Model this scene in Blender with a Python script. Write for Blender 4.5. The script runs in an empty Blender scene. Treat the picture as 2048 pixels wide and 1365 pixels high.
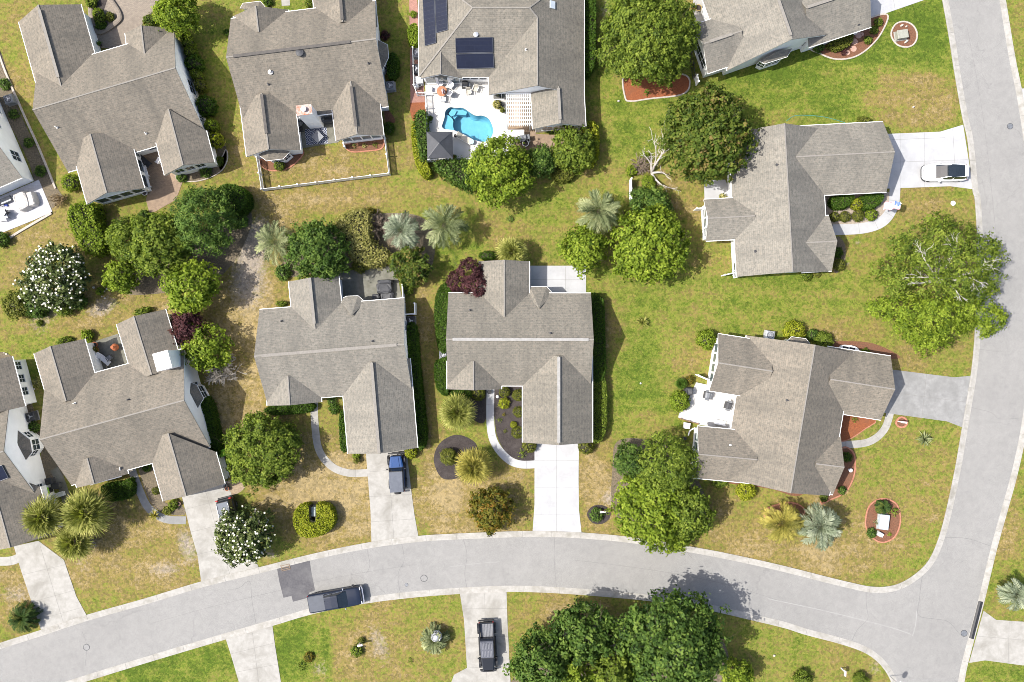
import bpy, math, random
import numpy as np
from mathutils import Vector, Matrix
from mathutils.geometry import tessellate_polygon
random.seed(7)
# ------------------------------------------------------------------ camera, sky, sun, exposure
SC = bpy.context.scene
COL = SC.collection
H, S = 85.0, 18.5            # drone height (m), photograph pixels per metre on the ground
cam_d = bpy.data.cameras.new('drone_camera')
cam = bpy.data.objects.new('drone_camera', cam_d); COL.objects.link(cam)
cam.location = (0, 0, H)
cam_d.sensor_width = 36.0
cam_d.lens = 36.0 * S * H / 2048.0
cam_d.clip_end = 2000
SC.camera = cam
SC.cycles.filter_width = 0.9
wd = bpy.data.worlds.new('World'); SC.world = wd; wd.use_nodes = True
SUN_EL, SUN_DIR = math.radians(54.5), math.radians(4)      # shadows run towards SUN_DIR (from +x)
_n = wd.node_tree.nodes; _n.clear()
sky = _n.new('ShaderNodeTexSky'); sky.sky_type = 'NISHITA'; sky.sun_disc = False
sky.dust_density = 3.5; sky.sun_elevation = SUN_EL; sky.sun_rotation = math.radians(-90) - SUN_DIR
bg = _n.new('ShaderNodeBackground'); bg.inputs[1].default_value = 0.145
wo = _n.new('ShaderNodeOutputWorld')
wd.node_tree.links.new(sky.outputs[0], bg.inputs[0]); wd.node_tree.links.new(bg.outputs[0], wo.inputs[0])
sl = bpy.data.lights.new('sun', 'SUN'); sl.energy = 4.5; sl.angle = math.radians(0.6); sl.color = (1, .955, .88)
so = bpy.data.objects.new('sun', sl); COL.objects.link(so)
_d = Vector((math.cos(SUN_EL)*math.cos(SUN_DIR), math.cos(SUN_EL)*math.sin(SUN_DIR), -math.sin(SUN_EL)))
so.rotation_euler = _d.to_track_quat('-Z', 'Y').to_euler(); so.location = (-60, -5, 90)
SC.view_settings.view_transform = 'Standard'; SC.view_settings.look = 'None'
SC.view_settings.exposure = 0.88; SC.view_settings.gamma = 1.0

# ------------------------------------------------------------------ helpers
def W(px, py, z=0.0):
    k = (H - z) / (H * S)
    return Vector(((px - 1024) * k, (682.5 - py) * k, z))
WL = {}                       # world location of every parent
def new_obj(name, data, parent=None, loc=(0, 0, 0), rz=0):
    o = bpy.data.objects.new(name, data); COL.objects.link(o)
    if parent is not None:
        o.parent = parent; WL[o.name] = WL[parent.name] + Vector(loc)
    else:
        WL[o.name] = Vector(loc)
    o.location = loc
    if rz: o.rotation_euler.z = rz
    return o
def tag(o, label=None, cat=None, group=None, kind=None):
    if label: o['label'] = label
    if cat: o['category'] = cat
    if group: o['group'] = group
    if kind: o['kind'] = kind
    return o
def thing(name, label, cat, loc, group=None):
    o = new_obj(name, None, None, (loc[0], loc[1], loc[2]))
    o.empty_display_size = .3
    return tag(o, label, cat, group)
def dup(root, loc, rz=0, label=None, scale=None, group=None):
    def cp(o, par):
        c = o.copy(); COL.objects.link(c)
        if par is not None: c.parent = par
        for ch in o.children: cp(ch, c)
        return c
    r = cp(root, None); r.location = loc; r.rotation_euler.z = rz
    if scale is not None: r.scale = scale
    if label: r['label'] = label
    if group: r['group'] = group
    return r

class MB:
    def __init__(s): s.v = []; s.f = []; s.m = []; s.uv = []; s.hasuv = False
    def face(s, pts, mi=0, uv=None):
        b = len(s.v); s.v.extend(tuple(p) for p in pts)
        s.f.append(list(range(b, b + len(pts)))); s.m.append(mi); s.uv.append(uv)
        if uv: s.hasuv = True
    def add(s, vs, fs, mi=0):
        b = len(s.v); s.v.extend(tuple(p) for p in vs)
        for f in fs: s.f.append([b + i for i in f]); s.m.append(mi); s.uv.append(None)
    def box(s, c, size, rz=0, mi=0, bev=0, ry=0):
        hx, hy, hz = size[0]/2, size[1]/2, size[2]/2
        M = Matrix.Translation(Vector(c)) @ Matrix.Rotation(rz, 4, 'Z') @ Matrix.Rotation(ry, 4, 'Y')
        if bev:
            r = min(bev, hx*.95, hy*.95, hz*.9)
            vs = []
            for z, i in ((-hz, 0), (hz - r, 0), (hz, r)):
                a, b = hx - i, hy - i
                q = r*.5
                vs += [(-a+q, -b, z), (a-q, -b, z), (a, -b+q, z), (a, b-q, z), (a-q, b, z), (-a+q, b, z), (-a, b-q, z), (-a, -b+q, z)]
            fs = [list(range(7, -1, -1)), list(range(16, 24))]
            for k in (0, 8):
                fs += [[k+i, k+(i+1) % 8, k+8+(i+1) % 8, k+8+i] for i in range(8)]
        else:
            vs = [(x, y, z) for z in (-hz, hz) for x, y in ((-hx, -hy), (hx, -hy), (hx, hy), (-hx, hy))]
            fs = [(3, 2, 1, 0), (4, 5, 6, 7), (0, 1, 5, 4), (1, 2, 6, 5), (2, 3, 7, 6), (3, 0, 4, 7)]
        s.add([M @ Vector(v) for v in vs], fs, mi)
    def beam(s, p, q, w, h, mi=0):
        p, q = Vector(p), Vector(q); d = (q - p)
        if d.length < 1e-6: return
        d.normalize()
        side = d.cross(Vector((0, 0, 1)))
        side = Vector((1, 0, 0)) if side.length < 1e-4 else side.normalized()
        up = side.cross(d)
        vs = []
        for c in (p, q):
            for a, b in ((-1, -1), (1, -1), (1, 1), (-1, 1)): vs.append(c + side*(a*w/2) + up*(b*h/2))
        s.add(vs, [(3, 2, 1, 0), (4, 5, 6, 7), (0, 1, 5, 4), (1, 2, 6, 5), (2, 3, 7, 6), (3, 0, 4, 7)], mi)
    def prism(s, poly, z0, z1, mi=0, holes=()):
        loops = [list(poly)] + [list(h) for h in holes]
        def ar(l): return sum(l[i][0]*l[(i+1) % len(l)][1] - l[(i+1) % len(l)][0]*l[i][1] for i in range(len(l)))
        if ar(loops[0]) < 0: loops[0].reverse()
        for h in loops[1:]:
            if ar(h) > 0: h.reverse()
        flat = [p for l in loops for p in l]
        tris = tessellate_polygon([[Vector((p[0], p[1], 0)) for p in l] for l in loops])
        tf = []
        for t in tris:
            a, b, c = (flat[i] for i in t)
            tf.append(t if (b[0]-a[0])*(c[1]-a[1]) - (b[1]-a[1])*(c[0]-a[0]) > 0 else t[::-1])
        n = len(flat)
        s.add([(p[0], p[1], z1) for p in flat] + [(p[0], p[1], z0) for p in flat], tf, mi)
        b = len(s.v) - 2*n; k = 0
        for l in loops:
            m = len(l)
            for i in range(m):
                s.f.append([b+n+k+i, b+n+k+(i+1) % m, b+k+(i+1) % m, b+k+i]); s.m.append(mi); s.uv.append(None)
            k += m
    def tube(s, pts, rad, n=6, mi=0, cap=True):
        pts = [Vector(p) for p in pts]
        rad = rad if isinstance(rad, (list, tuple)) else [rad]*len(pts)
        vs = []
        for i, p in enumerate(pts):
            d = (pts[min(i+1, len(pts)-1)] - pts[max(i-1, 0)]).normalized()
            a = d.cross(Vector((0, 0, 1)));
            a = Vector((1, 0, 0)) if a.length < 1e-3 else a.normalized()
            b = d.cross(a)
            for k in range(n):
                t = 2*math.pi*k/n; vs.append(p + (a*math.cos(t) + b*math.sin(t))*rad[i])
        fs = [[i*n+k, i*n+(k+1) % n, (i+1)*n+(k+1) % n, (i+1)*n+k] for i in range(len(pts)-1) for k in range(n)]
        if cap: fs += [list(range(n))[::-1], [(len(pts)-1)*n + k for k in range(n)]]
        s.add(vs, fs, mi)
    def lathe(s, c, prof, n=16, mi=0, axis='z', sx=1, sy=1):
        vs = []
        for r, z in prof:
            for k in range(n):
                t = 2*math.pi*k/n
                v = (r*math.cos(t)*sx, r*math.sin(t)*sy, z)
                if axis == 'y': v = (v[0], z, v[1])
                vs.append((c[0]+v[0], c[1]+v[1], c[2]+v[2]))
        m = len(prof)
        fs = [[i*n+k, i*n+(k+1) % n, (i+1)*n+(k+1) % n, (i+1)*n+k] for i in range(m-1) for k in range(n)]
        fs += [list(range(n))[::-1], [(m-1)*n+k for k in range(n)]]
        s.add(vs, fs, mi)
    def ball(s, c, r, n=12, m=7, mi=0):
        r = r if isinstance(r, (tuple, list)) else (r, r, r)
        s.lathe(c, [(max(1e-3, math.sin(math.pi*i/m)), -math.cos(math.pi*i/m)*r[2]) for i in range(m+1)], n, mi, sx=r[0], sy=r[1])
    def loft(s, rings, mi=0):
        n = len(rings[0]); b = []
        for r in rings: b += r
        fs = [[i*n+k, i*n+(k+1) % n, (i+1)*n+(k+1) % n, (i+1)*n+k] for i in range(len(rings)-1) for k in range(n)]
        fs += [list(range(n))[::-1], [(len(rings)-1)*n+k for k in range(n)]]
        s.add(b, fs, mi)
    def slab(s, pts, th, mi=0, mi2=None, uvo=(0, 0)):
        """sloping sheet: pts counter-clockwise from above, first edge = eave; uv in metres along / up the slope"""
        P = [Vector(p) for p in pts]
        e = (P[1]-P[0]); e.z = 0; e.normalize()
        nrm = Vector((0, 0, 0))
        for i in range(len(P)): nrm += P[i].cross(P[(i+1) % len(P)])
        nrm.normalize()
        if nrm.z < 0: nrm = -nrm; P.reverse()
        up = nrm.cross(e)
        uv = [((p.dot(e))+uvo[0], p.dot(up)+uvo[1]) for p in P]
        s.face(P, mi, uv)
        Q = [p - Vector((0, 0, th)) for p in P]
        s.face(Q[::-1], mi if mi2 is None else mi2, uv[::-1])
        for i in range(len(P)):
            j = (i+1) % len(P)
            s.face([Q[i], Q[j], P[j], P[i]], mi if mi2 is None else mi2, [uv[i], uv[j], uv[j], uv[i]])
    def build(s, name, mats, parent=None, loc=None, smooth=False, rz=0):
        mats = mats if isinstance(mats, (list, tuple)) else [mats]
        me = bpy.data.meshes.new(name)
        off = WL[parent.name] if parent is not None else Vector((0, 0, 0))
        if parent is None and loc is not None and loc is not False: off = Vector(loc)
        me.from_pydata([(v[0]-off.x, v[1]-off.y, v[2]-off.z) for v in s.v], [], s.f)
        for m in mats: me.materials.append(m)
        me.polygons.foreach_set('material_index', s.m)
        if smooth: me.polygons.foreach_set('use_smooth', [True]*len(s.f))
        if s.hasuv:
            ul = me.uv_layers.new(name='UVMap'); i = 0
            for f, uv in zip(s.f, s.uv):
                for k in range(len(f)):
                    if uv: ul.data[i].uv = uv[k]
                    i += 1
        me.update()
        return new_obj(name, me, parent, (0, 0, 0) if parent is not None else (loc or (0, 0, 0)), rz)
def catmull(pts, n=6, closed=False):
    P = [Vector((p[0], p[1], 0)) for p in pts]; out = []
    m = len(P); rng = range(m if closed else m-1)
    for i in rng:
        if closed: a, b, c, d = P[i-1], P[i], P[(i+1) % m], P[(i+2) % m]
        else: a, b, c, d = P[max(i-1, 0)], P[i], P[i+1], P[min(i+2, m-1)]
        for k in range(n):
            t = k/n
            out.append(.5*((2*b)+(c-a)*t+(2*a-5*b+4*c-d)*t*t+(3*b-a-3*c+d)*t**3))
    if not closed: out.append(P[-1])
    return out
def PX(pts, z=0): return [W(p[0], p[1], z) for p in pts]
def sweep(mb, path, prof, closed=False, mi=0):
    """prof: (offset to the left of travel, z)"""
    n = len(path); rows = []
    for i in range(n):
        if closed: d = path[(i+1) % n] - path[i-1]
        else: d = path[min(i+1, n-1)] - path[max(i-1, 0)]
        d = Vector((d[0], d[1], 0)).normalized(); l = Vector((-d.y, d.x, 0))
        rows.append([Vector((path[i][0], path[i][1], 0)) + l*o + Vector((0, 0, z)) for o, z in prof])
    k = len(prof); vs = [p for r in rows for p in r]
    fs = []
    for i in range(n if closed else n-1):
        j = (i+1) % n
        for a in range(k-1): fs.append([i*k+a, i*k+a+1, j*k+a+1, j*k+a][::-1])
    mb.add(vs, fs, mi)

# ------------------------------------------------------------------ materials
def base_mat(name):
    m = bpy.data.materials.new(name); m.use_nodes = True
    nt = m.node_tree; nt.nodes.clear()
    out = nt.nodes.new('ShaderNodeOutputMaterial'); b = nt.nodes.new('ShaderNodeBsdfPrincipled')
    nt.links.new(b.outputs[0], out.inputs[0])
    return m, nt, b, out
def N(nt, t, **kw):
    n = nt.nodes.new(t)
    for k, v in kw.items():
        if k.startswith('i_'):
            key = k[2:]; key = int(key) if key.isdigit() else key
            n.inputs[key].default_value = v
        else: setattr(n, k, v)
    return n
def noise(nt, co, scale, detail=4, rough=.6, dist=0):
    n = N(nt, 'ShaderNodeTexNoise'); n.inputs['Scale'].default_value = scale; n.inputs['Detail'].default_value = detail
    n.inputs['Roughness'].default_value = rough; n.inputs['Distortion'].default_value = dist
    nt.links.new(co, n.inputs['Vector']); return n.outputs['Fac']
def ramp(nt, fac, stops):
    r = N(nt, 'ShaderNodeValToRGB'); e = r.color_ramp.elements
    while len(e) < len(stops): e.new(.5)
    for el, (p, c) in zip(e, stops): el.position = p; el.color = (*c, 1)
    nt.links.new(fac, r.inputs[0]); return r.outputs[0]
def math_(nt, op, a, b, clamp=False):
    n = N(nt, 'ShaderNodeMath', operation=op); n.use_clamp = clamp
    for i, x in enumerate((a, b)):
        if isinstance(x, (int, float)): n.inputs[i].default_value = x
        else: nt.links.new(x, n.inputs[i])
    return n.outputs[0]
def mixc(nt, f, a, b, mode='MIX'):
    n = N(nt, 'ShaderNodeMix', data_type='RGBA', blend_type=mode)
    for s_, x in ((n.inputs[0], f), (n.inputs[6], a), (n.inputs[7], b)):
        if isinstance(x, (int, float)): s_.default_value = x
        elif isinstance(x, tuple): s_.default_value = (*x, 1)
        else: nt.links.new(x, s_)
    return n.outputs[2]
def bump(nt, b, fac, strength, dist=.03):
    n = N(nt, 'ShaderNodeBump'); n.inputs['Strength'].default_value = strength; n.inputs['Distance'].default_value = dist
    nt.links.new(fac, n.inputs['Height']); nt.links.new(n.outputs[0], b.inputs['Normal'])
MATS = {}
def M(name, c1, c2=None, scale=4, rough=.7, metal=0, spec=.4, bmp=0, big=None, bscale=.35, coat=0, detail=6):
    """noise between two real colours, plus a broad stain layer"""
    if name in MATS: return MATS[name]
    m, nt, b, _ = base_mat(name)
    co = N(nt, 'ShaderNodeTexCoord').outputs['Object']
    c2 = c2 or tuple(min(1, c*.82) for c in c1)
    f = noise(nt, co, scale, detail)
    col = ramp(nt, f, [(.3, c2), (.7, c1)])
    if big:
        g = noise(nt, co, bscale, 5, .65, .4)
        col = mixc(nt, ramp(nt, g, [(.45, (0, 0, 0)), (.7, (1, 1, 1))]), col, big)
    nt.links.new(col, b.inputs['Base Color'])
    b.inputs['Roughness'].default_value = rough; b.inputs['Metallic'].default_value = metal
    b.inputs['Specular IOR Level'].default_value = spec; b.inputs['Coat Weight'].default_value = coat
    if bmp: bump(nt, b, f, bmp)
    MATS[name] = m; return m
def roof_mat(name, c1, c2, stain):
    m, nt, b, _ = base_mat(name)
    uv = N(nt, 'ShaderNodeUVMap', uv_map='UVMap').outputs[0]
    br = N(nt, 'ShaderNodeTexBrick'); br.offset = .37
    nt.links.new(uv, br.inputs['Vector'])
    for k, v in (('Scale', 1), ('Mortar Size', .015), ('Mortar Smooth', .4), ('Bias', -.1), ('Brick Width', .40), ('Row Height', .205)): br.inputs[k].default_value = v
    br.inputs['Color1'].default_value = (*c1, 1); br.inputs['Color2'].default_value = (*c2, 1)
    br.inputs['Mortar'].default_value = tuple(x*.5 for x in c2) + (1,)
    n1 = noise(nt, uv, 3.2, 4, .75)
    col = mixc(nt, .55, br.outputs[0], ramp(nt, n1, [(.3, tuple(x*.62 for x in c2)), (.5, c1), (.72, (c1[0]*1.42, c1[1]*1.3, c1[2]*1.2))]))
    mp = N(nt, 'ShaderNodeMapping'); mp.inputs['Scale'].default_value = (.55, .12, 1)
    nt.links.new(uv, mp.inputs[0])
    n2 = noise(nt, mp.outputs[0], 1.0, 5, .65, .3)
    col = mixc(nt, math_(nt, 'MULTIPLY', ramp(nt, n2, [(.42, (0, 0, 0)), (.75, (1, 1, 1))]), .6), col, stain)
    nt.links.new(col, b.inputs['Base Color']); b.inputs['Roughness'].default_value = .92; b.inputs['Specular IOR Level'].default_value = .2
    bump(nt, b, br.outputs['Fac'], .35, -.015)
    return m
RA = roof_mat('shingle_taupe', (.176, .162, .137), (.113, .106, .091), (.078, .075, .066))
RB = roof_mat('shingle_pale', (.190, .178, .154), (.124, .117, .103), (.089, .086, .078))
RC = roof_mat('shingle_warm', (.175, .156, .129), (.109, .099, .083), (.072, .069, .061))
def siding():
    m, nt, b, _ = base_mat('white_siding')
    tc = N(nt, 'ShaderNodeTexCoord').outputs['Object']
    sp = N(nt, 'ShaderNodeSeparateXYZ'); nt.links.new(tc, sp.inputs[0])
    w = math_(nt, 'FRACT', math_(nt, 'MULTIPLY', sp.outputs[2], 5.5), 0)
    f = noise(nt, tc, .8, 5)
    nt.links.new(ramp(nt, f, [(.3, (.80, .80, .79)), (.65, (.88, .88, .87))]), b.inputs['Base Color'])
    b.inputs['Roughness'].default_value = .55
    bump(nt, b, w, .2, .02)
    return m
M_SIDE = siding()
M_TRIM = M('white_trim', (.8, .8, .79), (.7, .7, .69), 2, .45)
M_GLASS = M('window_glass', (.03, .045, .055), (.02, .03, .04), 1.5, .08, spec=.8)
M_GLASSG = M('sunroom_glass', (.10, .13, .14), (.06, .085, .095), 1.2, .1, spec=.7)
M_RIDGE = M('ridge_cap', (.205, .19, .17), (.15, .14, .125), 6, .9)
M_VENT = M('dark_vent', (.05, .05, .055), (.025, .025, .03), 8, .6)
M_PIPE = M('pale_pipe', (.6, .58, .55), (.4, .39, .37), 8, .5)
M_RUST = M('rusty_cap', (.45, .42, .40), (.30, .075, .022), 2.2, .7, detail=3)
M_CONC = M('concrete_old', (.295, .287, .268), (.240, .232, .214), 2.2, .85, bmp=.1, big=(.185, .177, .158), bscale=.5)
M_CONCW = M('concrete_white', (.330, .334, .345), (.30, .303, .312), 1.4, .7, bmp=.03, big=(.268, .27, .278), bscale=.6)
M_CONCG = M('concrete_grey', (.225, .225, .222), (.16, .16, .157), 1.8, .85, bmp=.1, big=(.15, .15, .147), bscale=.5)
M_CONCD = M('concrete_mossy', (.17, .165, .14), (.10, .10, .082), 1.6, .9, bmp=.1, big=(.085, .082, .06), bscale=.5)
M_DECK = M('pool_deck', (.44, .43, .41), (.38, .372, .355), 1.2, .7)
M_JOINT = M('joint', (.17, .166, .158), (.13, .127, .12), 8, .95)
M_KERB = M('kerb_concrete', (.315, .305, .285), (.25, .24, .22), 3, .9, bmp=.1, big=(.20, .19, .165), bscale=.9)
M_PATCH = M('asphalt_patch', (.082, .08, .086), (.055, .054, .06), 5, .95, bmp=.2, big=(.105, .103, .106), bscale=.5)
M_MULCHR = M('red_mulch', (.24, .078, .028), (.12, .036, .015), 7, .95, bmp=.6, big=(.15, .055, .025), bscale=.9)
M_MULCHB = M('brown_mulch', (.17, .075, .04), (.075, .034, .02), 7, .95, bmp=.6, big=(.12, .06, .035), bscale=.8)
M_MULCHK = M('black_mulch', (.045, .036, .034), (.016, .013, .013), 8, .95, bmp=.7, big=(.05, .042, .04), bscale=1.2)
M_LITTER = M('leaf_litter', (.17, .135, .09), (.05, .042, .03), 6, .95, bmp=.6, big=(.09, .075, .05), bscale=.7)
M_STONE = M('garden_stone', (.36, .33, .29), (.2, .18, .155), 5, .9, bmp=.3)
M_BORDER = M('pale_edging', (.40, .36, .32), (.26, .225, .195), 6, .9, bmp=.2)
M_BRICKE = M('brick_edging', (.36, .165, .105), (.22, .09, .055), 6, .9, bmp=.2)
M_BLACK = M('black_plastic', (.022, .023, .026), (.012, .012, .014), 6, .45)
M_CHAR = M('charcoal_cover', (.05, .052, .058), (.022, .023, .027), 3, .6, bmp=.3)
M_GREYM = M('grey_metal', (.19, .2, .215), (.12, .127, .14), 5, .45, metal=.3)
M_STEEL = M('pale_steel', (.5, .51, .53), (.36, .37, .39), 5, .35, metal=.5)
M_LIME = M('lime_plastic', (.25, .52, .035), (.19, .42, .03), 3, .45)
M_TERRA = M('terracotta', (.36, .115, .045), (.24, .07, .03), 6, .8)
M_WOOD = M('weathered_wood', (.27, .16, .09), (.16, .09, .05), 5, .8)
M_WHITEP = M('white_plastic', (.72, .72, .73), (.6, .6, .62), 3, .4)
M_FABRIC = M('beige_fabric', (.42, .39, .33), (.3, .28, .24), 5, .9)
M_BARK = M('bark', (.12, .09, .065), (.05, .038, .028), 6, .95, bmp=.6)
M_BARKP = M('pale_bark', (.42, .385, .34), (.22, .195, .165), 5, .9, bmp=.4)
M_TWIG = M('inner_twigs', (.035, .035, .015), (.018, .017, .009), 6, .95)
M_RUBBER = M('tyre_rubber', (.02, .02, .021), (.012, .012, .013), 8, .85)
M_RIM = M('alloy_rim', (.22, .22, .23), (.15, .15, .16), 8, .4, metal=.5)
def paver_mat(name, c1, c2, w=.22, h=.11, mort=(.12, .09, .07)):
    m, nt, b, _ = base_mat(name)
    co = N(nt, 'ShaderNodeTexCoord').outputs['Object']
    br = N(nt, 'ShaderNodeTexBrick'); nt.links.new(co, br.inputs['Vector'])
    for k, v in (('Scale', 1), ('Mortar Size', .008), ('Brick Width', w), ('Row Height', h)): br.inputs[k].default_value = v
    br.inputs['Color1'].default_value = (*c1, 1); br.inputs['Color2'].default_value = (*c2, 1); br.inputs['Mortar'].default_value = (*mort, 1)
    n1 = noise(nt, co, 2.5, 5)
    col = mixc(nt, .35, br.outputs[0], ramp(nt, n1, [(.3, tuple(x*.7 for x in c2)), (.7, c1)]))
    nt.links.new(col, b.inputs['Base Color']); b.inputs['Roughness'].default_value = .9
    bump(nt, b, br.outputs['Fac'], .3, -.01)
    return m
M_PAVER = paver_mat('tan_pavers', (.27, .195, .13), (.175, .125, .09))
M_PAVERG = paver_mat('grey_pavers', (.225, .19, .15), (.15, .127, .105))
M_BRICKP = paver_mat('rose_brick', (.29, .15, .12), (.21, .105, .085))
M_STONEP = paver_mat('white_stone_pavers', (.42, .42, .44), (.32, .32, .345), .5, .3, (.2, .2, .21))
def leaf_mat(name, stops, trans=.40, rough=.6, spec=.15):
    m, nt, b, out = base_mat(name)
    at = N(nt, 'ShaderNodeAttribute', attribute_name='tint').outputs['Fac']
    col = ramp(nt, at, stops)
    nt.links.new(col, b.inputs['Base Color']); b.inputs['Roughness'].default_value = rough; b.inputs['Specular IOR Level'].default_value = spec
    tr = N(nt, 'ShaderNodeBsdfTranslucent'); nt.links.new(mixc(nt, 1.0, col, (1.25, 1.35, .7), 'MULTIPLY'), tr.inputs[0])
    mx = N(nt, 'ShaderNodeMixShader'); mx.inputs[0].default_value = trans
    nt.links.new(b.outputs[0], mx.inputs[1]); nt.links.new(tr.outputs[0], mx.inputs[2]); nt.links.new(mx.outputs[0], out.inputs[0])
    return m
LF = {
 'bright': leaf_mat('leaf_bright', [(0, (.050, .086, .009)), (.5, (.165, .232, .020)), (1, (.29, .35, .045))]),
 'mid':    leaf_mat('leaf_mid',    [(0, (.036, .064, .010)), (.5, (.128, .180, .022)), (1, (.23, .28, .042))]),
 'dark':   leaf_mat('leaf_dark',   [(0, (.022, .048, .010)), (.5, (.075, .135, .024)), (1, (.165, .235, .046))]),
 'olive':  leaf_mat('leaf_olive',  [(0, (.045, .060, .010)), (.5, (.130, .150, .024)), (1, (.23, .225, .050))]),
 'redtip': leaf_mat('leaf_redtip', [(0, (.026, .050, .008)), (.5, (.086, .128, .018)), (.80, (.140, .170, .028)), (.94, (.175, .168, .040)), (1, (.20, .15, .05))]),
 'rust':   leaf_mat('leaf_rust',   [(0, (.048, .062, .010)), (.45, (.130, .132, .018)), (.8, (.205, .145, .022)), (1, (.26, .145, .028))]),
 'gold':   leaf_mat('leaf_gold',   [(0, (.085, .110, .008)), (.5, (.25, .285, .018)), (1, (.43, .42, .055))]),
 'varieg': leaf_mat('leaf_variegated', [(0, (.11, .125, .028)), (.5, (.29, .275, .085)), (1, (.50, .46, .20))]),
 'purple': leaf_mat('leaf_purple', [(0, (.024, .010, .011)), (.5, (.072, .028, .032)), (1, (.145, .060, .064))]),
 'magno':  leaf_mat('leaf_magnolia', [(0, (.020, .034, .010)), (.5, (.066, .092, .024)), (1, (.15, .175, .055))], .15, .55, .12),
 'hedge':  leaf_mat('leaf_hedge',  [(0, (.018, .046, .006)), (.5, (.052, .105, .012)), (1, (.105, .165, .020))]),
 'sabal':  leaf_mat('leaf_sabal',  [(0, (.045, .055, .010)), (.5, (.20, .215, .045)), (1, (.46, .43, .15))]),
 'pindo':  leaf_mat('leaf_pindo',  [(0, (.045, .062, .025)), (.5, (.19, .22, .105)), (1, (.42, .43, .24))]),
 'silver': leaf_mat('leaf_silver', [(0, (.060, .080, .050)), (.5, (.22, .255, .175)), (1, (.44, .46, .36))]),
 'yellowp':leaf_mat('leaf_yellow_palm', [(0, (.07, .07, .014)), (.5, (.25, .23, .050)), (1, (.48, .40, .10))]),
 'cycad':  leaf_mat('leaf_cycad',  [(0, (.012, .028, .008)), (.5, (.034, .060, .014)), (.9, (.08, .10, .02)), (1, (.20, .16, .04))], .1, .6, .06),
 'dry':    leaf_mat('leaf_dry',    [(0, (.09, .07, .05)), (.5, (.2, .16, .115)), (1, (.33, .275, .2))]),
}
M_FLOWER = M('cream_petals', (.75, .73, .62), (.6, .58, .46), 4, .6)
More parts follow.
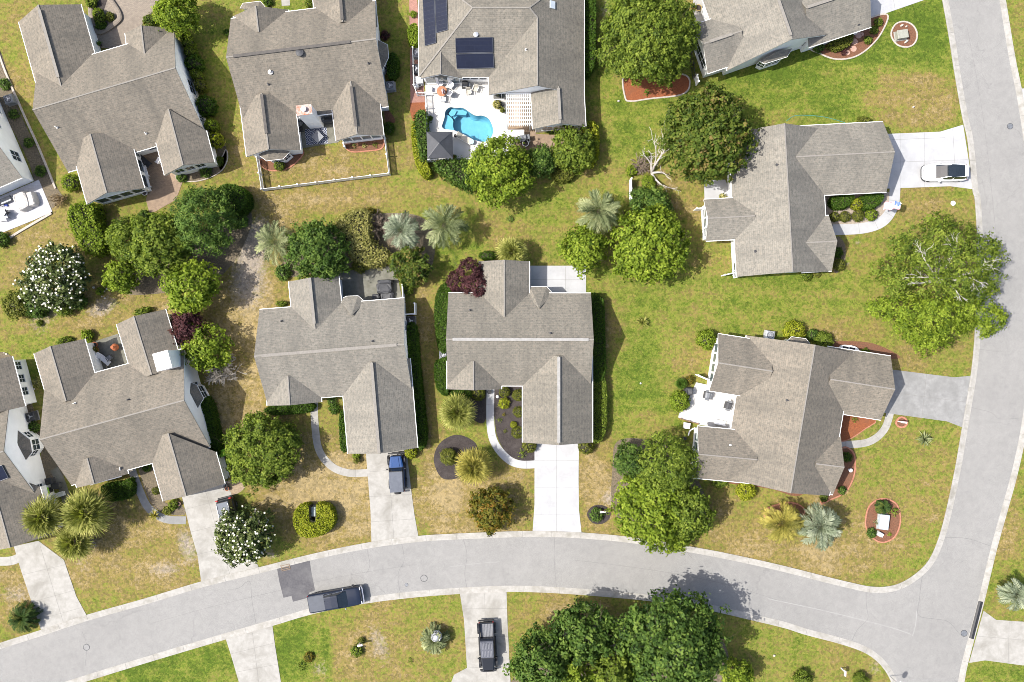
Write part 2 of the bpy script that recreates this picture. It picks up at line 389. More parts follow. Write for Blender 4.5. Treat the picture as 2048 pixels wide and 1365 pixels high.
# ------------------------------------------------------------------ ground, roads, driveways, paths
def lawn():
    xs = np.concatenate([[-700, -400, -220, -130, -85, -68], np.arange(-60, 60.01, .45), [68, 85, 130, 220, 400, 700]])
    ys = np.concatenate([[-700, -400, -220, -120, -70, -50], np.arange(-42, 42.01, .45), [50, 70, 120, 220, 400, 700]])
    X, Y = np.meshgrid(xs, ys); nx, ny = len(xs), len(ys)
    px = X*S + 1024; py = 682.5 - Y*S
    dry = np.full(X.shape, .455); sand = np.zeros(X.shape)
    def blob(a, x, y, rx, ry, v, p=1.0, rot=0):
        c, s_ = math.cos(math.radians(rot)), math.sin(math.radians(rot))
        dx, dy = px-x, py-y; u = (dx*c+dy*s_)/rx; w = (-dx*s_+dy*c)/ry
        a += v*np.exp(-np.power(u*u+w*w, p))
    D = [(1520, 170, 330, 110, -.22, 1.5), (1830, 200, 98, 62, .32, 4), (655, 1300, 9, 90, -.38, 2, -5), (600, 1310, 52, 80, -.1, 3), (1480, 560, 260, 10, -.18, 1, 2), (1560, 610, 220, 9, -.18, 1, 1), (1560, 145, 300, 8, -.2, 1, -9), (1700, 60, 220, 60, -.30, 1), (1850, 60, 60, 90, -.25, 1),
         (1500, 610, 330, 80, -.14, 1.2), (1290, 800, 70, 130, -.36, 1.5), (1290, 850, 40, 40, .30, 1), (1330, 700, 60, 90, .05, 1), (1700, 680, 80, 60, .16, 1),
         (1210, 640, 40, 70, .22, 1), (1380, 640, 60, 40, .12, 1), (480, 750, 90, 200, .42, 1.5), (660, 330, 110, 40, .12, 1), (400, 340, 50, 40, .12, 1), (700, 400, 220, 25, .14, 1), (130, 470, 120, 60, .14, 1), (260, 640, 160, 40, .1, 1), (1100, 330, 60, 40, -.1, 1), (860, 780, 26, 130, .15, 1), (580, 700, 40, 120, .1, 1), (850, 720, 30, 200, .22, 1.2),
         (650, 990, 130, 130, .44, 2), (950, 1000, 140, 90, .40, 2), (1190, 980, 50, 130, .40, 1.5), (270, 1080, 150, 110, .40, 1.5),
         (60, 1180, 70, 80, .36, 1.5), (340, 1330, 150, 50, -.36, 2), (600, 1300, 60, 70, -.30, 2), (770, 1290, 130, 90, .28, 2), (810, 1250, 50, 35, -.25, 1),
         (1090, 1240, 70, 60, .22, 1), (1180, 1230, 90, 40, .30, 1), (1640, 1050, 230, 110, .22, 2), (1800, 900, 120, 80, .06, 2), (1800, 930, 110, 80, -.02, 1), (1600, 1110, 150, 40, .18, 1),
         (1560, 1310, 120, 50, -.12, 1), (1690, 1330, 60, 60, .16, 1), (2010, 1050, 40, 120, .22, 1), (2010, 1150, 45, 40, -.2, 1), (2000, 1345, 60, 20, -.25, 1),
         (2030, 60, 30, 100, .05, 1), (650, 325, 130, 50, .24, 1.5), (620, 400, 160, 40, .18, 1.2), (760, 200, 25, 160, .20, 1), (440, 120, 40, 100, -.02, 1), (440, 280, 35, 70, .10, 1),
         (1020, 390, 170, 40, .05, 1), (1090, 410, 90, 40, -.14, 1), (1230, 250, 40, 160, -.12, 1), (1240, 330, 50, 30, -.1, 1), (900, 500, 60, 100, -.14, 1), (1060, 470, 90, 40, .10, 1),
         (90, 430, 70, 60, .22, 1), (60, 520, 80, 60, .16, 1), (230, 620, 150, 60, .26, 1.3), (60, 700, 80, 40, -.08, 1), (50, 150, 60, 120, .04, 1), (20, 60, 50, 80, -.06, 1),
         (250, 440, 70, 40, .10, 1), (560, 480, 60, 90, .25, 1), (500, 600, 60, 70, .2, 1), (1400, 460, 60, 80, .10, 1), (1860, 480, 120, 120, .12, 1), (1800, 720, 140, 40, .16, 1), (880, 1000, 50, 60, .1, 1), (1360, 360, 70, 60, .12, 1), (1050, 1000, 40, 50, -.1, 1)]
    for b in D: blob(dry, *b)
    for b in [(510, 480, 35, 60, .62, 1, 20), (495, 580, 45, 60, .42), (205, 615, 42, 22, .60, 1, -25), (80, 640, 40, 50, .40), (110, 605, 30, 25, .4), (375, 1090, 22, 45, .55, 1, -20),
              (330, 1140, 40, 20, .42), (30, 1190, 45, 30, .45), (165, 1130, 25, 35, .35), (760, 1290, 22, 55, .42, 1, -20), (1235, 970, 25, 45, .42), (1215, 1000, 25, 20, .40), (640, 1340, 25, 25, .35),
              (540, 1110, 25, 14, .5), (1750, 1335, 22, 30, .4), (470, 330, 18, 30, .3), (1210, 20, 14, 30, .45), (1010, 375, 60, 16, .25), (240, 930, 50, 20, .3), (1340, 30, 10, 10, .0), (1715, 485, 14, 10, .42), (1695, 525, 12, 14, .38), (1250, 1060, 30, 30, .2), (1450, 440, 14, 60, .25), (700, 1290, 80, 80, .12), (505, 540, 60, 90, .2), (300, 1110, 90, 70, .12)]:
        blob(sand, *b)
    v = np.stack([X.ravel(), Y.ravel(), np.zeros(X.size)], 1)
    i, j = np.meshgrid(np.arange(nx-1), np.arange(ny-1)); a = (j*nx+i).ravel()
    q = np.stack([a, a+1, a+1+nx, a+nx], 1)
    cx = (px.ravel()[q[:, 0]] + px.ravel()[q[:, 2]])/2; cy = (py.ravel()[q[:, 0]] + py.ravel()[q[:, 2]])/2
    q = q[~((cx > 878) & (cx < 994) & (cy > 209) & (cy < 290))]           # ground dug out for the pool
    me = bpy.data.meshes.new('lawn')
    me.vertices.add(len(v)); me.vertices.foreach_set('co', v.ravel())
    me.loops.add(q.size); me.loops.foreach_set('vertex_index', q.ravel().astype(np.int32))
    me.polygons.add(len(q)); me.polygons.foreach_set('loop_start', (np.arange(len(q))*4).astype(np.int32))
    for nme, arr in (('dry', dry), ('sand', sand)):
        at = me.attributes.new(nme, 'FLOAT', 'POINT'); at.data.foreach_set('value', arr.ravel().astype(np.float32))
    me.update(); me.validate()
    m, nt, b, _ = base_mat('lawn_grass')
    co = N(nt, 'ShaderNodeTexCoord').outputs['Object']
    n1 = noise(nt, co, 6.5, 5, .85); n2 = noise(nt, co, .9, 6, .68, .6); n3 = noise(nt, co, .16, 5, .65, .5); n4 = noise(nt, co, 2.6, 6, .75)
    mp = N(nt, 'ShaderNodeMapping'); mp.inputs['Rotation'].default_value = (0, 0, math.radians(6)); mp.inputs['Scale'].default_value = (.06, 1.1, 1); nt.links.new(co, mp.inputs[0]); n5 = noise(nt, mp.outputs[0], 1, 4, .6, .3)
    d = N(nt, 'ShaderNodeAttribute', attribute_name='dry').outputs['Fac']; sa = N(nt, 'ShaderNodeAttribute', attribute_name='sand').outputs['Fac']
    def cen(n, k): return math_(nt, 'MULTIPLY', math_(nt, 'SUBTRACT', n, .5), k)
    t = math_(nt, 'ADD', d, cen(n1, 1.7)); t = math_(nt, 'ADD', t, cen(n2, 1.2)); t = math_(nt, 'ADD', t, cen(n3, 1.2)); t = math_(nt, 'ADD', t, cen(n5, .55)); t = math_(nt, 'ADD', t, cen(n4, 1.2), True)
    col = ramp(nt, t, [(0, (.056, .088, .011)), (.22, (.098, .126, .018)), (.42, (.136, .143, .030)), (.62, (.148, .119, .037)), (.82, (.168, .127, .050)), (1, (.225, .175, .090))])
    s1 = math_(nt, 'ADD', sa, cen(noise(nt, co, 2.6, 6, .72), .95))
    col = mixc(nt, ramp(nt, s1, [(.30, (0, 0, 0)), (.62, (1, 1, 1))]), col, ramp(nt, n1, [(.3, (.15, .12, .09)), (.7, (.30, .265, .225))]))
    vo = N(nt, 'ShaderNodeTexVoronoi'); vo.inputs['Scale'].default_value = 4.6; nt.links.new(co, vo.inputs['Vector']); sv = N(nt, 'ShaderNodeSeparateXYZ'); nt.links.new(vo.outputs['Color'], sv.inputs[0])
    col = mixc(nt, 1.0, col, ramp(nt, sv.outputs[0], [(0, (.72, .74, .76)), (.5, (1, 1, 1)), (1, (1.22, 1.2, 1.15))]), 'MULTIPLY')
    nt.links.new(col, b.inputs['Base Color']); b.inputs['Roughness'].default_value = .95; b.inputs['Specular IOR Level'].default_value = .1
    bump(nt, b, n1, .9, .06)
    me.materials.append(m)
    tag(new_obj('lawn', me), kind='structure')
lawn()

UP = [(-420, 1420), (-200, 1352), (0, 1286), (82, 1260), (173, 1230), (290, 1197), (403, 1163), (517, 1135), (633, 1106), (743, 1084), (837, 1072), (900, 1068), (967, 1065), (1065, 1062), (1162, 1065), (1267, 1075), (1380, 1093), (1460, 1108), (1560, 1130), (1659, 1155), (1705, 1166), (1740, 1173), (1775, 1173), (1805, 1164), (1834, 1145), (1856, 1122), (1873, 1087), (1889, 1033), (1909, 940), (1924, 853), (1933, 800), (1943, 735), (1949, 667), (1953, 560), (1953, 467), (1949, 400), (1944, 377), (1935, 285), (1924, 235), (1909, 150), (1896, 67), (1884, 0), (1862, -120), (1830, -330)]
LO = [(-420, 1550), (-200, 1480), (0, 1418), (167, 1365), (310, 1321), (452, 1279), (545, 1252), (627, 1228), (720, 1209), (820, 1196), (920, 1188), (1013, 1184), (1100, 1186), (1200, 1193), (1312, 1204), (1417, 1221), (1500, 1240), (1567, 1256), (1611, 1270), (1676, 1287), (1723, 1303), (1750, 1320), (1770, 1342), (1783, 1368), (1792, 1410), (1785, 1470), (1740, 1700)]
RI = [(1870, 1700), (1905, 1480), (1928, 1365), (1936, 1325), (1966, 1212), (1993, 1100), (2016, 1017), (2036, 943), (2055, 850), (2068, 740), (2074, 640), (2074, 500), (2066, 340), (2048, 207), (2029, 110), (2011, 0), (1990, -120), (1955, -330)]
def kerb(pts, side):
    path = catmull(PX(pts), 5); mb = MB()
    pr = [(0, -.02), (0, .07), (.16, .07), (.34, .045), (.66, .016)]
    if side < 0: pr = [(-a, z) for a, z in pr][::-1]
    sweep(mb, path, pr)
    acc = 0
    for i in range(len(path)-1):                    # dark joints every 3 m
        acc += (path[i+1]-path[i]).length
        if acc > 3.0:
            acc = 0; d = (path[i+1]-path[i]).normalized(); l = Vector((-d.y, d.x, 0))*side
            a, b = path[i+1]+l*.01, path[i+1]+l*.16; c = path[i+1]+l*.64
            mb.beam((a.x, a.y, .066), (b.x, b.y, .066), .025, .014, 1); mb.beam((b.x, b.y, .066), (c.x, c.y, .018), .025, .012, 1)
    return tag(mb.build('kerb', [M_KERB, M_JOINT]), kind='structure')
kerb(UP, -1); kerb(LO, 1); kerb(RI, 1)
def road():
    poly = catmull(PX(UP), 5) + catmull(PX(RI), 4)[::-1] + catmull(PX(LO), 5)[::-1]
    mb = MB(); mb.prism(poly, -.2, .008)
    m, nt, b, _ = base_mat('asphalt_aged')
    co = N(nt, 'ShaderNodeTexCoord').outputs['Object']
    n1 = noise(nt, co, 14, 4, .8); n2 = noise(nt, co, .55, 6, .65, .5); n3 = noise(nt, co, .12, 4)
    col = ramp(nt, n1, [(.3, (.142, .140, .136)), (.7, (.258, .254, .247))])
    col = mixc(nt, math_(nt, 'MULTIPLY', ramp(nt, n2, [(.4, (0, 0, 0)), (.75, (1, 1, 1))]), .5), col, (.235, .231, .224))
    col = mixc(nt, math_(nt, 'MULTIPLY', ramp(nt, n3, [(.45, (0, 0, 0)), (.65, (1, 1, 1))]), .5), col, (.178, .175, .171))
    v = N(nt, 'ShaderNodeTexVoronoi', feature='DISTANCE_TO_EDGE'); v.inputs['Scale'].default_value = .10
    wv = N(nt, 'ShaderNodeMix', data_type='VECTOR'); wv.inputs[0].default_value = .10
    nz = N(nt, 'ShaderNodeTexNoise'); nz.inputs['Scale'].default_value = .7; nz.inputs['Detail'].default_value = 5; nt.links.new(co, nz.inputs['Vector'])
    ad = N(nt, 'ShaderNodeVectorMath', operation='MULTIPLY_ADD'); nt.links.new(nz.outputs['Color'], ad.inputs[0]); ad.inputs[1].default_value = (2.2, 2.2, 0); nt.links.new(co, ad.inputs[2])
    nt.links.new(ad.outputs[0], v.inputs['Vector'])
    ck = ramp(nt, v.outputs['Distance'], [(0, (1, 1, 1)), (.0045, (0, 0, 0))])
    col = mixc(nt, math_(nt, 'MULTIPLY', math_(nt, 'MULTIPLY', ck, ramp(nt, noise(nt, co, .2, 3), [(.45, (0, 0, 0)), (.55, (1, 1, 1))])), .30), col, (.09, .09, .09))
    n9 = noise(nt, co, 1.6, 6, .8, .8); col = mixc(nt, 1.0, col, ramp(nt, n9, [(.3, (.86, .86, .865)), (.6, (1.03, 1.03, 1.02))]), 'MULTIPLY')
    nt.links.new(col, b.inputs['Base Color']); b.inputs['Roughness'].default_value = .9; b.inputs['Specular IOR Level'].default_value = .25
    bump(nt, b, n1, .25, .01)
    tag(mb.build('road', m), kind='structure')
    # paler wheel-worn seams in the asphalt at the junction
    mb = MB()
    for pts, w in (([(1536, 1198), (1640, 1220), (1735, 1243), (1790, 1258), (1822, 1269)], .10), ([(1833, 1222), (1831, 1250), (1825, 1272)], .10), ([(1000, 1124), (960, 1127), (900, 1134)], .07)):
        sweep(mb, catmull(PX(pts), 6), [(-w/2, .012), (w/2, .012)])
    tag(mb.build('road_seam', M('pale_seam', (.245, .241, .235), (.205, .202, .196), 2, .9)), kind='structure')
    # dark sealed cracks and joints across the carriageway, oil drips on the slabs
    mb = MB(); rng = np.random.default_rng(11)
    for pts, w in (([(925, 1072), (932, 1110), (930, 1150), (935, 1184)], .045), ([(800, 1082), (806, 1120), (795, 1150), (803, 1196)], .04), ([(733, 1100), (740, 1130), (733, 1150)], .04), ([(455, 1180), (480, 1178), (500, 1165), (506, 1200), (512, 1255)], .04), ([(165, 1262), (172, 1290), (170, 1330)], .035), ([(1110, 1068), (1108, 1120), (1112, 1186)], .035), ([(1855, 1125), (1846, 1160), (1838, 1200), (1835, 1230), (1870, 1238), (1895, 1246), (1920, 1270)], .045), ([(1735, 1185), (1733, 1210), (1736, 1238), (1715, 1260), (1702, 1284)], .045), ([(1885, 1076), (1930, 1076), (1965, 1086), (1990, 1094)], .045), ([(1935, 812), (1980, 825), (2000, 836), (2040, 836)], .04), ([(1950, 700), (2000, 706), (2060, 702)], .03), ([(300, 1250), (420, 1214), (560, 1180), (700, 1150), (830, 1130)], .03), ([(1150, 1120), (1300, 1140), (1440, 1168), (1560, 1200)], .03), ([(1935, 60), (1965, 240), (1990, 480)], .03)):
        sweep(mb, catmull(PX([(x+rng.normal()*1.5, y+rng.normal()*1.5) for x, y in pts]), 5), [(-w/2, .0115), (w/2, .0115)])
    tag(mb.build('road_crack', M('sealed_crack', (.160, .158, .155), (.115, .114, .112), 5, .9)), kind='structure')
    mb = MB(); mb.prism(PX([(553, 1132), (587, 1118), (619, 1117), (622, 1140), (630, 1181), (618, 1186), (620, 1195), (586, 1204), (583, 1192), (567, 1196), (559, 1165)]), -.05, .0125)
    tag(mb.build('asphalt_patch', M_PATCH), kind='structure')
road()
def slab(name, pts, mat, z=.035, joints=(), smooth=0, holes=()):
    poly = catmull(PX(pts), smooth, True) if smooth else PX(pts)
    mb = MB(); mb.prism(poly, -.1, z, 0, holes)
    for a, b in joints:
        a, b = W(*a), W(*b); mb.beam((a.x, a.y, z), (b.x, b.y, z), .022, .008, 1)
    return tag(mb.build(name, [mat, M_JOINT]), kind='structure')
def strip(name, pts, w, mat, z=.03, jn=1.6):
    path = catmull(PX(pts), 8); mb = MB()
    sweep(mb, path, [(-w/2, -.03), (-w/2, z), (w/2, z), (w/2, -.03)])
    acc = 0
    for i in range(len(path)-1):
        acc += (path[i+1]-path[i]).length
        if jn and acc > jn:
            acc = 0; d = (path[i+1]-path[i]).normalized(); l = Vector((-d.y, d.x, 0))*(w/2-.01); p = path[i+1]
            mb.beam((p.x-l.x, p.y-l.y, z), (p.x+l.x, p.y+l.y, z), .02, .008, 1)
    return tag(mb.build(name, [mat, M_JOINT]), kind='structure')
slab('driveway', [(1069, 880), (1158, 880), (1157, 960), (1158, 1020), (1163, 1067), (1065, 1065), (1069, 1010)], M_CONCW, .036, [((1070, 921), (1157, 921)), ((1070, 976), (1157, 976)), ((1067, 1030), (1159, 1030)), ((1113, 885), (1113, 1064))])
slab('driveway', [(731, 895), (812, 892), (823, 985), (829, 1030), (837, 1074), (743, 1086), (741, 1020)], M_CONC, .036, [((735, 994), (824, 989)), ((739, 944), (820, 938)), ((742, 1044), (830, 1038)), ((775, 896), (788, 1078))])
slab('driveway', [(362, 985), (447, 965), (462, 985), (478, 1048), (500, 1095), (518, 1136), (403, 1166), (395, 1110), (380, 1058)], M_CONC, .036, [((368, 1020), (460, 995)), ((380, 1065), (480, 1040)), ((392, 1110), (500, 1085)), ((410, 978), (460, 1150))])
slab('driveway', [(28, 1093), (77, 1082), (128, 1120), (153, 1193), (174, 1232), (83, 1262), (42, 1140)], M_CONC, .036, [((45, 1150), (138, 1128)), ((62, 1205), (152, 1180)), ((75, 1240), (165, 1215)), ((80, 1090), (128, 1248))])
slab('driveway', [(1760, 269), (1880, 264), (1926, 250), (1946, 379), (1900, 373), (1795, 377), (1760, 378)], M_CONCW, .036, [((1760, 281), (1890, 276)), ((1849, 266), (1849, 374)), ((1800, 267), (1800, 376)), ((1905, 258), (1912, 374)), ((1790, 325), (1935, 320))])
slab('driveway', [(1770, 738), (1908, 755), (1944, 752), (1924, 855), (1893, 843), (1768, 826)], M_CONCG, .036, [((1853, 748), (1843, 838)), ((1780, 785), (1935, 805))])
slab('driveway', [(1700, -40), (1890, -40), (1886, -2), (1850, 0), (1775, 26), (1725, 42)], M_CONCW, .036, [((1780, -40), (1790, 20))])
slab('driveway', [(452, 1279), (545, 1251), (550, 1290), (562, 1365), (575, 1480), (500, 1480), (478, 1365), (462, 1310)], M_CONC, .036, [((462, 1308), (550, 1286)), ((470, 1345), (558, 1328)), ((505, 1266), (522, 1400))])
slab('driveway', [(920, 1188), (1013, 1183), (1015, 1245), (1021, 1365), (1025, 1460), (890, 1460), (900, 1372), (908, 1350), (934, 1336), (928, 1240)], M_CONC, .036, [((930, 1218), (1014, 1217)), ((931, 1276), (1016, 1273)), ((936, 1336), (1020, 1333)), ((969, 1187), (976, 1450))])
slab('driveway', [(1967, 1222), (1992, 1240), (2080, 1246), (2160, 1250), (2160, 1334), (2045, 1331), (1970, 1321), (1938, 1326)], M_CONC, .036, [((1950, 1272), (2150, 1290)), ((2018, 1244), (2016, 1328))])
slab('driveway', [(2042, 178), (2140, 170), (2150, 260), (2062, 300)], M_CONCW, .036)
# front walks
strip('path', [(628, 800), (630, 850), (638, 900), (662, 932), (695, 946), (735, 946)], .80, M_CONC)
strip('path', [(981, 775), (981, 850), (990, 888), (1015, 918), (1040, 929), (1072, 929)], .84, M_CONCW, .031)
strip('path', [(262, 935), (278, 978), (297, 1016), (330, 1038), (372, 1041)], .85, M_CONCG)
strip('path', [(1790, 372), (1786, 412), (1765, 443), (1725, 457), (1665, 460)], 1.15, M_CONCW, .031)
strip('path', [(1782, 820), (1768, 860), (1735, 885), (1680, 890)], .80, M_CONC)
strip('path', [(-10, 1123), (22, 1122), (42, 1114)], .95, M_CONC)
strip('path', [(108, 938), (122, 965), (136, 1010)], .95, M_CONCD)
strip('path', [(570, -15), (572, 12)], .9, M_CONC)
# patios
slab('patio', [(1050, 532), (1172, 532), (1172, 600), (1050, 600)], M_CONCW, .05, [((1088, 534), (1088, 585)), ((1131, 534), (1131, 585)), ((1057, 560), (1171, 560))])
slab('patio', [(672, 545), (790, 530), (806, 605), (672, 610)], M_CONCD, .04, [((715, 541), (718, 605)), ((757, 536), (760, 605)), ((674, 563), (800, 556))])
slab('patio', [(175, 688), (236, 668), (260, 725), (190, 745)], M_CONCD, .04)
slab('patio', [(594, 228), (672, 228), (678, 285), (605, 297)], M_CONCD, .05)
slab('patio', [(262, 300), (318, 290), (335, 340), (370, 353), (352, 400), (300, 430), (292, 400), (298, 380), (285, 376)], M_PAVER, .035)
slab('patio', [(185, 95), (215, 0), (205, -30), (330, -30), (310, 20), (288, 45), (250, 100)], M_PAVERG, .03)
slab('patio', [(-60, 420), (78, 360), (105, 424), (70, 440), (-60, 492)], M_STONEP, .05)
slab('patio', [(1392, 765), (1480, 785), (1472, 860), (1400, 850), (1356, 835), (1362, 815), (1375, 800)], M_DECK, .25)
slab('patio', [(1408, 360), (1450, 360), (1470, 402), (1409, 405)], M_CONCW, .05)
slab('patio', [(1385, -30), (1420, -30), (1430, 40), (1388, 48)], M_CONC, .05)
slab('patio', [(1018, 255), (1068, 252), (1072, 268), (1130, 272), (1125, 300), (1035, 300), (1030, 275)], M_PAVER, .035)
slab('patio', [(1005, 186), (1068, 176), (1072, 262), (1016.3, 262), (1014.3, 192)], M_PAVER, .05)
slab('path', [(818, -30), (832, -30), (842, 95), (850, 205), (821, 206), (820, 100)], M_BRICKP, .03)
# planting beds
def bed(pts, mat, z=.02, smooth=6, edge=None, ew=.16, eh=.09, name='planting_bed'):
    path = catmull(PX(pts), smooth, True)
    mb = MB(); mb.prism(path, -.1, z); tag(mb.build(name, mat), kind='structure')
    if edge:
        mb = MB(); sweep(mb, path + [path[0]], [(-ew/2, -.02), (-ew/2, eh*.8), (-ew/4, eh), (ew/4, eh), (ew/2, eh*.8), (ew/2, -.02)])
        tag(mb.build('bed_edging', edge), kind='structure')
bed([(1249, 150), (1300, 148), (1368, 150), (1379, 172), (1362, 190), (1300, 198), (1262, 203), (1250, 195)], M_MULCHR, edge=M_BORDER)
bed([(1615, 92), (1640, 108), (1672, 119), (1710, 114), (1742, 92), (1765, 62), (1774, 30), (1730, 40), (1660, 70)], M_MULCHB, edge=M_BORDER)
bed([(1782, 70), (1790, 50), (1808, 44), (1826, 52), (1834, 70), (1828, 88), (1812, 95), (1793, 89)], M_MULCHB, edge=M_BORDER)
bed([(1731, 1040), (1737, 1015), (1752, 1001), (1772, 998), (1792, 1008), (1800, 1030), (1799, 1052), (1788, 1075), (1765, 1085), (1745, 1076), (1733, 1058)], M_MULCHB, edge=M_BRICKE)
bed([(1792, 845), (1797, 837), (1804, 835), (1811, 838), (1814, 845), (1811, 852), (1803, 855), (1795, 852)], M_MULCHB, edge=M_BRICKE, ew=.2)
bed([(1683, 826), (1750, 840), (1730, 858), (1698, 879), (1678, 878)], M_MULCHR, smooth=3, edge=M_BRICKE, ew=.12)
bed([(1683, 898), (1706, 905), (1710, 935), (1705, 960), (1690, 985), (1660, 1000), (1640, 1008), (1655, 985), (1670, 960)], M_MULCHB, edge=M_BRICKE)
bed([(1450, 965), (1540, 978), (1585, 992), (1600, 985), (1500, 955)], M_MULCHB)
bed([(1630, 690), (1680, 683), (1740, 686), (1785, 704), (1795, 718), (1700, 712)], M_MULCHB)
bed([(1530, 1020), (1580, 1005), (1610, 1022), (1580, 1050), (1540, 1045)], M_MULCHB, edge=M_BRICKE)
bed([(868, 925), (874, 895), (892, 877), (915, 870), (940, 878), (955, 895), (950, 930), (920, 955), (885, 957)], M_MULCHK)
bed([(990, 770), (1050, 770), (1050, 870), (1072, 885), (1072, 922), (1040, 921), (1015, 908), (997, 880), (990, 845)], M_MULCHK, smooth=3)
bed([(905, 775), (972, 775), (972, 838), (955, 845), (930, 820)], M_MULCHK, smooth=3)
bed([(1174, 1030), (1182, 1015), (1200, 1010), (1218, 1018), (1220, 1035), (1205, 1048), (1185, 1046)], M_MULCHK)
bed([(522, 320), (560, 312), (605, 302), (600, 318), (575, 338), (545, 342), (526, 335)], M_MULCHB, edge=M_BRICKE, ew=.14)
bed([(690, 284), (760, 276), (764, 297), (730, 303), (700, 303)], M_MULCHB, edge=M_BRICKE, ew=.14)
bed([(770, 215), (786, 232), (790, 245), (772, 245)], M_MULCHB)
bed([(820, 206), (850, 205), (852, 260), (838, 250), (825, 240)], M_MULCHR, smooth=2)
bed([(825, 40), (840, 40), (840, 105), (826, 105)], M_MULCHR, smooth=2)
bed([(-20, 90), (4, 110), (30, 200), (70, 290), (112, 372), (125, 400), (80, 420), (60, 330), (0, 215), (-20, 190)], M_LITTER, smooth=4)
bed([(0, 705), (25, 715), (50, 760), (75, 850), (80, 880), (30, 840), (0, 730)], M_LITTER, smooth=4)
bed([(85, 870), (130, 950), (90, 960)], M_LITTER, smooth=2)
bed([(185, 0), (205, -20), (225, 5), (240, 30), (236, 45), (200, 66), (185, 40)], M_MULCHK, edge=M_PAVERG, ew=.5, eh=.3)
bed([(355, 345), (400, 335), (440, 318), (452, 300), (455, 320), (440, 345), (400, 362), (358, 362)], M_LITTER, edge=M_BORDER, ew=.1)
bed([(435, 300), (450, 280), (452, 320), (440, 340)], M_LITTER)
bed([(1655, 388), (1780, 385), (1775, 430), (1740, 450), (1660, 448)], M('pale_gravel', (.31, .265, .215), (.18, .15, .12), 8, .95, bmp=.4), smooth=3)
bed([(1672, 475), (1690, 490), (1688, 530), (1668, 545)], M_LITTER, smooth=3)
bed([(275, 920), (312, 915), (330, 1005), (362, 1010), (370, 1030), (332, 1027), (300, 1003)], M_LITTER, smooth=3)
bed([(450, 965), (480, 960), (490, 975), (470, 990), (455, 985)], M('sandy_soil', (.30, .235, .165), (.17, .125, .085), 5, .95, bmp=.3))
bed([(1225, 935), (1240, 880), (1330, 890), (1390, 950), (1420, 1030), (1400, 1070), (1300, 1070), (1230, 1030)], M_LITTER)
bed([(340, 500), (480, 420), (500, 460), (430, 560), (260, 590), (215, 540)], M_LITTER)
bed([(570, 520), (700, 440), (830, 430), (870, 480), (840, 560), (700, 535), (580, 555)], M_LITTER)
bed([(1040, 1330), (1130, 1265), (1330, 1225), (1440, 1275), (1460, 1365), (1440, 1460), (1040, 1460)], M_LITTER)
for p in ((1749, 60, .33), (1766 - 33, 57, .22), (1722, 71, .36), (1729, 69, .2), (1714, 84, .36), (1712, 98, .34), (1700, 106, .28)):
    c = W(p[0]-5, p[1]); mb = MB(); mb.lathe((c.x, c.y, 0), [(p[2]*.96, -.02), (p[2], .03), (p[2]*.9, .05)], 14)
    tag(mb.build('stepping_stone', M('pink_stone', (.38, .24, .19), (.28, .17, .135), 6, .9), None, (c.x, c.y, 0)), 'flat round pinkish stepping stone in brown mulch', 'stepping stone', 'round stepping stones in the mulch bed')
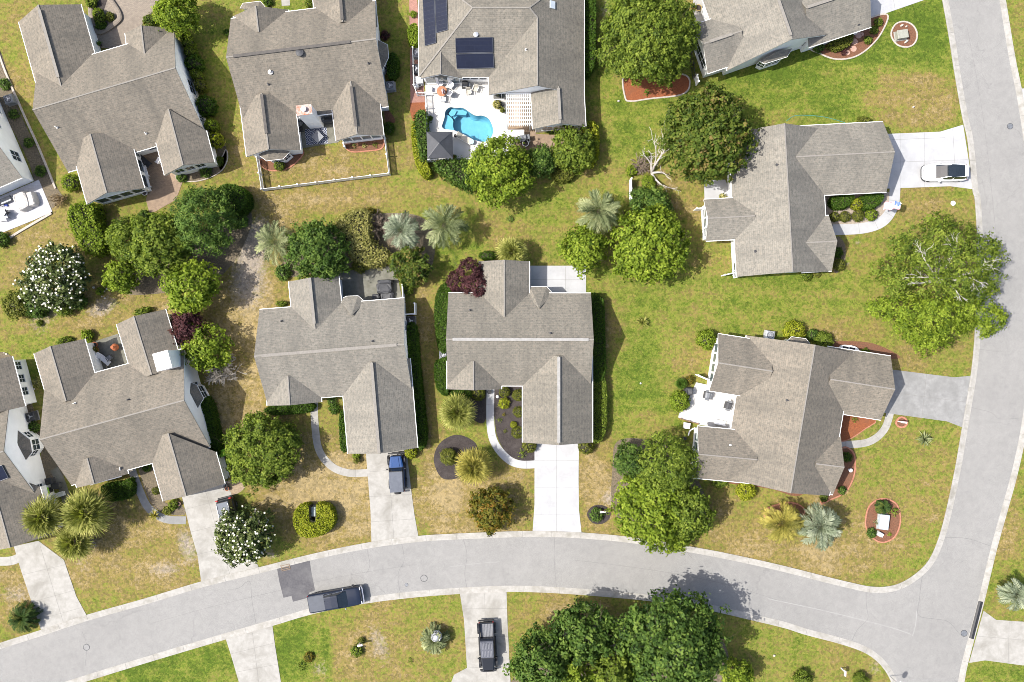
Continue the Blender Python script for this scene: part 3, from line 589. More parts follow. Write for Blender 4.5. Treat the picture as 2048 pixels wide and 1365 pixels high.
# pool: deck with a real hole, basin, steps, water
POOL = [(886, 246), (884, 254), (889, 259), (898, 260), (910, 262), (921, 269), (936, 276), (948, 280), (960, 284), (971, 284), (979, 279), (985, 270), (986, 258), (982, 246), (976, 237), (965, 232), (952, 232), (942, 227), (931, 219), (922, 216), (912, 217), (902, 215), (894, 219), (890, 226), (889, 236)]
def pool():
    path = catmull(PX(POOL), 4, True)
    slab('pool_deck', [(850, 152), (1005, 150), (1005, 190), (1014, 192), (1016, 262), (1030, 275), (1022, 318), (856, 320)], M_DECK, .07, holes=[[Vector((p.x, p.y, 0)) for p in path]])
    mb = MB(); c = sum(path, Vector())/len(path)
    def ring(k, z): return [Vector((c.x+(p.x-c.x)*k, c.y+(p.y-c.y)*k, z)) for p in path]
    R = [ring(1.004, .068), ring(1.0, -.06), ring(1.0, -.55), ring(.93, -1.15), ring(.8, -1.45)]
    n = len(path)
    for a in range(len(R)-1):
        for i in range(n):
            j = (i+1) % n; mb.face([R[a][i], R[a][j], R[a+1][j], R[a+1][i]], 1 if a == 0 else 0)
    mb.face(R[-1])
    # shallow shelf, bench and steps at the top-left end
    sh = catmull(PX([(886, 246), (884, 254), (889, 259), (898, 260), (908, 261), (905, 250), (906, 240), (900, 232), (892, 228), (889, 236)]), 4, True)
    mb.prism(sh, -1.4, -.32)
    mb.prism(PX([(903, 216), (915, 217), (924, 217), (934, 222), (931, 228), (914, 227), (906, 232), (901, 228)]), -1.4, -.5)
    mb.prism(PX([(897, 226), (903, 217), (913, 221), (909, 229), (902, 232)]), -1.4, -.3)
    mb.prism(PX([(903, 231), (909, 225), (914, 228), (908, 236)]), -1.4, -.65)
    tag(mb.build('pool_basin', [M('pool_plaster', (.185, .365, .455), (.145, .31, .41), 2, .6), M('pool_tile', (.05, .16, .24), (.03, .11, .18), 6, .3)]), kind='structure')
    m, nt, b, out = base_mat('pool_water')
    nt.nodes.remove(b)
    co = N(nt, 'ShaderNodeTexCoord').outputs['Object']
    gl = N(nt, 'ShaderNodeBsdfGlossy'); gl.inputs['Roughness'].default_value = .05
    tr = N(nt, 'ShaderNodeBsdfTransparent'); tr.inputs[0].default_value = (.72, .93, .97, 1)
    fr = N(nt, 'ShaderNodeFresnel'); fr.inputs[0].default_value = 1.33
    bn = N(nt, 'ShaderNodeBump'); bn.inputs['Strength'].default_value = .25; bn.inputs['Distance'].default_value = .05
    nt.links.new(noise(nt, co, 3.0, 3), bn.inputs['Height']); nt.links.new(bn.outputs[0], gl.inputs['Normal']); nt.links.new(bn.outputs[0], fr.inputs['Normal'])
    mx = N(nt, 'ShaderNodeMixShader'); nt.links.new(fr.outputs[0], mx.inputs[0]); nt.links.new(tr.outputs[0], mx.inputs[1]); nt.links.new(gl.outputs[0], mx.inputs[2])
    nt.links.new(mx.outputs[0], out.inputs[0])
    mb = MB(); mb.face([(p.x, p.y, -.06) for p in ring(.999, 0)])
    tag(mb.build('water', m), kind='structure')
pool()
# ------------------------------------------------------------------ houses
ZE, PITCH, OV, TH = 2.75, .6, .36, .10
class Gable: pass
class House:
    def __init__(s, label, rm, loc):
        s.t = thing('house', label, 'house', W(*loc)); s.rm = rm; s.n = 0
        s.wall = MB(); s.roof = MB(); s.gut = MB(); s.rid = MB(); s.vents = []; s.gs = []
    def gable(s, A, B, hw, hwr=None, ze=ZE, gL=True, gR=True, rake='AB', ridge=True, vent=None, end=.28, wall=True, trim=None):
        """A,B ridge ends in photo pixels (A the outer gable), hw half width in metres left / right of A->B"""
        s.n += 1; e = .004*s.n
        hl, hr = hw, (hwr or hw)
        zr = ze + PITCH*(hl+hr)/2 + e
        g = Gable(); a, b = W(*A, zr), W(*B, zr)
        d = (b-a); d.z = 0; g.L = d.length; d.normalize(); n = Vector((-d.y, d.x, 0))
        g.a, g.b, g.d, g.n, g.hl, g.hr, g.zr = a, b, d, n, hl, hr, zr
        g.zl, g.zrr = zr-PITCH*hl, zr-PITCH*hr
        el0, el1 = a+n*hl, b+n*hl; el0.z = el1.z = g.zl
        er0, er1 = a-n*hr, b-n*hr; er0.z = er1.z = g.zrr
        if trim == 'R': er1 = a-n*hr+d*(g.L-hr+.12); er1.z = g.zrr
        off = (random.random()*20, random.random()*20)
        s.roof.slab([el1, el0, a, b], TH, uvo=off); s.roof.slab([er0, er1, b, a], TH, uvo=(off[0]+7, off[1]+3))
        if ridge:
            s.rid.beam(a+Vector((0, 0, .004)), b+Vector((0, 0, .004)), .13, .03)
        if vent:
            p, q = a+d*g.L*vent[0], a+d*g.L*vent[1]
            vb = MB(); vb.beam(p+Vector((0, 0, .05)), q+Vector((0, 0, .05)), .30, .09); s.vents.append(vb)
        up = Vector((0, 0, .0))
        rake = 'A' if (s.n > 1 and rake == 'AB') else rake
        if gL: s.gut.beam(el0+n*.022-Vector((0, 0, .06)), el1+n*.022-Vector((0, 0, .06)), .075, .11)
        if gR: s.gut.beam(er0-n*.022-Vector((0, 0, .06)), er1-n*.022-Vector((0, 0, .06)), .075, .11)
        for end_, p, sgn in (('A', a, -1), ('B', b, 1)):
            if end_ in rake:
                o = d*(-sgn*.03)-Vector((0, 0, .195))
                s.gut.beam(p+o, p+n*hl+Vector((0, 0, g.zl-zr))+o, .05, .17); s.gut.beam(p+o, p-n*hr+Vector((0, 0, g.zrr-zr))+o, .05, .17)
        if wall:
            q = .012*s.n
            p0, p1 = a+d*(end+q), b-d*(end+q)
            if trim: p1 = a+d*(g.L-hr+.1)
            def sec(c):
                wl, wr = hl-OV-q, hr-OV-q
                return [c+n*wl-Vector((0, 0, zr)), c+n*wl-Vector((0, 0, zr-(zr-PITCH*wl-TH-.02))), c-Vector((0, 0, TH+.02)), c-n*wr-Vector((0, 0, zr-(zr-PITCH*wr-TH-.02))), c-n*wr-Vector((0, 0, zr))]
            s.wall.loft([sec(p0), sec(p1)])
            g.q = q; g.end = end+q
        s.gs.append(g); return g
    def finish(s):
        o = s.t
        s.roof_o = s.roof.build('roof', s.rm, o)
        s.wall.build('wall', M_SIDE, o); s.gut.build('gutter', M_TRIM, o)
        if s.rid.v: s.rid.build('ridge_cap', M_RIDGE, s.roof_o)
        for vb in s.vents: vb.build('ridge_vent', getattr(s, 'ventmat', M_RIDGE), s.roof_o)
        return s
    def side(s, g, side, u):
        """point on the outer wall plane, outward normal, lateral axis"""
        if side == 'A': return g.a+g.d*g.end+g.n*u, -g.d, -g.n
        if side == 'B': return g.b-g.d*g.end+g.n*u, g.d, g.n
        if side == 'L': return g.a+g.d*u+g.n*(g.hl-OV-g.q), g.n, g.d*-1
        return g.a+g.d*u-g.n*(g.hr-OV-g.q), -g.n, g.d
    def opening(s, g, side, u, z, w, h, name='window', cols=2, rows=2, glass=None, frame=None):
        p, o, l = s.side(g, side, u); up = Vector((0, 0, 1)); p = Vector((p.x, p.y, z))
        fr = MB(); pn = MB(); t = .07
        def bar(c, ww, hh, dep, off, mb): 
            q = [p+l*(c[0]+a*ww/2)+up*(c[1]+b*hh/2)+o*off for a, b in ((-1, -1), (1, -1), (1, 1), (-1, 1))]
            r = [x+o*dep for x in q]
            mb.add(q+r, [(3, 2, 1, 0), (4, 5, 6, 7), (0, 1, 5, 4), (1, 2, 6, 5), (2, 3, 7, 6), (3, 0, 4, 7)])
        bar((0, h/2+t/2), w+2*t, t, .06, -.01, fr); bar((0, -h/2-t/2), w+2*t, t, .09, -.01, fr)
        bar((-w/2-t/2, 0), t, h, .06, -.01, fr); bar((w/2+t/2, 0), t, h, .06, -.01, fr)
        for i in range(1, cols): bar((-w/2+w*i/cols, 0), .05, h, .045, -.01, fr)
        for i in range(1, rows): bar((0, -h/2+h*i/rows), w, .04, .04, -.01, fr)
        bar((0, 0), w, h, .02, -.005, pn)
        f = fr.build(name, frame or M_TRIM, s.t); pn.build('pane', glass or M_GLASS, f); return f
    def garage(s, g, side='A', w=4.6, u=0):
        p, o, l = s.side(g, side, u); up = Vector((0, 0, 1)); mb = MB()
        for r in range(4):
            c = p*1; c.z = .3+.53*r
            a, b = c-l*w/2+o*.03, c+l*w/2+o*.03
            mb.beam(a, b, .05, .50)
        mb.build('garage_door', M_WHITEP, s.t)
    def on_roof(s, g, side, px, py):
        z = 4
        for _ in range(12):
            p = W(px, py, z); v = (p-g.a).dot(g.n)*(1 if side == 'L' else -1); z = g.zr-PITCH*v
        return W(px, py, z), (g.n if side == 'L' else -g.n)
    def pipe(s, g, side, px, py, r=.06, h=.35, mat=None, name='vent_pipe'):
        p, _ = s.on_roof(g, side, px, py); mb = MB()
        mb.lathe((p.x, p.y, p.z-.15), [(r*2.2, 0.10), (r*2.2, .17), (r, .19), (r, h+.15), (r*.7, h+.16)], 10)
        mb.build(name, mat or M_VENT, s.roof_o)
    def bay(s, pts, apex, za, ze=2.6, inset=.28, mat=None, win=()):
        E = [W(*p, ze) for p in pts]; P = W(*apex, za)
        for i in range(len(E)-1): s.roof.slab([E[i], E[i+1], P], .09, uvo=(i*3.3, s.n))
        for i in range(len(E)-1): s.gut.beam(E[i]-Vector((0, 0, .05)), E[i+1]-Vector((0, 0, .05)), .06, .09)
        c = (E[0]+E[-1])/2
        B = []
        for i, e in enumerate(E):
            v = c-e; v.z = 0; B.append(e+v.normalized()*inset)
        s.wall.prism([(b.x, b.y) for b in B], 0, ze-.06)
        s.baypts = B
        for i, z, w, h in win:
            a, b = B[i], B[i+1]; m = (a+b)/2; l = (b-a); l.z = 0; l.normalize(); o = Vector((l.y, -l.x, 0))
            if (m+o-c).length < (m-o-c).length: o = -o
            g = Gable(); s._bw = getattr(s, '_bw', []); s._bw.append((m, o, l, z, w, h))
    def baywins(s):
        for m, o, l, z, w, h in getattr(s, '_bw', []):
            fr = MB(); pn = MB(); c = Vector((m.x, m.y, z)); up = Vector((0, 0, 1))
            fr.beam(c-l*(w/2+.05)+o*.02+up*(h/2+.03), c+l*(w/2+.05)+o*.02+up*(h/2+.03), .06, .07); fr.beam(c-l*(w/2+.05)+o*.02-up*(h/2+.03), c+l*(w/2+.05)+o*.02-up*(h/2+.03), .06, .07)
            for k in (-1, 0, 1): fr.beam(c+l*(k*(w/2+.02))+o*.02-up*h/2, c+l*(k*(w/2+.02))+o*.02+up*h/2, .05, .05)
            fr.beam(c-l*w/2+o*.018, c+l*w/2+o*.018, .05, .05)
            pn.beam(c-l*w/2+o*.008, c+l*w/2+o*.008, .03, h)
            f = fr.build('window', M_TRIM, s.t); pn.build('pane', M_GLASS, f)
def chimney(hs, px, py, z0, z1, sx, sy, rz, capm, flue=True):
    p = W(px, py, z1); mb = MB()
    mb.box((p.x, p.y, (z0+z1)/2), (sx, sy, z1-z0), rz)
    c = mb.build('chimney', M_SIDE, hs.roof_o)
    mb = MB(); mb.box((p.x, p.y, z1+.035), (sx+.08, sy+.08, .07), rz)
    o = tag(mb.build('chimney_cap', capm, hs.roof_o))
    if flue:
        mb = MB(); mb.lathe((p.x, p.y, z1+.07), [(.2, 0), (.2, .25), (.27, .27), (.27, .33), (.05, .38)], 14); mb.build('flue', M_WHITEP, hs.roof_o)

# centre house
h = H7 = House('house with taupe shingle roof, white driveway and pale ridge vent', RA, (1040, 700))
h.ventmat = M('pale_ridge_vent', (.27, .265, .255), (.2, .195, .185), 3, .8)
m7 = h.gable((892, 679), (1187.5, 679.5), 4.85, vent=(.045, .965))
g1 = h.gable((947, 781), (947, 723), 2.85)
g2 = h.gable((1117.5, 891), (1117.5, 712), 3.66, vent=(.03, .985))
g3 = h.gable((1008.5, 520), (1008.5, 634), 2.62)
h.bay([(1054, 590), (1061, 574), (1093, 573.5), (1106, 588)], (1078, 618), 4.0, win=((1, 1.4, 1.2, 1.2),))
h.finish(); h.baywins(); h.garage(g2); h.pipe(m7, 'L', 940, 621); h.pipe(m7, 'L', 1101, 667)
h.opening(g1, 'A', .6, 1.4, 1.2, 1.4); h.opening(g3, 'A', 0, 1.4, 2.4, 1.3, cols=3); h.opening(m7, 'B', 2.2, 1.5, 1.0, 1.3); h.opening(m7, 'B', -2, 1.5, 1.0, 1.3); h.opening(m7, 'A', 2.0, 1.5, 1.0, 1.3)
h.opening(m7, 'R', 6.4, 1.2, .95, 2.1, name='door', cols=1, rows=1, glass=M_WHITEP)
# centre-left house
h = H8 = House('house with pale shingle roof behind the driveway with the blue off-roader', RB, (670, 740))
m8 = h.gable((508, 713), (808.5, 689), 4.85, vent=(.05, .95))
g1 = h.gable((579.5, 811), (575.5, 752), 2.85)
g2 = h.gable((758.5, 908), (743, 724), 3.66, vent=(.01, .99))
g3 = h.gable((619.5, 556), (630, 658), 2.64, vent=(.0, .9))
h.bay([(679, 600), (693, 593), (716, 592), (731, 605)], (703, 632), 4.0, win=((1, 1.4, 1.2, 1.2),))
h.finish(); h.baywins(); h.garage(g2); h.pipe(m8, 'L', 563, 643); h.pipe(m8, 'L', 745, 683)
h.opening(g1, 'A', .6, 1.4, 1.2, 1.4); h.opening(g3, 'A', 0, 1.4, 2.4, 1.3, cols=3); h.opening(m8, 'B', 2.0, 1.5, 1.0, 1.3); h.opening(m8, 'B', -2.2, 1.6, 1.0, 1.3); h.opening(g3, 'R', 2, 1.3, 1.4, 1.9, name='door')
# left house
h = H9 = House('house with grey brown roof, white boxed chimney and notched patio', RC, (250, 830))
m9 = h.gable((79, 880), (368, 801), 5.35)
g1 = h.gable((175+13, 968), (174, 917), 2.8)
g2 = h.gable((372, 993), (336, 867), 3.36, trim='R')
g3 = h.gable((100, 693), (132, 803), 2.76)
g4 = h.gable((267, 633), (303, 750), 2.68)
sh = [W(181, 970, 2.6), W(243, 953, 2.6), W(239, 935, 3.3), W(178, 951, 3.3)]
h.roof.slab(sh, .09); h.gut.beam(sh[0], sh[1], .1, .1); h.gut.beam(sh[1], sh[2], .06, .1)
h.roof.slab([W(245, 948, 2.6), W(266, 942, 2.6), W(262, 928, 3.0), W(240, 934, 3.0)], .09)
h.bay([(366, 760), (393, 770), (407, 797), (394, 819)], (376, 786), 3.5, ze=2.5, win=((1, 1.3, 1.3, 1.3),))
h.finish(); h.baywins(); h.garage(g2, w=4.6, u=-.2)
chimney(h, 325, 722, 2.2, 5.9, 1.5, 1.75, math.radians(15.5), M_TRIM, False)
h.pipe(m9, 'L', 150, 807, mat=M_PIPE); h.pipe(m9, 'L', 257, 800)
h.opening(g1, 'A', 0, 1.4, 2.0, 1.3, cols=3); h.opening(m9, 'B', 1.2, 1.6, 1.0, 1.4); h.opening(g3, 'R', 3, 1.2, 1.6, 2.0, name='door'); h.opening(g4, 'L', 3, 1.2, 1.6, 2.0, name='door')
# top-left house
h = H1 = House('large brown roofed house with white east wall, glazed garden room and paver courtyard', RC, (230, 210))
m1 = h.gable((65, 220), (350.5, 136), 5.2, 5.75)
g1 = h.gable((76, 10), (126, 187), 3.38, vent=(.06, .82))
g2 = h.gable((282, 51), (289, 110), 2.35)
g3 = h.gable((213, 386), (180, 268), 3.12)
g4 = h.gable((366, 331), (336.5, 218), 2.7, trim='R')
h.finish()
for u in (-1.9, -.63, .63, 1.9): h.opening(g3, 'A', u, 1.5, 1.05, 1.5, cols=1, rows=1, glass=M('green_glass', (.06, .085, .075), (.04, .06, .055), 2, .08))
for u in (1.2, 2.9, 4.6): h.opening(g3, 'R', u, 1.5, 1.3, 1.6, cols=1, rows=1)
for u in (-.95, .2, 1.35): h.opening(g4, 'A', u, 1.9, .85, 1.2, cols=2, rows=1)
for u in (4.8+4, 4.8+5.3, 4.8+6.6): h.opening(m1, 'R', u, 1.6, 1.0, 1.2, cols=1)
h.opening(m1, 'B', -.5, 1.7, 1.5, 1.5); h.opening(m1, 'B', -4.0, 1.5, .6, 1.2); h.opening(g1, 'L', 5.4, 2.0, .6, .8, cols=1, rows=1)
h.pipe(m1, 'R', 114, 255, mat=M_PIPE); h.pipe(m1, 'R', 292, 267, mat=M_PIPE)
# second house along the top
h = H2 = House('house with tall white chimney and patterned patio rug inside a white picket yard', RC, (620, 150))
h.ventmat = M('dark_ridge_vent', (.09, .082, .075), (.06, .055, .05), 4, .9)
m2 = h.gable((452, 115), (752, 78), 5.2, 5.8, vent=(.05, .83))
g1 = h.gable((511, 12), (517, 64), 2.9)
g2 = h.gable((676, -70), (685, 44), 3.25, vent=(.1, .97))
g3 = h.gable((537, 299), (523, 187), 2.85, vent=(.28, .98))
g4 = h.gable((714, 269), (701, 163), 2.52, vent=(.15, .9))
h.bay([(517, 310), (533, 322), (566, 318), (580, 303)], (541, 296), 3.3, ze=2.4, mat=1, win=((2, 1.3, .7, 1.1), (1, 1.3, 1.2, 1.1)))
h.bay([(480, 17), (486, 7), (520, 3), (530, 14)], (512, 22), 3.0, ze=2.4)
h.bay([(751, 78), (775, 90), (777, 115), (764, 141)], (756, 108), 3.1, ze=2.4, win=((2, 1.3, .8, 1.1),))
h.finish(); h.baywins()
for u in (-1.55, -.52, .52, 1.55): h.opening(g4, 'A', u, 1.55, .9, 1.4, cols=1, rows=1, glass=M('sky_glass', (.2, .23, .25), (.13, .155, .17), 1.5, .08))
h.opening(m2, 'R', 11.6, 1.2, 1.5, 2.0, name='door', cols=2, rows=1)
chimney(h, 608.5, 220.5, 0, 5.1, 1.5, .95, math.radians(7), M_RUST, True)
h.pipe(m2, 'R', 541, 144, .13, .3, M_PIPE); h.pipe(m2, 'R', 537, 169); h.pipe(m2, 'R', 737, 127)
p, _ = h.on_roof(m2, 'R', 600, 106); mb = MB(); mb.lathe((p.x, p.y, p.z-.1), [(.34, 0), (.34, .18), (.42, .2), (.40, .3), (.1, .36)], 18); mb.build('roof_fan', M_CHAR, h.roof_o)
# pool house: hipped roof drawn plane by plane
h = H3 = House('hipped roof house with solar panels, white pergola and pool terrace', RA, (1010, 90))
XL, XR, XV, YB, YT = -9.78, 7.55, -2.43, 27.6, 39.2
xr, ys, yl = 2.56, 25.75, 22.4
ZR_, ZH = 5.744, 6.23
def v3(x, y, z): return Vector((x, y, z))
R3 = h.roof
R3.slab([v3(XR, ys, ZE), v3(XR, YT, ZE), v3(1.75, 33.4, ZH), v3(xr, 32.59, ZR_), v3(xr, ys, ZR_)], TH)
R3.slab([v3(XV, YB, ZE), v3(XV, ys, ZE), v3(xr, ys, ZR_), v3(xr, 32.59, ZR_)], TH, uvo=(3, 1))
R3.slab([v3(XL, YB, ZE), v3(XV, YB, ZE), v3(xr, 32.59, ZR_), v3(1.75, 33.4, ZH), v3(-3.98, 33.4, ZH)], TH, uvo=(5, 2))
R3.slab([v3(XL, YT, ZE), v3(XL, YB, ZE), v3(-3.98, 33.4, ZH)], TH, uvo=(2, 7))
R3.slab([v3(XR, YT, ZE), v3(XL, YT, ZE), v3(-3.98, 33.4, ZH), v3(1.75, 33.4, ZH)], TH)
for a, b in (((-3.98, 33.4, ZH), (1.75, 33.4, ZH)), ((-3.98, 33.4, ZH), (XL, YB, ZE)), ((1.75, 33.4, ZH), (xr, 32.59, ZR_)), ((xr, 32.59, ZR_), (xr, ys, ZR_)), ((-3.98, 33.4, ZH), (XL, YT, ZE)), ((1.75, 33.4, ZH), (XR, YT, ZE))):
    h.rid.beam(Vector(a)+v3(0, 0, .012), Vector(b)+v3(0, 0, .012), .15, .04)
for a, b in (((XR, yl), (XR, YT)), ((XV, ys), (XV, YB)), ((XV, YB), (-5.2, YB)), ((XL, YB), (XL, YT))): h.gut.beam((a[0], a[1], ZE-.06), (b[0], b[1], ZE-.06), .075, .11)
h.gut.beam((xr, ys+.03, ZR_-.2), (XV, ys+.03, ZE-.2), .05, .17); h.gut.beam((xr, ys+.03, ZR_-.2), (5.0, ys+.03, 4.17), .05, .17)
h.wall.prism([(XL+.36, YB+.36), (XV+.4, YB+.36), (XV+.4, ys+.32), (XR-.36, ys+.32), (XR-.36, YT-.36), (XL+.36, YT-.36)], 0, ZE-.05)
h.wall.loft([[v3(XV+.42, y, 2.4), v3(xr, y, ZR_-.13), v3(XR-.38, y, 2.4)] for y in (ys+.30, ys+1.5)])
g1 = h.gable((881, 148.5), (881, 97), 2.17, gL=False)
h.n = 3
g2 = h.gable((1120.5, 247), (1116.5, 173), 2.78, rake='A', vent=(.1, .95))
h.finish()
for u in (-1.2, 0, 1.2): h.opening(g2, 'A', u, 1.55, 1.0, 1.3, cols=2, rows=2)
for u in (-1.25, 0, 1.25): h.opening(g1, 'A', u, 1.35, 1.0, 1.9, cols=1, rows=2, glass=M_GLASSG)
fake = Gable(); fake.a = v3(XL, YB+.36, 0); fake.d = v3(1, 0, 0); fake.n = v3(0, -1, 0); fake.hl = OV; fake.q = 0
for u in (4.9, 5.8, 6.7): h.opening(fake, 'L', u, 1.6, .75, .9, cols=1, rows=1)
fake.a = v3(XV, ys+.32, 0); h.opening(fake, 'L', 1.3, 1.3, 1.6, 1.9, name='door', cols=2, rows=1)
gp = Gable(); gp.a = v3(xr, ys, 0); gp.zr = ZR_; gp.n = v3(-1, 0, 0); gp.d = v3(0, 1, 0)
h.pipe(gp, 'L', 1052, 100, mat=M_PIPE)
p = W(952, 70, 4.9); mb = MB(); mb.lathe((p.x, p.y, p.z-.3), [(.24, .1), (.24, .42), (.26, .45), (.05, .5)], 14); mb.build('turbine_vent', M_STEEL, h.roof_o)
p = W(1105, 10, 4.9); mb = MB(); mb.box((p.x, p.y, p.z), (.6, .75, .12), 0, ry=math.atan(PITCH)); mb.build('skylight', M('skylight_dome', (.45, .5, .54), (.36, .4, .44), 2, .15), h.roof_o)
# top-right house
h = H4 = House('house with white gable wall facing a mulch bed with stepping stones', RB, (1560, 20))
h.ventmat = M_RIDGE
m4 = h.gable((1584, 79), (1532, -70), 5.85, 5.6, vent=(.05, .9))
g1 = h.gable((1407, 88), (1484, 62), 2.65, vent=(.15, .75), rake='A')
g2 = h.gable((1734+6, -26), (1612, 16), 3.45, rake='A', vent=(.45, .98))
h.bay([(1519, 122), (1529, 128), (1574, 114), (1585, 97)], (1552, 104), 3.2, ze=2.4, win=((0, 1.3, .7, 1.0), (1, 1.3, 1.5, 1.0)))
h.finish(); h.baywins(); h.garage(g2, w=4.4)
h.opening(m4, 'A', -3.6, 1.5, 1.1, 1.3); h.opening(g1, 'A', 0, 1.5, 3.2, 1.5, cols=4)
h.pipe(g2, 'L' if g2.n.y < 0 else 'R', 1717, 50, .05, .2)
# right upper house
h = H5 = House('house beside the white driveway with the white car, topiary garden at its inner corner', RB, (1600, 400))
m5 = h.gable((1569, 247), (1585.5, 544), 4.78, 4.85)
g1 = h.gable((1790, 304), (1592, 314), 3.68)
g2 = h.gable((1416.5, 437), (1510, 432), 2.18)
g3 = h.gable((1674.5, 482.5), (1612, 486), 2.9)
h.finish(); h.garage(g1)
for u in (-1.1, -.1, .9): h.opening(g2, 'A', u, 1.5, .85, 1.3, cols=1, rows=2, glass=M_GLASSG)
h.opening(g3, 'A', 0, 1.4, 2.0, 1.3, cols=3); h.pipe(m5, 'R', 1554, 330, .07, .2); h.pipe(m5, 'R', 1511, 503, .07, .2)
h.opening(m5, 'R', 14.2, 1.3, 1.5, 1.3)
# right lower house
h = H6 = House('house with streaky taupe roof, grey driveway and pale deck on its west side', RC, (1590, 820))
m6 = h.gable((1630, 690), (1581, 987), 5.25, 5.9)
g1 = h.gable((1437, 726), (1545, 743), 3.02)
g2 = h.gable((1398, 909), (1515, 920), 2.72)
g3 = h.gable((1790.5, 779), (1661, 759), 3.38)
g4 = h.gable((1689, 935), (1632, 928), 3.2)
h.bay([(1573, 686), (1583, 674), (1612, 678), (1622, 691)], (1596, 694), 3.3, ze=2.5)
h.finish(); h.baywins(); h.garage(g3)
for u in (-1.6, -.55, .5, 1.55): h.opening(g1, 'A', u, 1.6, .85, 1.4, cols=1, rows=1, glass=M_GLASSG)
for u in (-1.4, -.45, .5, 1.45): h.opening(g2, 'A', u, 1.5, .8, 1.5, cols=1, rows=2, glass=M('mint_glass', (.13, .2, .19), (.08, .13, .12), 2, .1))
h.pipe(m6, 'R', 1574, 801); h.pipe(g2, 'R' if g2.n.y < 0 else 'L', 1461, 891, .06, .15, M_PIPE); h.opening(g4, 'A', 0, 1.4, 2.4, 1.4, cols=3)
for u in (1.6, 2.9, 4.2): h.opening(g2, 'L' if g2.n.y > 0 else 'R', u, 1.3, 1.0, 1.8, cols=1, rows=2)
# partly seen house on the left edge, upper
h = H10 = House('house cut by the left edge with white gable wall and white stone terrace', RB, (-20, 300))
m10 = h.gable((-37, 246), (-330, 372), 5.3)
h.finish()
h.opening(m10, 'A', 2.4, 1.6, 1.1, 1.4); h.opening(m10, 'A', -1.0, 2.6, .7, .9, cols=1, rows=1); h.opening(m10, 'A', -3.3, 1.6, 1.2, 1.4)
# partly seen house on the left edge, lower
h = H11 = House('house cut by the left edge with white wall, small hipped bay and three square windows', RC, (10, 900))
m11 = h.gable((7, 903), (-290, 984), 5.5, 5.45, rake='A')
g1 = h.gable((20, 1096), (-24, 938), 3.35, trim='R')
g2 = h.gable((-52, 728), (-25, 830), 2.9)
h.bay([(30, 857), (62-2, 880), (64, 905), (49, 924)], (28, 888), 3.3, ze=2.55, win=((0, 1.4, .8, .9), (1, 1.35, 1.1, 1.2), (2, 1.35, .9, .9)))
h.finish(); h.baywins(); h.garage(g1)
sd = 'L' if g2.n.x > 0 else 'R'
for u in (.95, 2.35, 3.75): h.opening(g2, sd, u, 1.55, .8, .9, cols=2, rows=2)
h.opening(m11, 'A', 4.6 if m11.n.y < 0 else -4.6, 1.5, .8, .9)
# ------------------------------------------------------------------ vegetation
def unit(a): return a/np.maximum(np.linalg.norm(a, axis=1, keepdims=True), 1e-6)
def quads_mesh(name, V, tint, mats, midx=None, extra=None):
    """V: (n,4,3) quads; extra: MB with solid twigs appended"""
    n = len(V); v = V.reshape(-1, 3); f = np.arange(n*4, dtype=np.int32)
    ls = np.arange(n, dtype=np.int32)*4; mi = np.zeros(n, np.int32) if midx is None else midx.astype(np.int32)
    tt = tint.astype(np.float32)
    if extra is not None and extra.v:
        b = len(v); v = np.concatenate([v, np.array(extra.v)])
        ef = np.concatenate([np.array(x, np.int32)+b for x in extra.f]); el = np.cumsum([0]+[len(x) for x in extra.f])[:-1].astype(np.int32)+len(f)
        f = np.concatenate([f, ef]); ls = np.concatenate([ls, el]); mi = np.concatenate([mi, np.array(extra.m, np.int32)]); tt = np.concatenate([tt, np.zeros(len(extra.f), np.float32)])
    me = bpy.data.meshes.new(name)
    me.vertices.add(len(v)); me.vertices.foreach_set('co', v.astype(np.float32).ravel())
    me.loops.add(len(f)); me.loops.foreach_set('vertex_index', f)
    me.polygons.add(len(ls)); me.polygons.foreach_set('loop_start', ls)
    for m in mats: me.materials.append(m)
    me.polygons.foreach_set('material_index', mi)
    at = me.attributes.new('tint', 'FLOAT', 'FACE'); at.data.foreach_set('value', np.clip(tt, 0, 1))
    me.update(calc_edges=True); me.validate()
    return me
def diamonds(P, Nn, size, elong, rng):
    t = unit(np.cross(Nn, unit(rng.normal(size=P.shape)))); b = np.cross(Nn, t)
    a = (size*.5)[:, None]; w = (size*.5*elong)[:, None]
    bend = Nn*(size*.12)[:, None]
    return np.stack([P-t*a-bend, P-b*w+bend, P+t*a-bend, P+b*w+bend], 1)
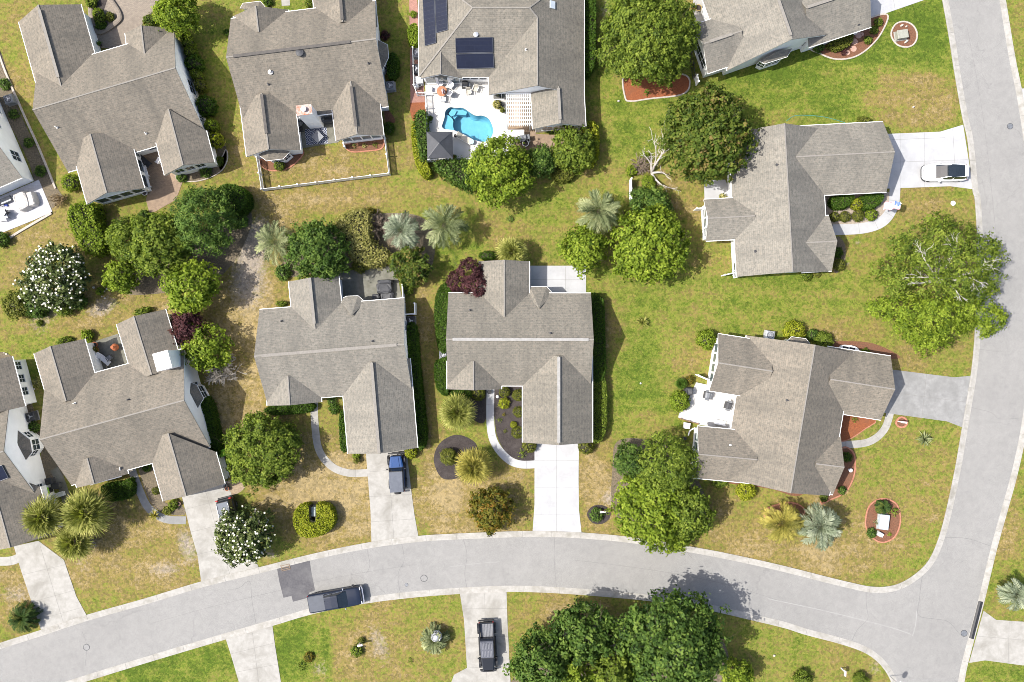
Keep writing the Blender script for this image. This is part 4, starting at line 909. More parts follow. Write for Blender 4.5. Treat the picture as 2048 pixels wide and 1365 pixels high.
def leaf_cloud(lobes, rng, ls=.3, cl=.55, cov=1.7, inner=.5, bottom=-.35, upb=.35, elong=.6, rough=.10, spread=.5, tvar=.16):
    """lobes: (centre, radii). Leaves gathered in clumps over each lobe's surface, plus an inner layer."""
    PP, NN, TT = [], [], []
    L = [(np.array(c, float), np.array(r, float)) for c, r in lobes]
    for li, (c, r) in enumerate(L):
        rm = (r[0]*r[1]*r[2])**(1/3); area = 2*math.pi*rm*rm*1.3
        for layer, (k, cv) in enumerate(((1.0, cov), (.70, inner))):
            ncl = max(6, int(area*k*k/(cl*cl*1.1))); per = max(3, int(area*k*k*cv/(.27*ls*ls)/ncl))
            d = unit(rng.normal(size=(int(ncl*1.4), 3))); d = d[d[:, 2] > bottom][:ncl]
            rad = k*(1+rng.normal(size=len(d))*rough)
            p = c + d*r*rad[:, None]
            keep = np.ones(len(p), bool)
            for lj, (c2, r2) in enumerate(L):
                if lj != li: keep &= (((p-c2)/r2)**2).sum(1) > .62*k*k
            p, d = p[keep], d[keep]
            if not len(p): continue
            ct = rng.normal(size=len(p))*tvar + .5
            off = rng.normal(size=(len(p), per, 3))*cl*spread*np.array([1, 1, .75])
            q = (p[:, None]+off).reshape(-1, 3)
            nn = unit((d[:, None]*.7 + off/(cl)*.55 + rng.normal(size=off.shape)*.42 + np.array([0, 0, upb])).reshape(-1, 3))
            tt = (np.repeat(ct, per) + rng.normal(size=len(q))*.17 + (off.reshape(-1, 3)[:, 2]/cl)*.10)
            PP.append(q); NN.append(nn); TT.append(tt)
    P, Nn, T = np.concatenate(PP), np.concatenate(NN), np.concatenate(TT)
    size = ls*(.6+.8*rng.random(len(P)))
    P[:, 2] = np.maximum(P[:, 2], .05)
    return diamonds(P, Nn, size, elong, rng), T, P, Nn
RMIN = [.006]
def branch(mb, p, d, length, r, rng, depth, spread=.6, kids=3, up=.15, mi=0, segs=3, n=5):
    pts, rad = [p.copy()], [r]; q = p.copy(); dd = d.copy()
    for i in range(segs):
        dd = dd + rng.normal(size=3)*.16; dd[2] += up*.2; dd /= np.linalg.norm(dd)
        q = q + dd*length/segs; pts.append(q.copy()); rad.append(max(RMIN[0], r*(1-.62*(i+1)/segs)))
    mb.tube([Vector(x) for x in pts], rad, n if depth > 1 else 4, mi)
    if depth > 0:
        for k in range(kids):
            i = rng.integers(max(1, segs-2), segs+1); t = rng.normal(size=3); t -= dd*t.dot(dd); t /= max(1e-6, np.linalg.norm(t))
            nd = dd + t*spread*(.7+.6*rng.random()); nd[2] += up; nd /= np.linalg.norm(nd)
            branch(mb, pts[i], nd, length*(.55+.25*rng.random()), max(RMIN[0], rad[i]*.72), rng, depth-1, spread, kids, up, mi, segs, n)
def at_height(px, py, z): return W(px, py, z)
SEED = [100]
def tree(label, px, py, rpx, h, style, lobes=None, name='broadleaf_tree', cat='tree', ls=.34, cl=.70, cov=1.75, inner=.5, nl=7, lean=(0, 0), bark=None, group=None, flowers=0, squash=(1, 1), elong=.6, limbs=5, tvar=.17, limb_r=1.0, limb_vis=False, low=.26, rough=.21, spread=.36, upb=.40):
    h = h*.82
    SEED[0] += 1; rng = np.random.default_rng(SEED[0])
    zc = h*.62; c = W(px, py, zc); r = .97*rpx*(H-zc)/(H*S)
    t = thing(name, label, cat, (c.x, c.y, 0), group)
    if lobes is None:
        lobes = [((0, 0, h*.58), (r*.70*squash[0], r*.70*squash[1], h*.36))]
        for i in range(nl):
            a = 2*math.pi*(i+rng.random()*.6)/nl; k = .50+.12*rng.random(); rr = r*(.36+.13*rng.random())
            lobes.append(((math.cos(a)*r*k*squash[0], math.sin(a)*r*k*squash[1], h*(.46+.28*rng.random())), (rr, rr, rr*.85)))
        lobes.append(((r*.1, -r*.1, h*.80), (r*.42, r*.42, h*.2)))
        for i in range(int(nl*1.7)):
            a = rng.random()*6.283; k = .62+.30*rng.random(); rr = r*(.12+.13*rng.random())
            lobes.append(((math.cos(a)*r*k*squash[0], math.sin(a)*r*k*squash[1], h*(.42+.40*rng.random()*(1.25-k))), (rr, rr, rr*.8)))
        for i in range(nl):
            a = rng.random()*6.283; k = .1+.45*rng.random(); rr = r*(.16+.12*rng.random())
            lobes.append(((math.cos(a)*r*k*squash[0], math.sin(a)*r*k*squash[1], h*(.80+.10*rng.random()-.18*k)), (rr, rr, rr*.8)))
    else:
        lobes = [((x*r, y*r, z*h), (k*r, k*r, k*r*.8)) for x, y, z, k in lobes]
    tb = MB(); th = h*.42
    tb.tube([(0, 0, -.1), (.03*r, .02*r, th*.5), (lean[0], lean[1], th)], [.045*h*.55, .035*h*.5, .026*h*.5], 8)
    for i in range(limbs):
        c2 = lobes[(1+i) % len(lobes)][0] if len(lobes) > 1 else (0, 0, h*.8)
        p0 = np.array([lean[0]*.9, lean[1]*.9, th*(.8+.2*rng.random())]); v = np.array(c2)-p0; l = np.linalg.norm(v)
        branch(tb, p0, v/l, l*limb_r, .018*h*.5, rng, 2, .5, 3, .1)
    o_ = WL[t.name]; tb.v = [tuple(Vector(v)+o_) for v in tb.v]; tb.build('trunk', bark or M_BARK, t, smooth=True)
    V, T, P, Nn = leaf_cloud(lobes, rng, ls, cl, cov, inner, elong=elong, tvar=tvar, rough=rough, spread=spread, upb=upb)
    mats = [LF[style]]; mi = None
    if flowers:
        top = np.where(Nn[:, 2] > .1)[0]; pick = rng.choice(top, flowers, replace=False)
        fl = []
        for i in pick:
            p = P[i]+Nn[i]*.16
            for k in range(5):
                a = 2*math.pi*k/5+rng.random(); d = np.array([math.cos(a), math.sin(a), .25])*.115; s = np.array([-math.sin(a), math.cos(a), 0])*.055
                fl.append([p, p+d*.6-s, p+d+np.array([0, 0, .05]), p+d*.6+s])
        fl = np.array(fl); mi = np.concatenate([np.zeros(len(V)), np.ones(len(fl))]); V = np.concatenate([V, fl]); T = np.concatenate([T, np.full(len(fl), .5)]); mats.append(M_FLOWER)
    o = new_obj('crown', quads_mesh('crown', V, T, mats, mi), t)
    return t
# ---- shrubs: a few prototypes, copied with their own size
PROTO = {}
def shrub_mesh(style, kind, seed):
    key = (style, kind, seed)
    if key in PROTO: return PROTO[key]
    rng = np.random.default_rng(seed*31+len(kind))
    ex = MB()
    if kind == 'ball':
        lobes = [((0, 0, .78), (.92, .92, .80))]; a = dict(ls=.17, cl=.16, cov=2.2, inner=.0, rough=.045, tvar=.10, bottom=-.85, upb=.15)
        ex.ball((0, 0, .78), (.80, .80, .70), 12, 7, 1)
    elif kind == 'loose':
        lobes = [((0, 0, .62), (.62, .62, .62))]
        for i in range(6):
            t = 2*math.pi*(i+.5*rng.random())/6; lobes.append(((math.cos(t)*.5, math.sin(t)*.5, .45+.35*rng.random()), (.38, .38, .36)))
        a = dict(ls=.24, cl=.24, cov=1.8, inner=.5, rough=.10, tvar=.16, bottom=-.6)
        ex.ball((0, 0, .55), (.55, .55, .5), 10, 6, 1)
    elif kind == 'big':
        lobes = [((0, 0, .7), (.72, .72, .68))]
        for i in range(7):
            t = 2*math.pi*(i+.5*rng.random())/7; lobes.append(((math.cos(t)*.56, math.sin(t)*.56, .5+.4*rng.random()), (.33, .33, .31)))
        a = dict(ls=.13, cl=.17, cov=1.9, inner=.4, rough=.09, tvar=.16, bottom=-.6)
        ex.ball((0, 0, .6), (.6, .6, .56), 12, 7, 1)
    elif kind == 'tuft':
        lobes = [((0, 0, .4), (.7, .7, .45))]; a = dict(ls=.42, cl=.35, cov=1.3, inner=.4, rough=.2, tvar=.16, elong=.3)
    V, T, P, Nn = leaf_cloud(lobes, rng, **a)
    PROTO[key] = quads_mesh('shrub_foliage', V, T, [LF[style], M_TWIG], None, ex); return PROTO[key]
def shrub(label, px, py, rpx, style='mid', kind='loose', hk=1.0, group=None, name='shrub', cat='shrub', ry=1.0, rot=None, seed=None):
    SEED[0] += 1
    z = rpx/S*.8*hk; c = W(px, py, z); r = rpx*(H-z)/(H*S)
    o = new_obj(name, shrub_mesh(style, kind, seed or 1+SEED[0] % 3), None, (c.x, c.y, 0)); o.scale = (r, r*ry, r*hk)
    o.rotation_euler.z = (SEED[0]*1.7) % 6.28 if rot is None else rot
    return tag(o, label, cat, group)
def hedge(label, pts, h, style='hedge', ls=.17, name='hedge', group=None, dens=2.0, smooth=3, jitter=.06):
    """clipped hedge: leafy sheet over top and sides of an outline"""
    SEED[0] += 1; rng = np.random.default_rng(SEED[0]); path = catmull(PX(pts, h*.8), smooth, True)
    A = np.array([(p.x, p.y) for p in path]); c = A.mean(0)
    x0, y0 = A.min(0); x1, y1 = A.max(0)
    def inside(q):
        r = np.zeros(len(q), bool); j = len(A)-1
        for i in range(len(A)):
            cond = ((A[i, 1] > q[:, 1]) != (A[j, 1] > q[:, 1]))
            with np.errstate(divide='ignore', invalid='ignore'):
                xi = (A[j, 0]-A[i, 0])*(q[:, 1]-A[i, 1])/(A[j, 1]-A[i, 1])+A[i, 0]
            r ^= cond & (q[:, 0] < xi); j = i
        return r
    q = np.stack([rng.uniform(x0, x1, int((x1-x0)*(y1-y0)*dens/(.27*ls*ls))), ], 1); q = np.concatenate([q, rng.uniform(y0, y1, (len(q), 1))], 1); q = q[inside(q)]
    bumpy = .05*np.sin(q[:, 0]*2.1+1)*np.sin(q[:, 1]*1.7)+.04*np.sin(q[:, 0]*5+q[:, 1]*4)
    P = [np.column_stack([q, h+bumpy*h*.8+rng.normal(size=len(q))*jitter*.7])]; Nn = [np.tile([0, 0, 1.], (len(q), 1))]
    seg = np.roll(A, -1, 0)-A; L = np.linalg.norm(seg, axis=1); n = int(L.sum()*h*dens*.8/(.27*ls*ls))
    k = rng.choice(len(A), n, p=L/L.sum()); t = rng.random(n); s2 = A[k]+seg[k]*t[:, None]; no = np.stack([seg[k][:, 1], -seg[k][:, 0]], 1)/L[k][:, None]
    if (no*(s2-c)).sum() < 0: no = -no
    zz = h*rng.random(n); s2 = s2+no*(rng.normal(size=(n, 1))*jitter - (zz/h > .85)[:, None]*.05)
    P.append(np.column_stack([s2, zz])); Nn.append(np.column_stack([no, np.full(n, .25)]))
    P, Nn = np.concatenate(P), np.concatenate(Nn); Nn = unit(Nn*.8+rng.normal(size=P.shape)*.5)
    P = P-np.array([c[0], c[1], 0])
    V = diamonds(P, Nn, ls*(.6+.8*rng.random(len(P))), .6, rng)
    T = .5+rng.normal(size=len(P))*.2+.12*np.sin(P[:, 0]*1.3)*np.sin(P[:, 1]*1.1)
    ex = MB(); core = [((a[0]-c[0])*.86, (a[1]-c[1])*.86) for a in A]
    wmin = min(x1-x0, y1-y0)
    core = []
    for i in range(len(A)):
        d = A[(i+1) % len(A)]-A[i-1]; nn = np.array([d[1], -d[0]])/max(1e-6, np.linalg.norm(d))
        if (nn*(A[i]-c)).sum() < 0: nn = -nn
        core.append(tuple(A[i]-c-nn*min(.14, wmin*.2)))
    ex.prism(core, 0, h-.12, 1)
    o = new_obj(name, quads_mesh('hedge', V, T, [LF[style], M_TWIG], None, ex), None, (c[0], c[1], 0))
    return tag(o, label, 'hedge', group)
# ---- palms
def ribbon(P0, P1, P2, w0, w1, side):
    return [[P0-side*w0, P0+side*w0, P1+side*w1, P1-side*w1], [P1-side*w1, P1+side*w1, P2+side*w1*.12, P2-side*w1*.12]]
def fan_crown(rng, r, n=34, lf=22):
    """sabal style: stalked fans of narrow folded blades"""
    Q, T = [], []
    for i in range(n):
        az = i*2.39996+rng.normal()*.12; k = i/n; el = math.radians(78-100*k+rng.normal()*6)
        d = np.array([math.cos(az)*math.cos(el), math.sin(az)*math.cos(el), math.sin(el)]); s = np.array([-math.sin(az), math.cos(az), 0.]); up = np.cross(d, s)*-1
        up = up if up[2] > -.2 else -up
        pl = r*(.34+.1*rng.random())*(.7+.5*k); b = d*pl+np.array([0, 0, -.10*r*k])
        for q in ribbon(np.zeros(3), b*.5, b*1.02, .03, .02, s): Q.append(q); T.append(.3)
        bl = r*(.52+.14*rng.random()); ft = .5+rng.normal()*.12-(.18 if k < .1 else 0)+(.22 if k > .72 else 0)*rng.random()
        for j in range(lf):
            a = math.radians(-112+224*(j+.5)/lf+rng.normal()*2.5)
            ld = d*math.cos(a)+s*math.sin(a)+up*(.10-.12*abs(math.sin(a))); ld /= np.linalg.norm(ld); ws = np.cross(ld, up); ws /= max(1e-6, np.linalg.norm(ws))
            ll = bl*(.72+.28*math.cos(a*.7))
            m = b+ld*ll*.6; e = b+ld*ll+np.array([0, 0, -.16*ll*(.5+rng.random())])
            tw = unit((ws+up*rng.normal()*.5)[None])[0]
            for q in ribbon(b, m, e, .012, .042*r/1.8, tw): Q.append(q); T.append(ft+rng.normal()*.1+(.12 if j % 3 == 0 else 0))
    return np.array(Q), np.array(T)
def feather_crown(rng, r, n=34, pairs=24, arch=.55, stiff=.0, lw=.03, ll=.34):
    """pindo / cycad style: arching midribs with two rows of leaflets"""
    Q, T = [], []
    for i in range(n):
        az = i*2.39996+rng.normal()*.15; k = i/n; el = math.radians(76-72*k+rng.normal()*7); L = r*1.12*(.78+.3*k)*(.9+.2*rng.random())
        hd = np.array([math.cos(az), math.sin(az), 0.]); s = np.array([-math.sin(az), math.cos(az), 0.])
        pts = []; p = np.zeros(3); e = el; m = 9
        curl = rng.normal()*.12
        for j in range(m+1):
            pts.append(p.copy()); hh = hd*math.cos(curl*j/m*2)+s*math.sin(curl*j/m*2)
            p = p+(hh*math.cos(e)+np.array([0, 0, math.sin(e)]))*L/m; e -= arch*(1.7+.5*k)/m*1.6
        pts = np.array(pts); ft = .5+rng.normal()*.2
        for j in range(m):
            Q.append([pts[j]-s*.02, pts[j]+s*.02, pts[j+1]+s*.014, pts[j+1]-s*.014]); T.append(ft-.15)
        for j in range(pairs):
            t = .14+.86*(j+.5)/pairs; x = t*m; a = int(min(x, m-1)); p = pts[a]*(1-(x-a))+pts[a+1]*(x-a); d = unit((pts[a+1]-pts[a])[None])[0]
            up = unit(np.cross(d, s)[None])[0]; up = up if up[2] > 0 else -up
            le = r*ll*(math.sin(math.pi*(.12+.80*t))**.6)
            for sg in (-1, 1):
                ld = d*.75+s*sg*.62+up*(.42-stiff)+rng.normal(size=3)*.08; ld /= np.linalg.norm(ld)
                w = unit(np.cross(ld, up)[None])[0]*lw
                mid = p+ld*le*.55; tip = p+ld*le+np.array([0, 0, -.22*le])
                for q in ribbon(p, mid, tip, lw*.5, lw, w/lw): Q.append(q); T.append(ft+rng.normal()*.12)
    return np.array(Q), np.array(T)
def strap_crown(rng, r, n=40):
    Q, T = [], []
    for i in range(n):
        az = i*2.39996+rng.normal()*.2; k = i/n; el = math.radians(80-78*k+rng.normal()*8); L = r*(.75+.4*rng.random())
        d = np.array([math.cos(az)*math.cos(el), math.sin(az)*math.cos(el), math.sin(el)]); s = np.array([-math.sin(az), math.cos(az), 0.]); t = .5+rng.normal()*.25
        m = d*L*.55; e = d*L+np.array([0, 0, -.2*L*k])
        for q in ribbon(np.zeros(3), m, e, .035, .05, s): Q.append(q); T.append(t)
    return np.array(Q), np.array(T)
def palm(label, px, py, rpx, h, style, kind='feather', name='palm', cat='palm tree', group=None, n=34, trunk=True, **kw):
    h = h*.76
    SEED[0] += 1; rng = np.random.default_rng(SEED[0]); c = W(px, py, h); r = rpx*(H-h)/(H*S)
    t = thing(name, label, cat, (c.x, c.y, 0), group)
    Q, T = strap_crown(rng, r, n) if kind == 'strap' else (fan_crown(rng, r*1.02, n, **kw) if kind == 'fan' else feather_crown(rng, r, n, **kw))
    Q = Q+np.array([0, 0, h*.92]); Q[:, :, 2] = np.maximum(Q[:, :, 2], .06)
    if trunk:
        tb = MB(); hh = h*.94
        tb.tube([(0, 0, -.1), (0, 0, hh*.3), (.03, 0, hh*.7), (0, 0, hh)], [.24, .19, .19, .26] if h > 1.5 else [.2, .2, .2, .16], 9)
        for i in range(26):
            a = i*2.4; z = hh*(.55+.45*i/26); p = Vector((math.cos(a)*.19, math.sin(a)*.19, z)); tb.tube([p, p+Vector((math.cos(a)*.1, math.sin(a)*.1, .12))], [.04, .015], 4)
        o_ = WL[t.name]; tb.v = [tuple(Vector(v)+o_) for v in tb.v]; tb.build('trunk', M_BARK, t)
    new_obj('crown', quads_mesh('crown', Q, T, [LF[style]]), t)
    return t
def bare_shrub(label, px, py, rpx, h, mat, name='bare_shrub', cat='shrub', n=16, depth=3, r0=.03, sweep_=None, up=.12, kids=3):
    SEED[0] += 1; rng = np.random.default_rng(SEED[0]); c = W(px, py, h*.4); r = rpx*(H-h*.4)/(H*S)
    mb = MB(); RMIN[0] = .02; r0 = r0*1.6
    for i in range(n):
        a = 2*math.pi*i/n+rng.random()*.5; d = np.array([math.cos(a), math.sin(a), .5+.8*rng.random()])
        if sweep_ is not None: d = d*.6+np.array(sweep_)
        d /= np.linalg.norm(d); branch(mb, np.array([c.x, c.y, 0.05]), d, r*.62, r0, rng, depth, .55, kids, up)
    RMIN[0] = .006
    return tag(mb.build(name, mat, None, (c.x, c.y, 0)), label, cat)
# ------------------------------------------------------------------ the plants themselves
tree('round bright green tree at the top edge beside the brown roofed house', 352, 28, 43, 6.5, 'bright', ls=.26, cl=.45)
tree('very broad mid green tree above the red mulch bed', 1299, 74, 92, 9.5, 'mid', ls=.26, cl=.5, nl=10, cov=1.9, upb=.6)
tree('large tree with reddish leaf tips overhanging the roof left of the white driveway', 1418, 274, 88, 9.5, 'redtip', ls=.34, cl=.5, nl=10, squash=(.93, 1.12), tvar=.22)
tree('yellow green round tree at the lower corner of the pool terrace', 996, 340, 63, 7.5, 'bright', ls=.30, cl=.6, nl=8, squash=(.93, 1.1))
tree('bright green spreading tree right of its smaller twin and the green palm', 1300, 490, 76, 7, 'bright', ls=.34, cl=.6, nl=9, squash=(1, .95))
tree('smaller bright green tree under the green palm, shading the white patio', 1170, 497, 47, 5.5, 'bright', ls=.3, cl=.5, nl=6)
# sprawling street tree with bare pale limbs showing through
def street_tree():
    L1 = [(-.32, .62, .60, .22), (-.05, .66, .64, .24), (.22, .58, .62, .24), (.50, .52, .58, .20), (.72, .40, .55, .20), (-.45, .42, .56, .20), (-.15, .34, .68, .28), (.18, .28, .70, .28), (.48, .22, .66, .24), (-.70, .22, .48, .17), (-.88, .17, .44, .10), (-.50, .08, .56, .22), (-.15, .02, .68, .26), (.20, -.05, .68, .26), (.52, -.08, .62, .22), (.80, .12, .50, .15), (-.62, -.12, .50, .16), (-.02, .92, .50, .12), (.06, .84, .54, .12), (.82, -.12, .48, .12), (.36, .74, .54, .12), (-.60, .58, .48, .12), (.84, .52, .46, .10)]
    L2 = [(-.84, -.40, .46, .15), (-.62, -.42, .52, .20), (-.40, -.50, .56, .24), (-.15, -.52, .60, .26), (.12, -.50, .60, .26), (.38, -.46, .56, .22), (.62, -.50, .52, .20), (.82, -.54, .48, .17), (.92, -.50, .45, .11), (.76, -.72, .44, .12), (-.30, -.78, .48, .18), (-.05, -.86, .48, .18), (-.22, -.98, .42, .12), (.20, -.74, .50, .18), (-.50, -.70, .46, .13), (-.92, -.32, .42, .09)]
    t = tree('huge sprawling tree with pale bare branches overhanging the street', 1885, 562, 138, 9.5, 'mid', lobes=L1, ls=.24, cl=.5, cov=.95, inner=.35, limbs=9, bark=M_BARKP, limb_r=.5, rough=.24, tvar=.2)
    c = W(1885, 562, 7.8*.62); r = .97*138*(H-7.8*.62)/(H*S); rng = np.random.default_rng(77)
    V, T, _, _ = leaf_cloud([((x*r, y*r, z*7.8), (k*r, k*r, k*r*.8)) for x, y, z, k in L2], rng, .24, .48, 1.5, .4, rough=.2, spread=.42, tvar=.18)
    new_obj('crown', quads_mesh('crown', V, T, [LF['bright']]), t)
    mb = MB(); RMIN[0] = .011
    for a, b in (((1853, 527), (1830, 478)), ((1850, 520), (1846, 486)), ((1912, 500), (1932, 462)), ((1908, 498), (1898, 470)), ((1950, 545), (2002, 528)), ((1955, 540), (1990, 505)), ((1940, 556), (1986, 578)), ((1945, 560), (1960, 590)), ((1862, 556), (1815, 550)), ((1858, 562), (1826, 570)), ((1905, 574), (1932, 604))):
        p = np.array(W(*a, 6.2)); q = np.array(W(*b, 7.2)); v = q-p; l = np.linalg.norm(v); hub = np.array([c.x, c.y, 3.6]); mb.tube([hub, hub*.5+p*.5+np.array([0, 0, .3]), p], [.09, .055, .03], 5); branch(mb, p, v/l, l*.5, .03, rng, 2, .35, 3, .03, segs=4)
    RMIN[0] = .006; mb.build('bare_branches', M('silver_bark', (.50, .47, .43), (.34, .31, .275), 5, .9), t)
street_tree()
# group right of the centre driveway
tree('bright green tree leaning over the kerb by the black mulch circle', 1305, 1020, 74, 6.5, 'bright', ls=.32, cl=.55, nl=8)
tree('mid green feathery tree at the back of the clump against the lower right house', 1335, 935, 62, 7.5, 'mid', ls=.32, cl=.55, nl=8, elong=.4)
tree('dark small leaved tree at the upper left of the clump beside the lower right house', 1262, 925, 36, 5.5, 'dark', ls=.24, cl=.4, nl=6)
tree('dark green tree on the right side of the clump beside the lower right house', 1375, 1030, 52, 6.5, 'mid', ls=.3, cl=.5, nl=8)
tree('yellow green low tree hanging over the street gutter', 1350, 1072, 30, 4.5, 'bright', ls=.28, cl=.45, nl=5)
# wood at the bottom edge
tree('tall dark green broad tree at the bottom edge throwing its shadow on the street', 1345, 1290, 104, 11, 'dark', ls=.36, cl=.7, nl=13, tvar=.22, squash=(1, 1.02), upb=.45)
tree('dark green tree at the bottom edge beside the driveway with the black open truck', 1085, 1325, 62, 9.5, 'dark', ls=.34, cl=.65, nl=9, tvar=.2)
tree('upright dark tree in the middle of the bottom wood left of a deep gap', 1170, 1268, 62, 8.8, 'dark', ls=.34, cl=.6, nl=9, tvar=.22)
tree('yellow green tree among the dark trees at the bottom edge', 1150, 1342, 36, 9, 'bright', ls=.3, cl=.5, nl=6)
tree('small light green tree at the bottom edge right of the bottom wood', 1475, 1350, 32, 4.5, 'bright', ls=.28, cl=.45, nl=6)
tree('mid green tree filling the lower middle of the bottom wood', 1225, 1350, 50, 9.5, 'mid', ls=.32, cl=.55, nl=7)
# left half
tree('large round mid green tree right of the lime lidded bin', 523, 902, 74, 5.6, 'mid', ls=.25, cl=.48, nl=10, cov=1.9, upb=.5)
tree('tall dark feathery tree at the top of the backyard grove', 408, 438, 66, 8.5, 'dark', ls=.3, cl=.55, nl=10, elong=.4)
tree('olive green tree in the middle of the backyard grove', 318, 490, 62, 7, 'mid', ls=.3, cl=.55, nl=9)
tree('mid green rounded tree at the left side of the backyard grove', 258, 478, 45, 5.5, 'mid', ls=.24, cl=.45, nl=7)
tree('small green tree at the lower left end of the backyard grove', 240, 553, 34, 4.5, 'bright', ls=.26, cl=.45, nl=6)
tree('bright yellow green tree just above the dark purple tree', 377, 576, 54, 6.5, 'bright', ls=.32, cl=.6, nl=8)
tree('yellow green small tree between the purple tree and the bare grey shrub', 413, 695, 48, 5.0, 'bright', ls=.3, cl=.55, nl=7, cov=1.1, inner=.25)
tree('dark purple leaved tree half over the roof with the boxed chimney', 372, 655, 37, 4.5, 'purple', ls=.24, cl=.42, nl=6)
tree('purple leaved tree with three rounded heads at the corner of the centre house', 937, 560, 43, 4.8, 'purple', ls=.2, cl=.34, lobes=[(-.46, -.05, .60, .50), (.08, .42, .74, .52), (.42, -.30, .66, .56), (-.05, -.25, .60, .45), (.0, .05, .60, .5)], cov=2.2, rough=.06, tvar=.18)
tree('magnolia covered in cream flowers in the left backyard', 107, 553, 64, 6, 'magno', ls=.30, cl=.48, nl=9, flowers=540, squash=(1, .94), name='magnolia_tree')
tree('magnolia with cream flowers at the kerb hiding half a dark car', 487, 1073, 58, 5.5, 'magno', ls=.30, cl=.48, nl=8, flowers=270, squash=(1.02, .85), name='magnolia_tree')
tree('dense dark green tree behind the centre left house, between palm and mottled shrub', 637, 503, 62, 6.5, 'dark', ls=.26, cl=.48, nl=9)
tree('orange green round ornamental tree near the kerb left of the white driveway', 981, 1021, 43, 4.5, 'rust', ls=.26, cl=.42, nl=7, squash=(1, 1), tvar=.24)
tree('shrubby tree with reddish new leaves beside the black covered furniture', 820, 532, 40, 4, 'redtip', ls=.26, cl=.4, nl=6, tvar=.26)
tree('dense glossy green tree below the peak of the pool house wing', 1146, 300, 46, 4.5, 'mid', ls=.28, cl=.42, nl=7)
tree('dark green leafy tree behind the fence at the pool terrace paver corner', 1080, 325, 32, 3.8, 'dark', ls=.26, cl=.4, nl=6)
tree('low dark mixed tree right of the silver green palm', 1300, 415, 42, 4, 'dark', ls=.26, cl=.45, nl=7)
# palms
palm('pale green feather palm at the left end of the backyard row of palms', 550, 485, 42, 4.2, 'pindo', n=24, pairs=20)
palm('silvery feather palm in the middle of the backyard row of palms', 803, 462, 40, 4.0, 'silver', n=24, pairs=20)
palm('grey green feather palm at the right end of the backyard row, standing on lawn', 888, 450, 48, 4.6, 'pindo', n=24, pairs=20)
palm('green feather palm north of the smaller bright green tree', 1198, 422, 46, 4.5, 'pindo', n=27)
palm('yellow fronded feather palm left of the silver palm in the corner lot', 1566, 1046, 43, 4.0, 'yellowp', n=26)
palm('silver blue feather palm right of the yellow palm in the corner lot', 1642, 1055, 45, 4.0, 'silver', n=30)
palm('silver feather palm cut by the right edge below the street junction', 2034, 1192, 32, 3.5, 'silver', n=26)
palm('pale small feather palm growing through a round metal lattice', 868, 1280, 30, 1.2, 'pindo', n=22)
palm('fan palm with round full head left of the curved white path', 915, 826, 40, 4.0, 'sabal', 'fan', n=44)
palm('fan palm with yellowing tips in the black mulch bed left of the centre driveway', 946, 935, 41, 3.6, 'yellowp', 'fan', n=36)
palm('tallest fan palm of the cluster of three by the left driveways', 168, 1027, 52, 5.5, 'sabal', 'fan', n=42)
palm('left fan palm of the cluster of three, leaning over a grey roof', 82, 1036, 46, 5.0, 'sabal', 'fan', n=38)
palm('lowest fan palm of the cluster of three, over the pale driveway edge', 146, 1085, 44, 4.0, 'sabal', 'fan', n=34)
palm('fan palm partly behind the top gable of the centre house', 1024, 503, 34, 3.4, 'sabal', 'fan', n=30)
palm('dark cycad beside the driveway at the lower left', 46, 1237, 32, 1.3, 'cycad', name='cycad', cat='cycad', n=60, stiff=.25, lw=.02, ll=.22)
palm('dark cycad with pale cone inside the brick edged oval bed', 1767, 1015, 16, .8, 'cycad', name='cycad', cat='cycad', n=44, stiff=.25, lw=.018, ll=.26)
palm('small spiky yucca alone on the lawn right of the centre house', 1285, 645, 14, .5, 'sabal', 'strap', name='yucca', cat='yucca', n=46, trunk=False)
palm('grey green spiky agave on the corner lawn below the grey driveway', 1848, 878, 17, .5, 'pindo', 'strap', name='agave', cat='agave', n=60, trunk=False)
palm('pale yellow yucca at the bend of the grey front path', 309, 1031, 13, .6, 'yellowp', 'strap', name='yucca', cat='yucca', n=50, trunk=False)
# dead and bare plants
def dead_tree():
    rng = np.random.default_rng(5); base = W(1303, 345)
    t = thing('dead_tree', 'dead white leafless tree beside the red tipped tree', 'tree', (base.x, base.y, 0)); mb = MB(); RMIN[0] = .012
    for path in ([(1303, 345, 0), (1309, 332, 1.0), (1318, 318, 1.8), (1328, 303, 2.4), (1333, 285, 2.9), (1337, 268, 3.3)], [(1326, 306, 2.2), (1338, 299, 2.5), (1350, 300, 2.7), (1361, 301, 2.8)], [(1308, 334, .9), (1312, 316, 1.7), (1312, 300, 2.3), (1309, 287, 2.8), (1305, 279, 3.0)], [(1303, 345, .1), (1302, 328, 1.0), (1295, 318, 1.6), (1288, 310, 2.0)], [(1306, 346, .2), (1316, 345, .9), (1326, 346, 1.2), (1333, 350, 1.3)], [(1303, 347, .1), (1312, 360, .6), (1322, 369, .9), (1338, 376, 1.1)], [(1303, 345, .2), (1303, 322, 1.4), (1302, 308, 2.0)], [(1322, 312, 2.0), (1326, 292, 2.6), (1327, 280, 2.9)]):
        P = [np.array(W(x, y, z)) for x, y, z in path]; n = len(P); r0 = .13 if path[0][2] < .5 else .075
        mb.tube([Vector(p) for p in P], [r0*(1-.78*k/(n-1)) for k in range(n)], 6)
        for k in range(1, n):
            d = P[k]-P[k-1]; d /= np.linalg.norm(d)
            for q in range(2):
                v = d+rng.normal(size=3)*.6; v /= np.linalg.norm(v); branch(mb, P[k], v, .55+.35*rng.random(), .028, rng, 1, .5, 3, .02, segs=3)
    RMIN[0] = .006
    mb.build('trunk', M('bleached_wood', (.46, .43, .39), (.30, .275, .245), 5, .9), t)
dead_tree()
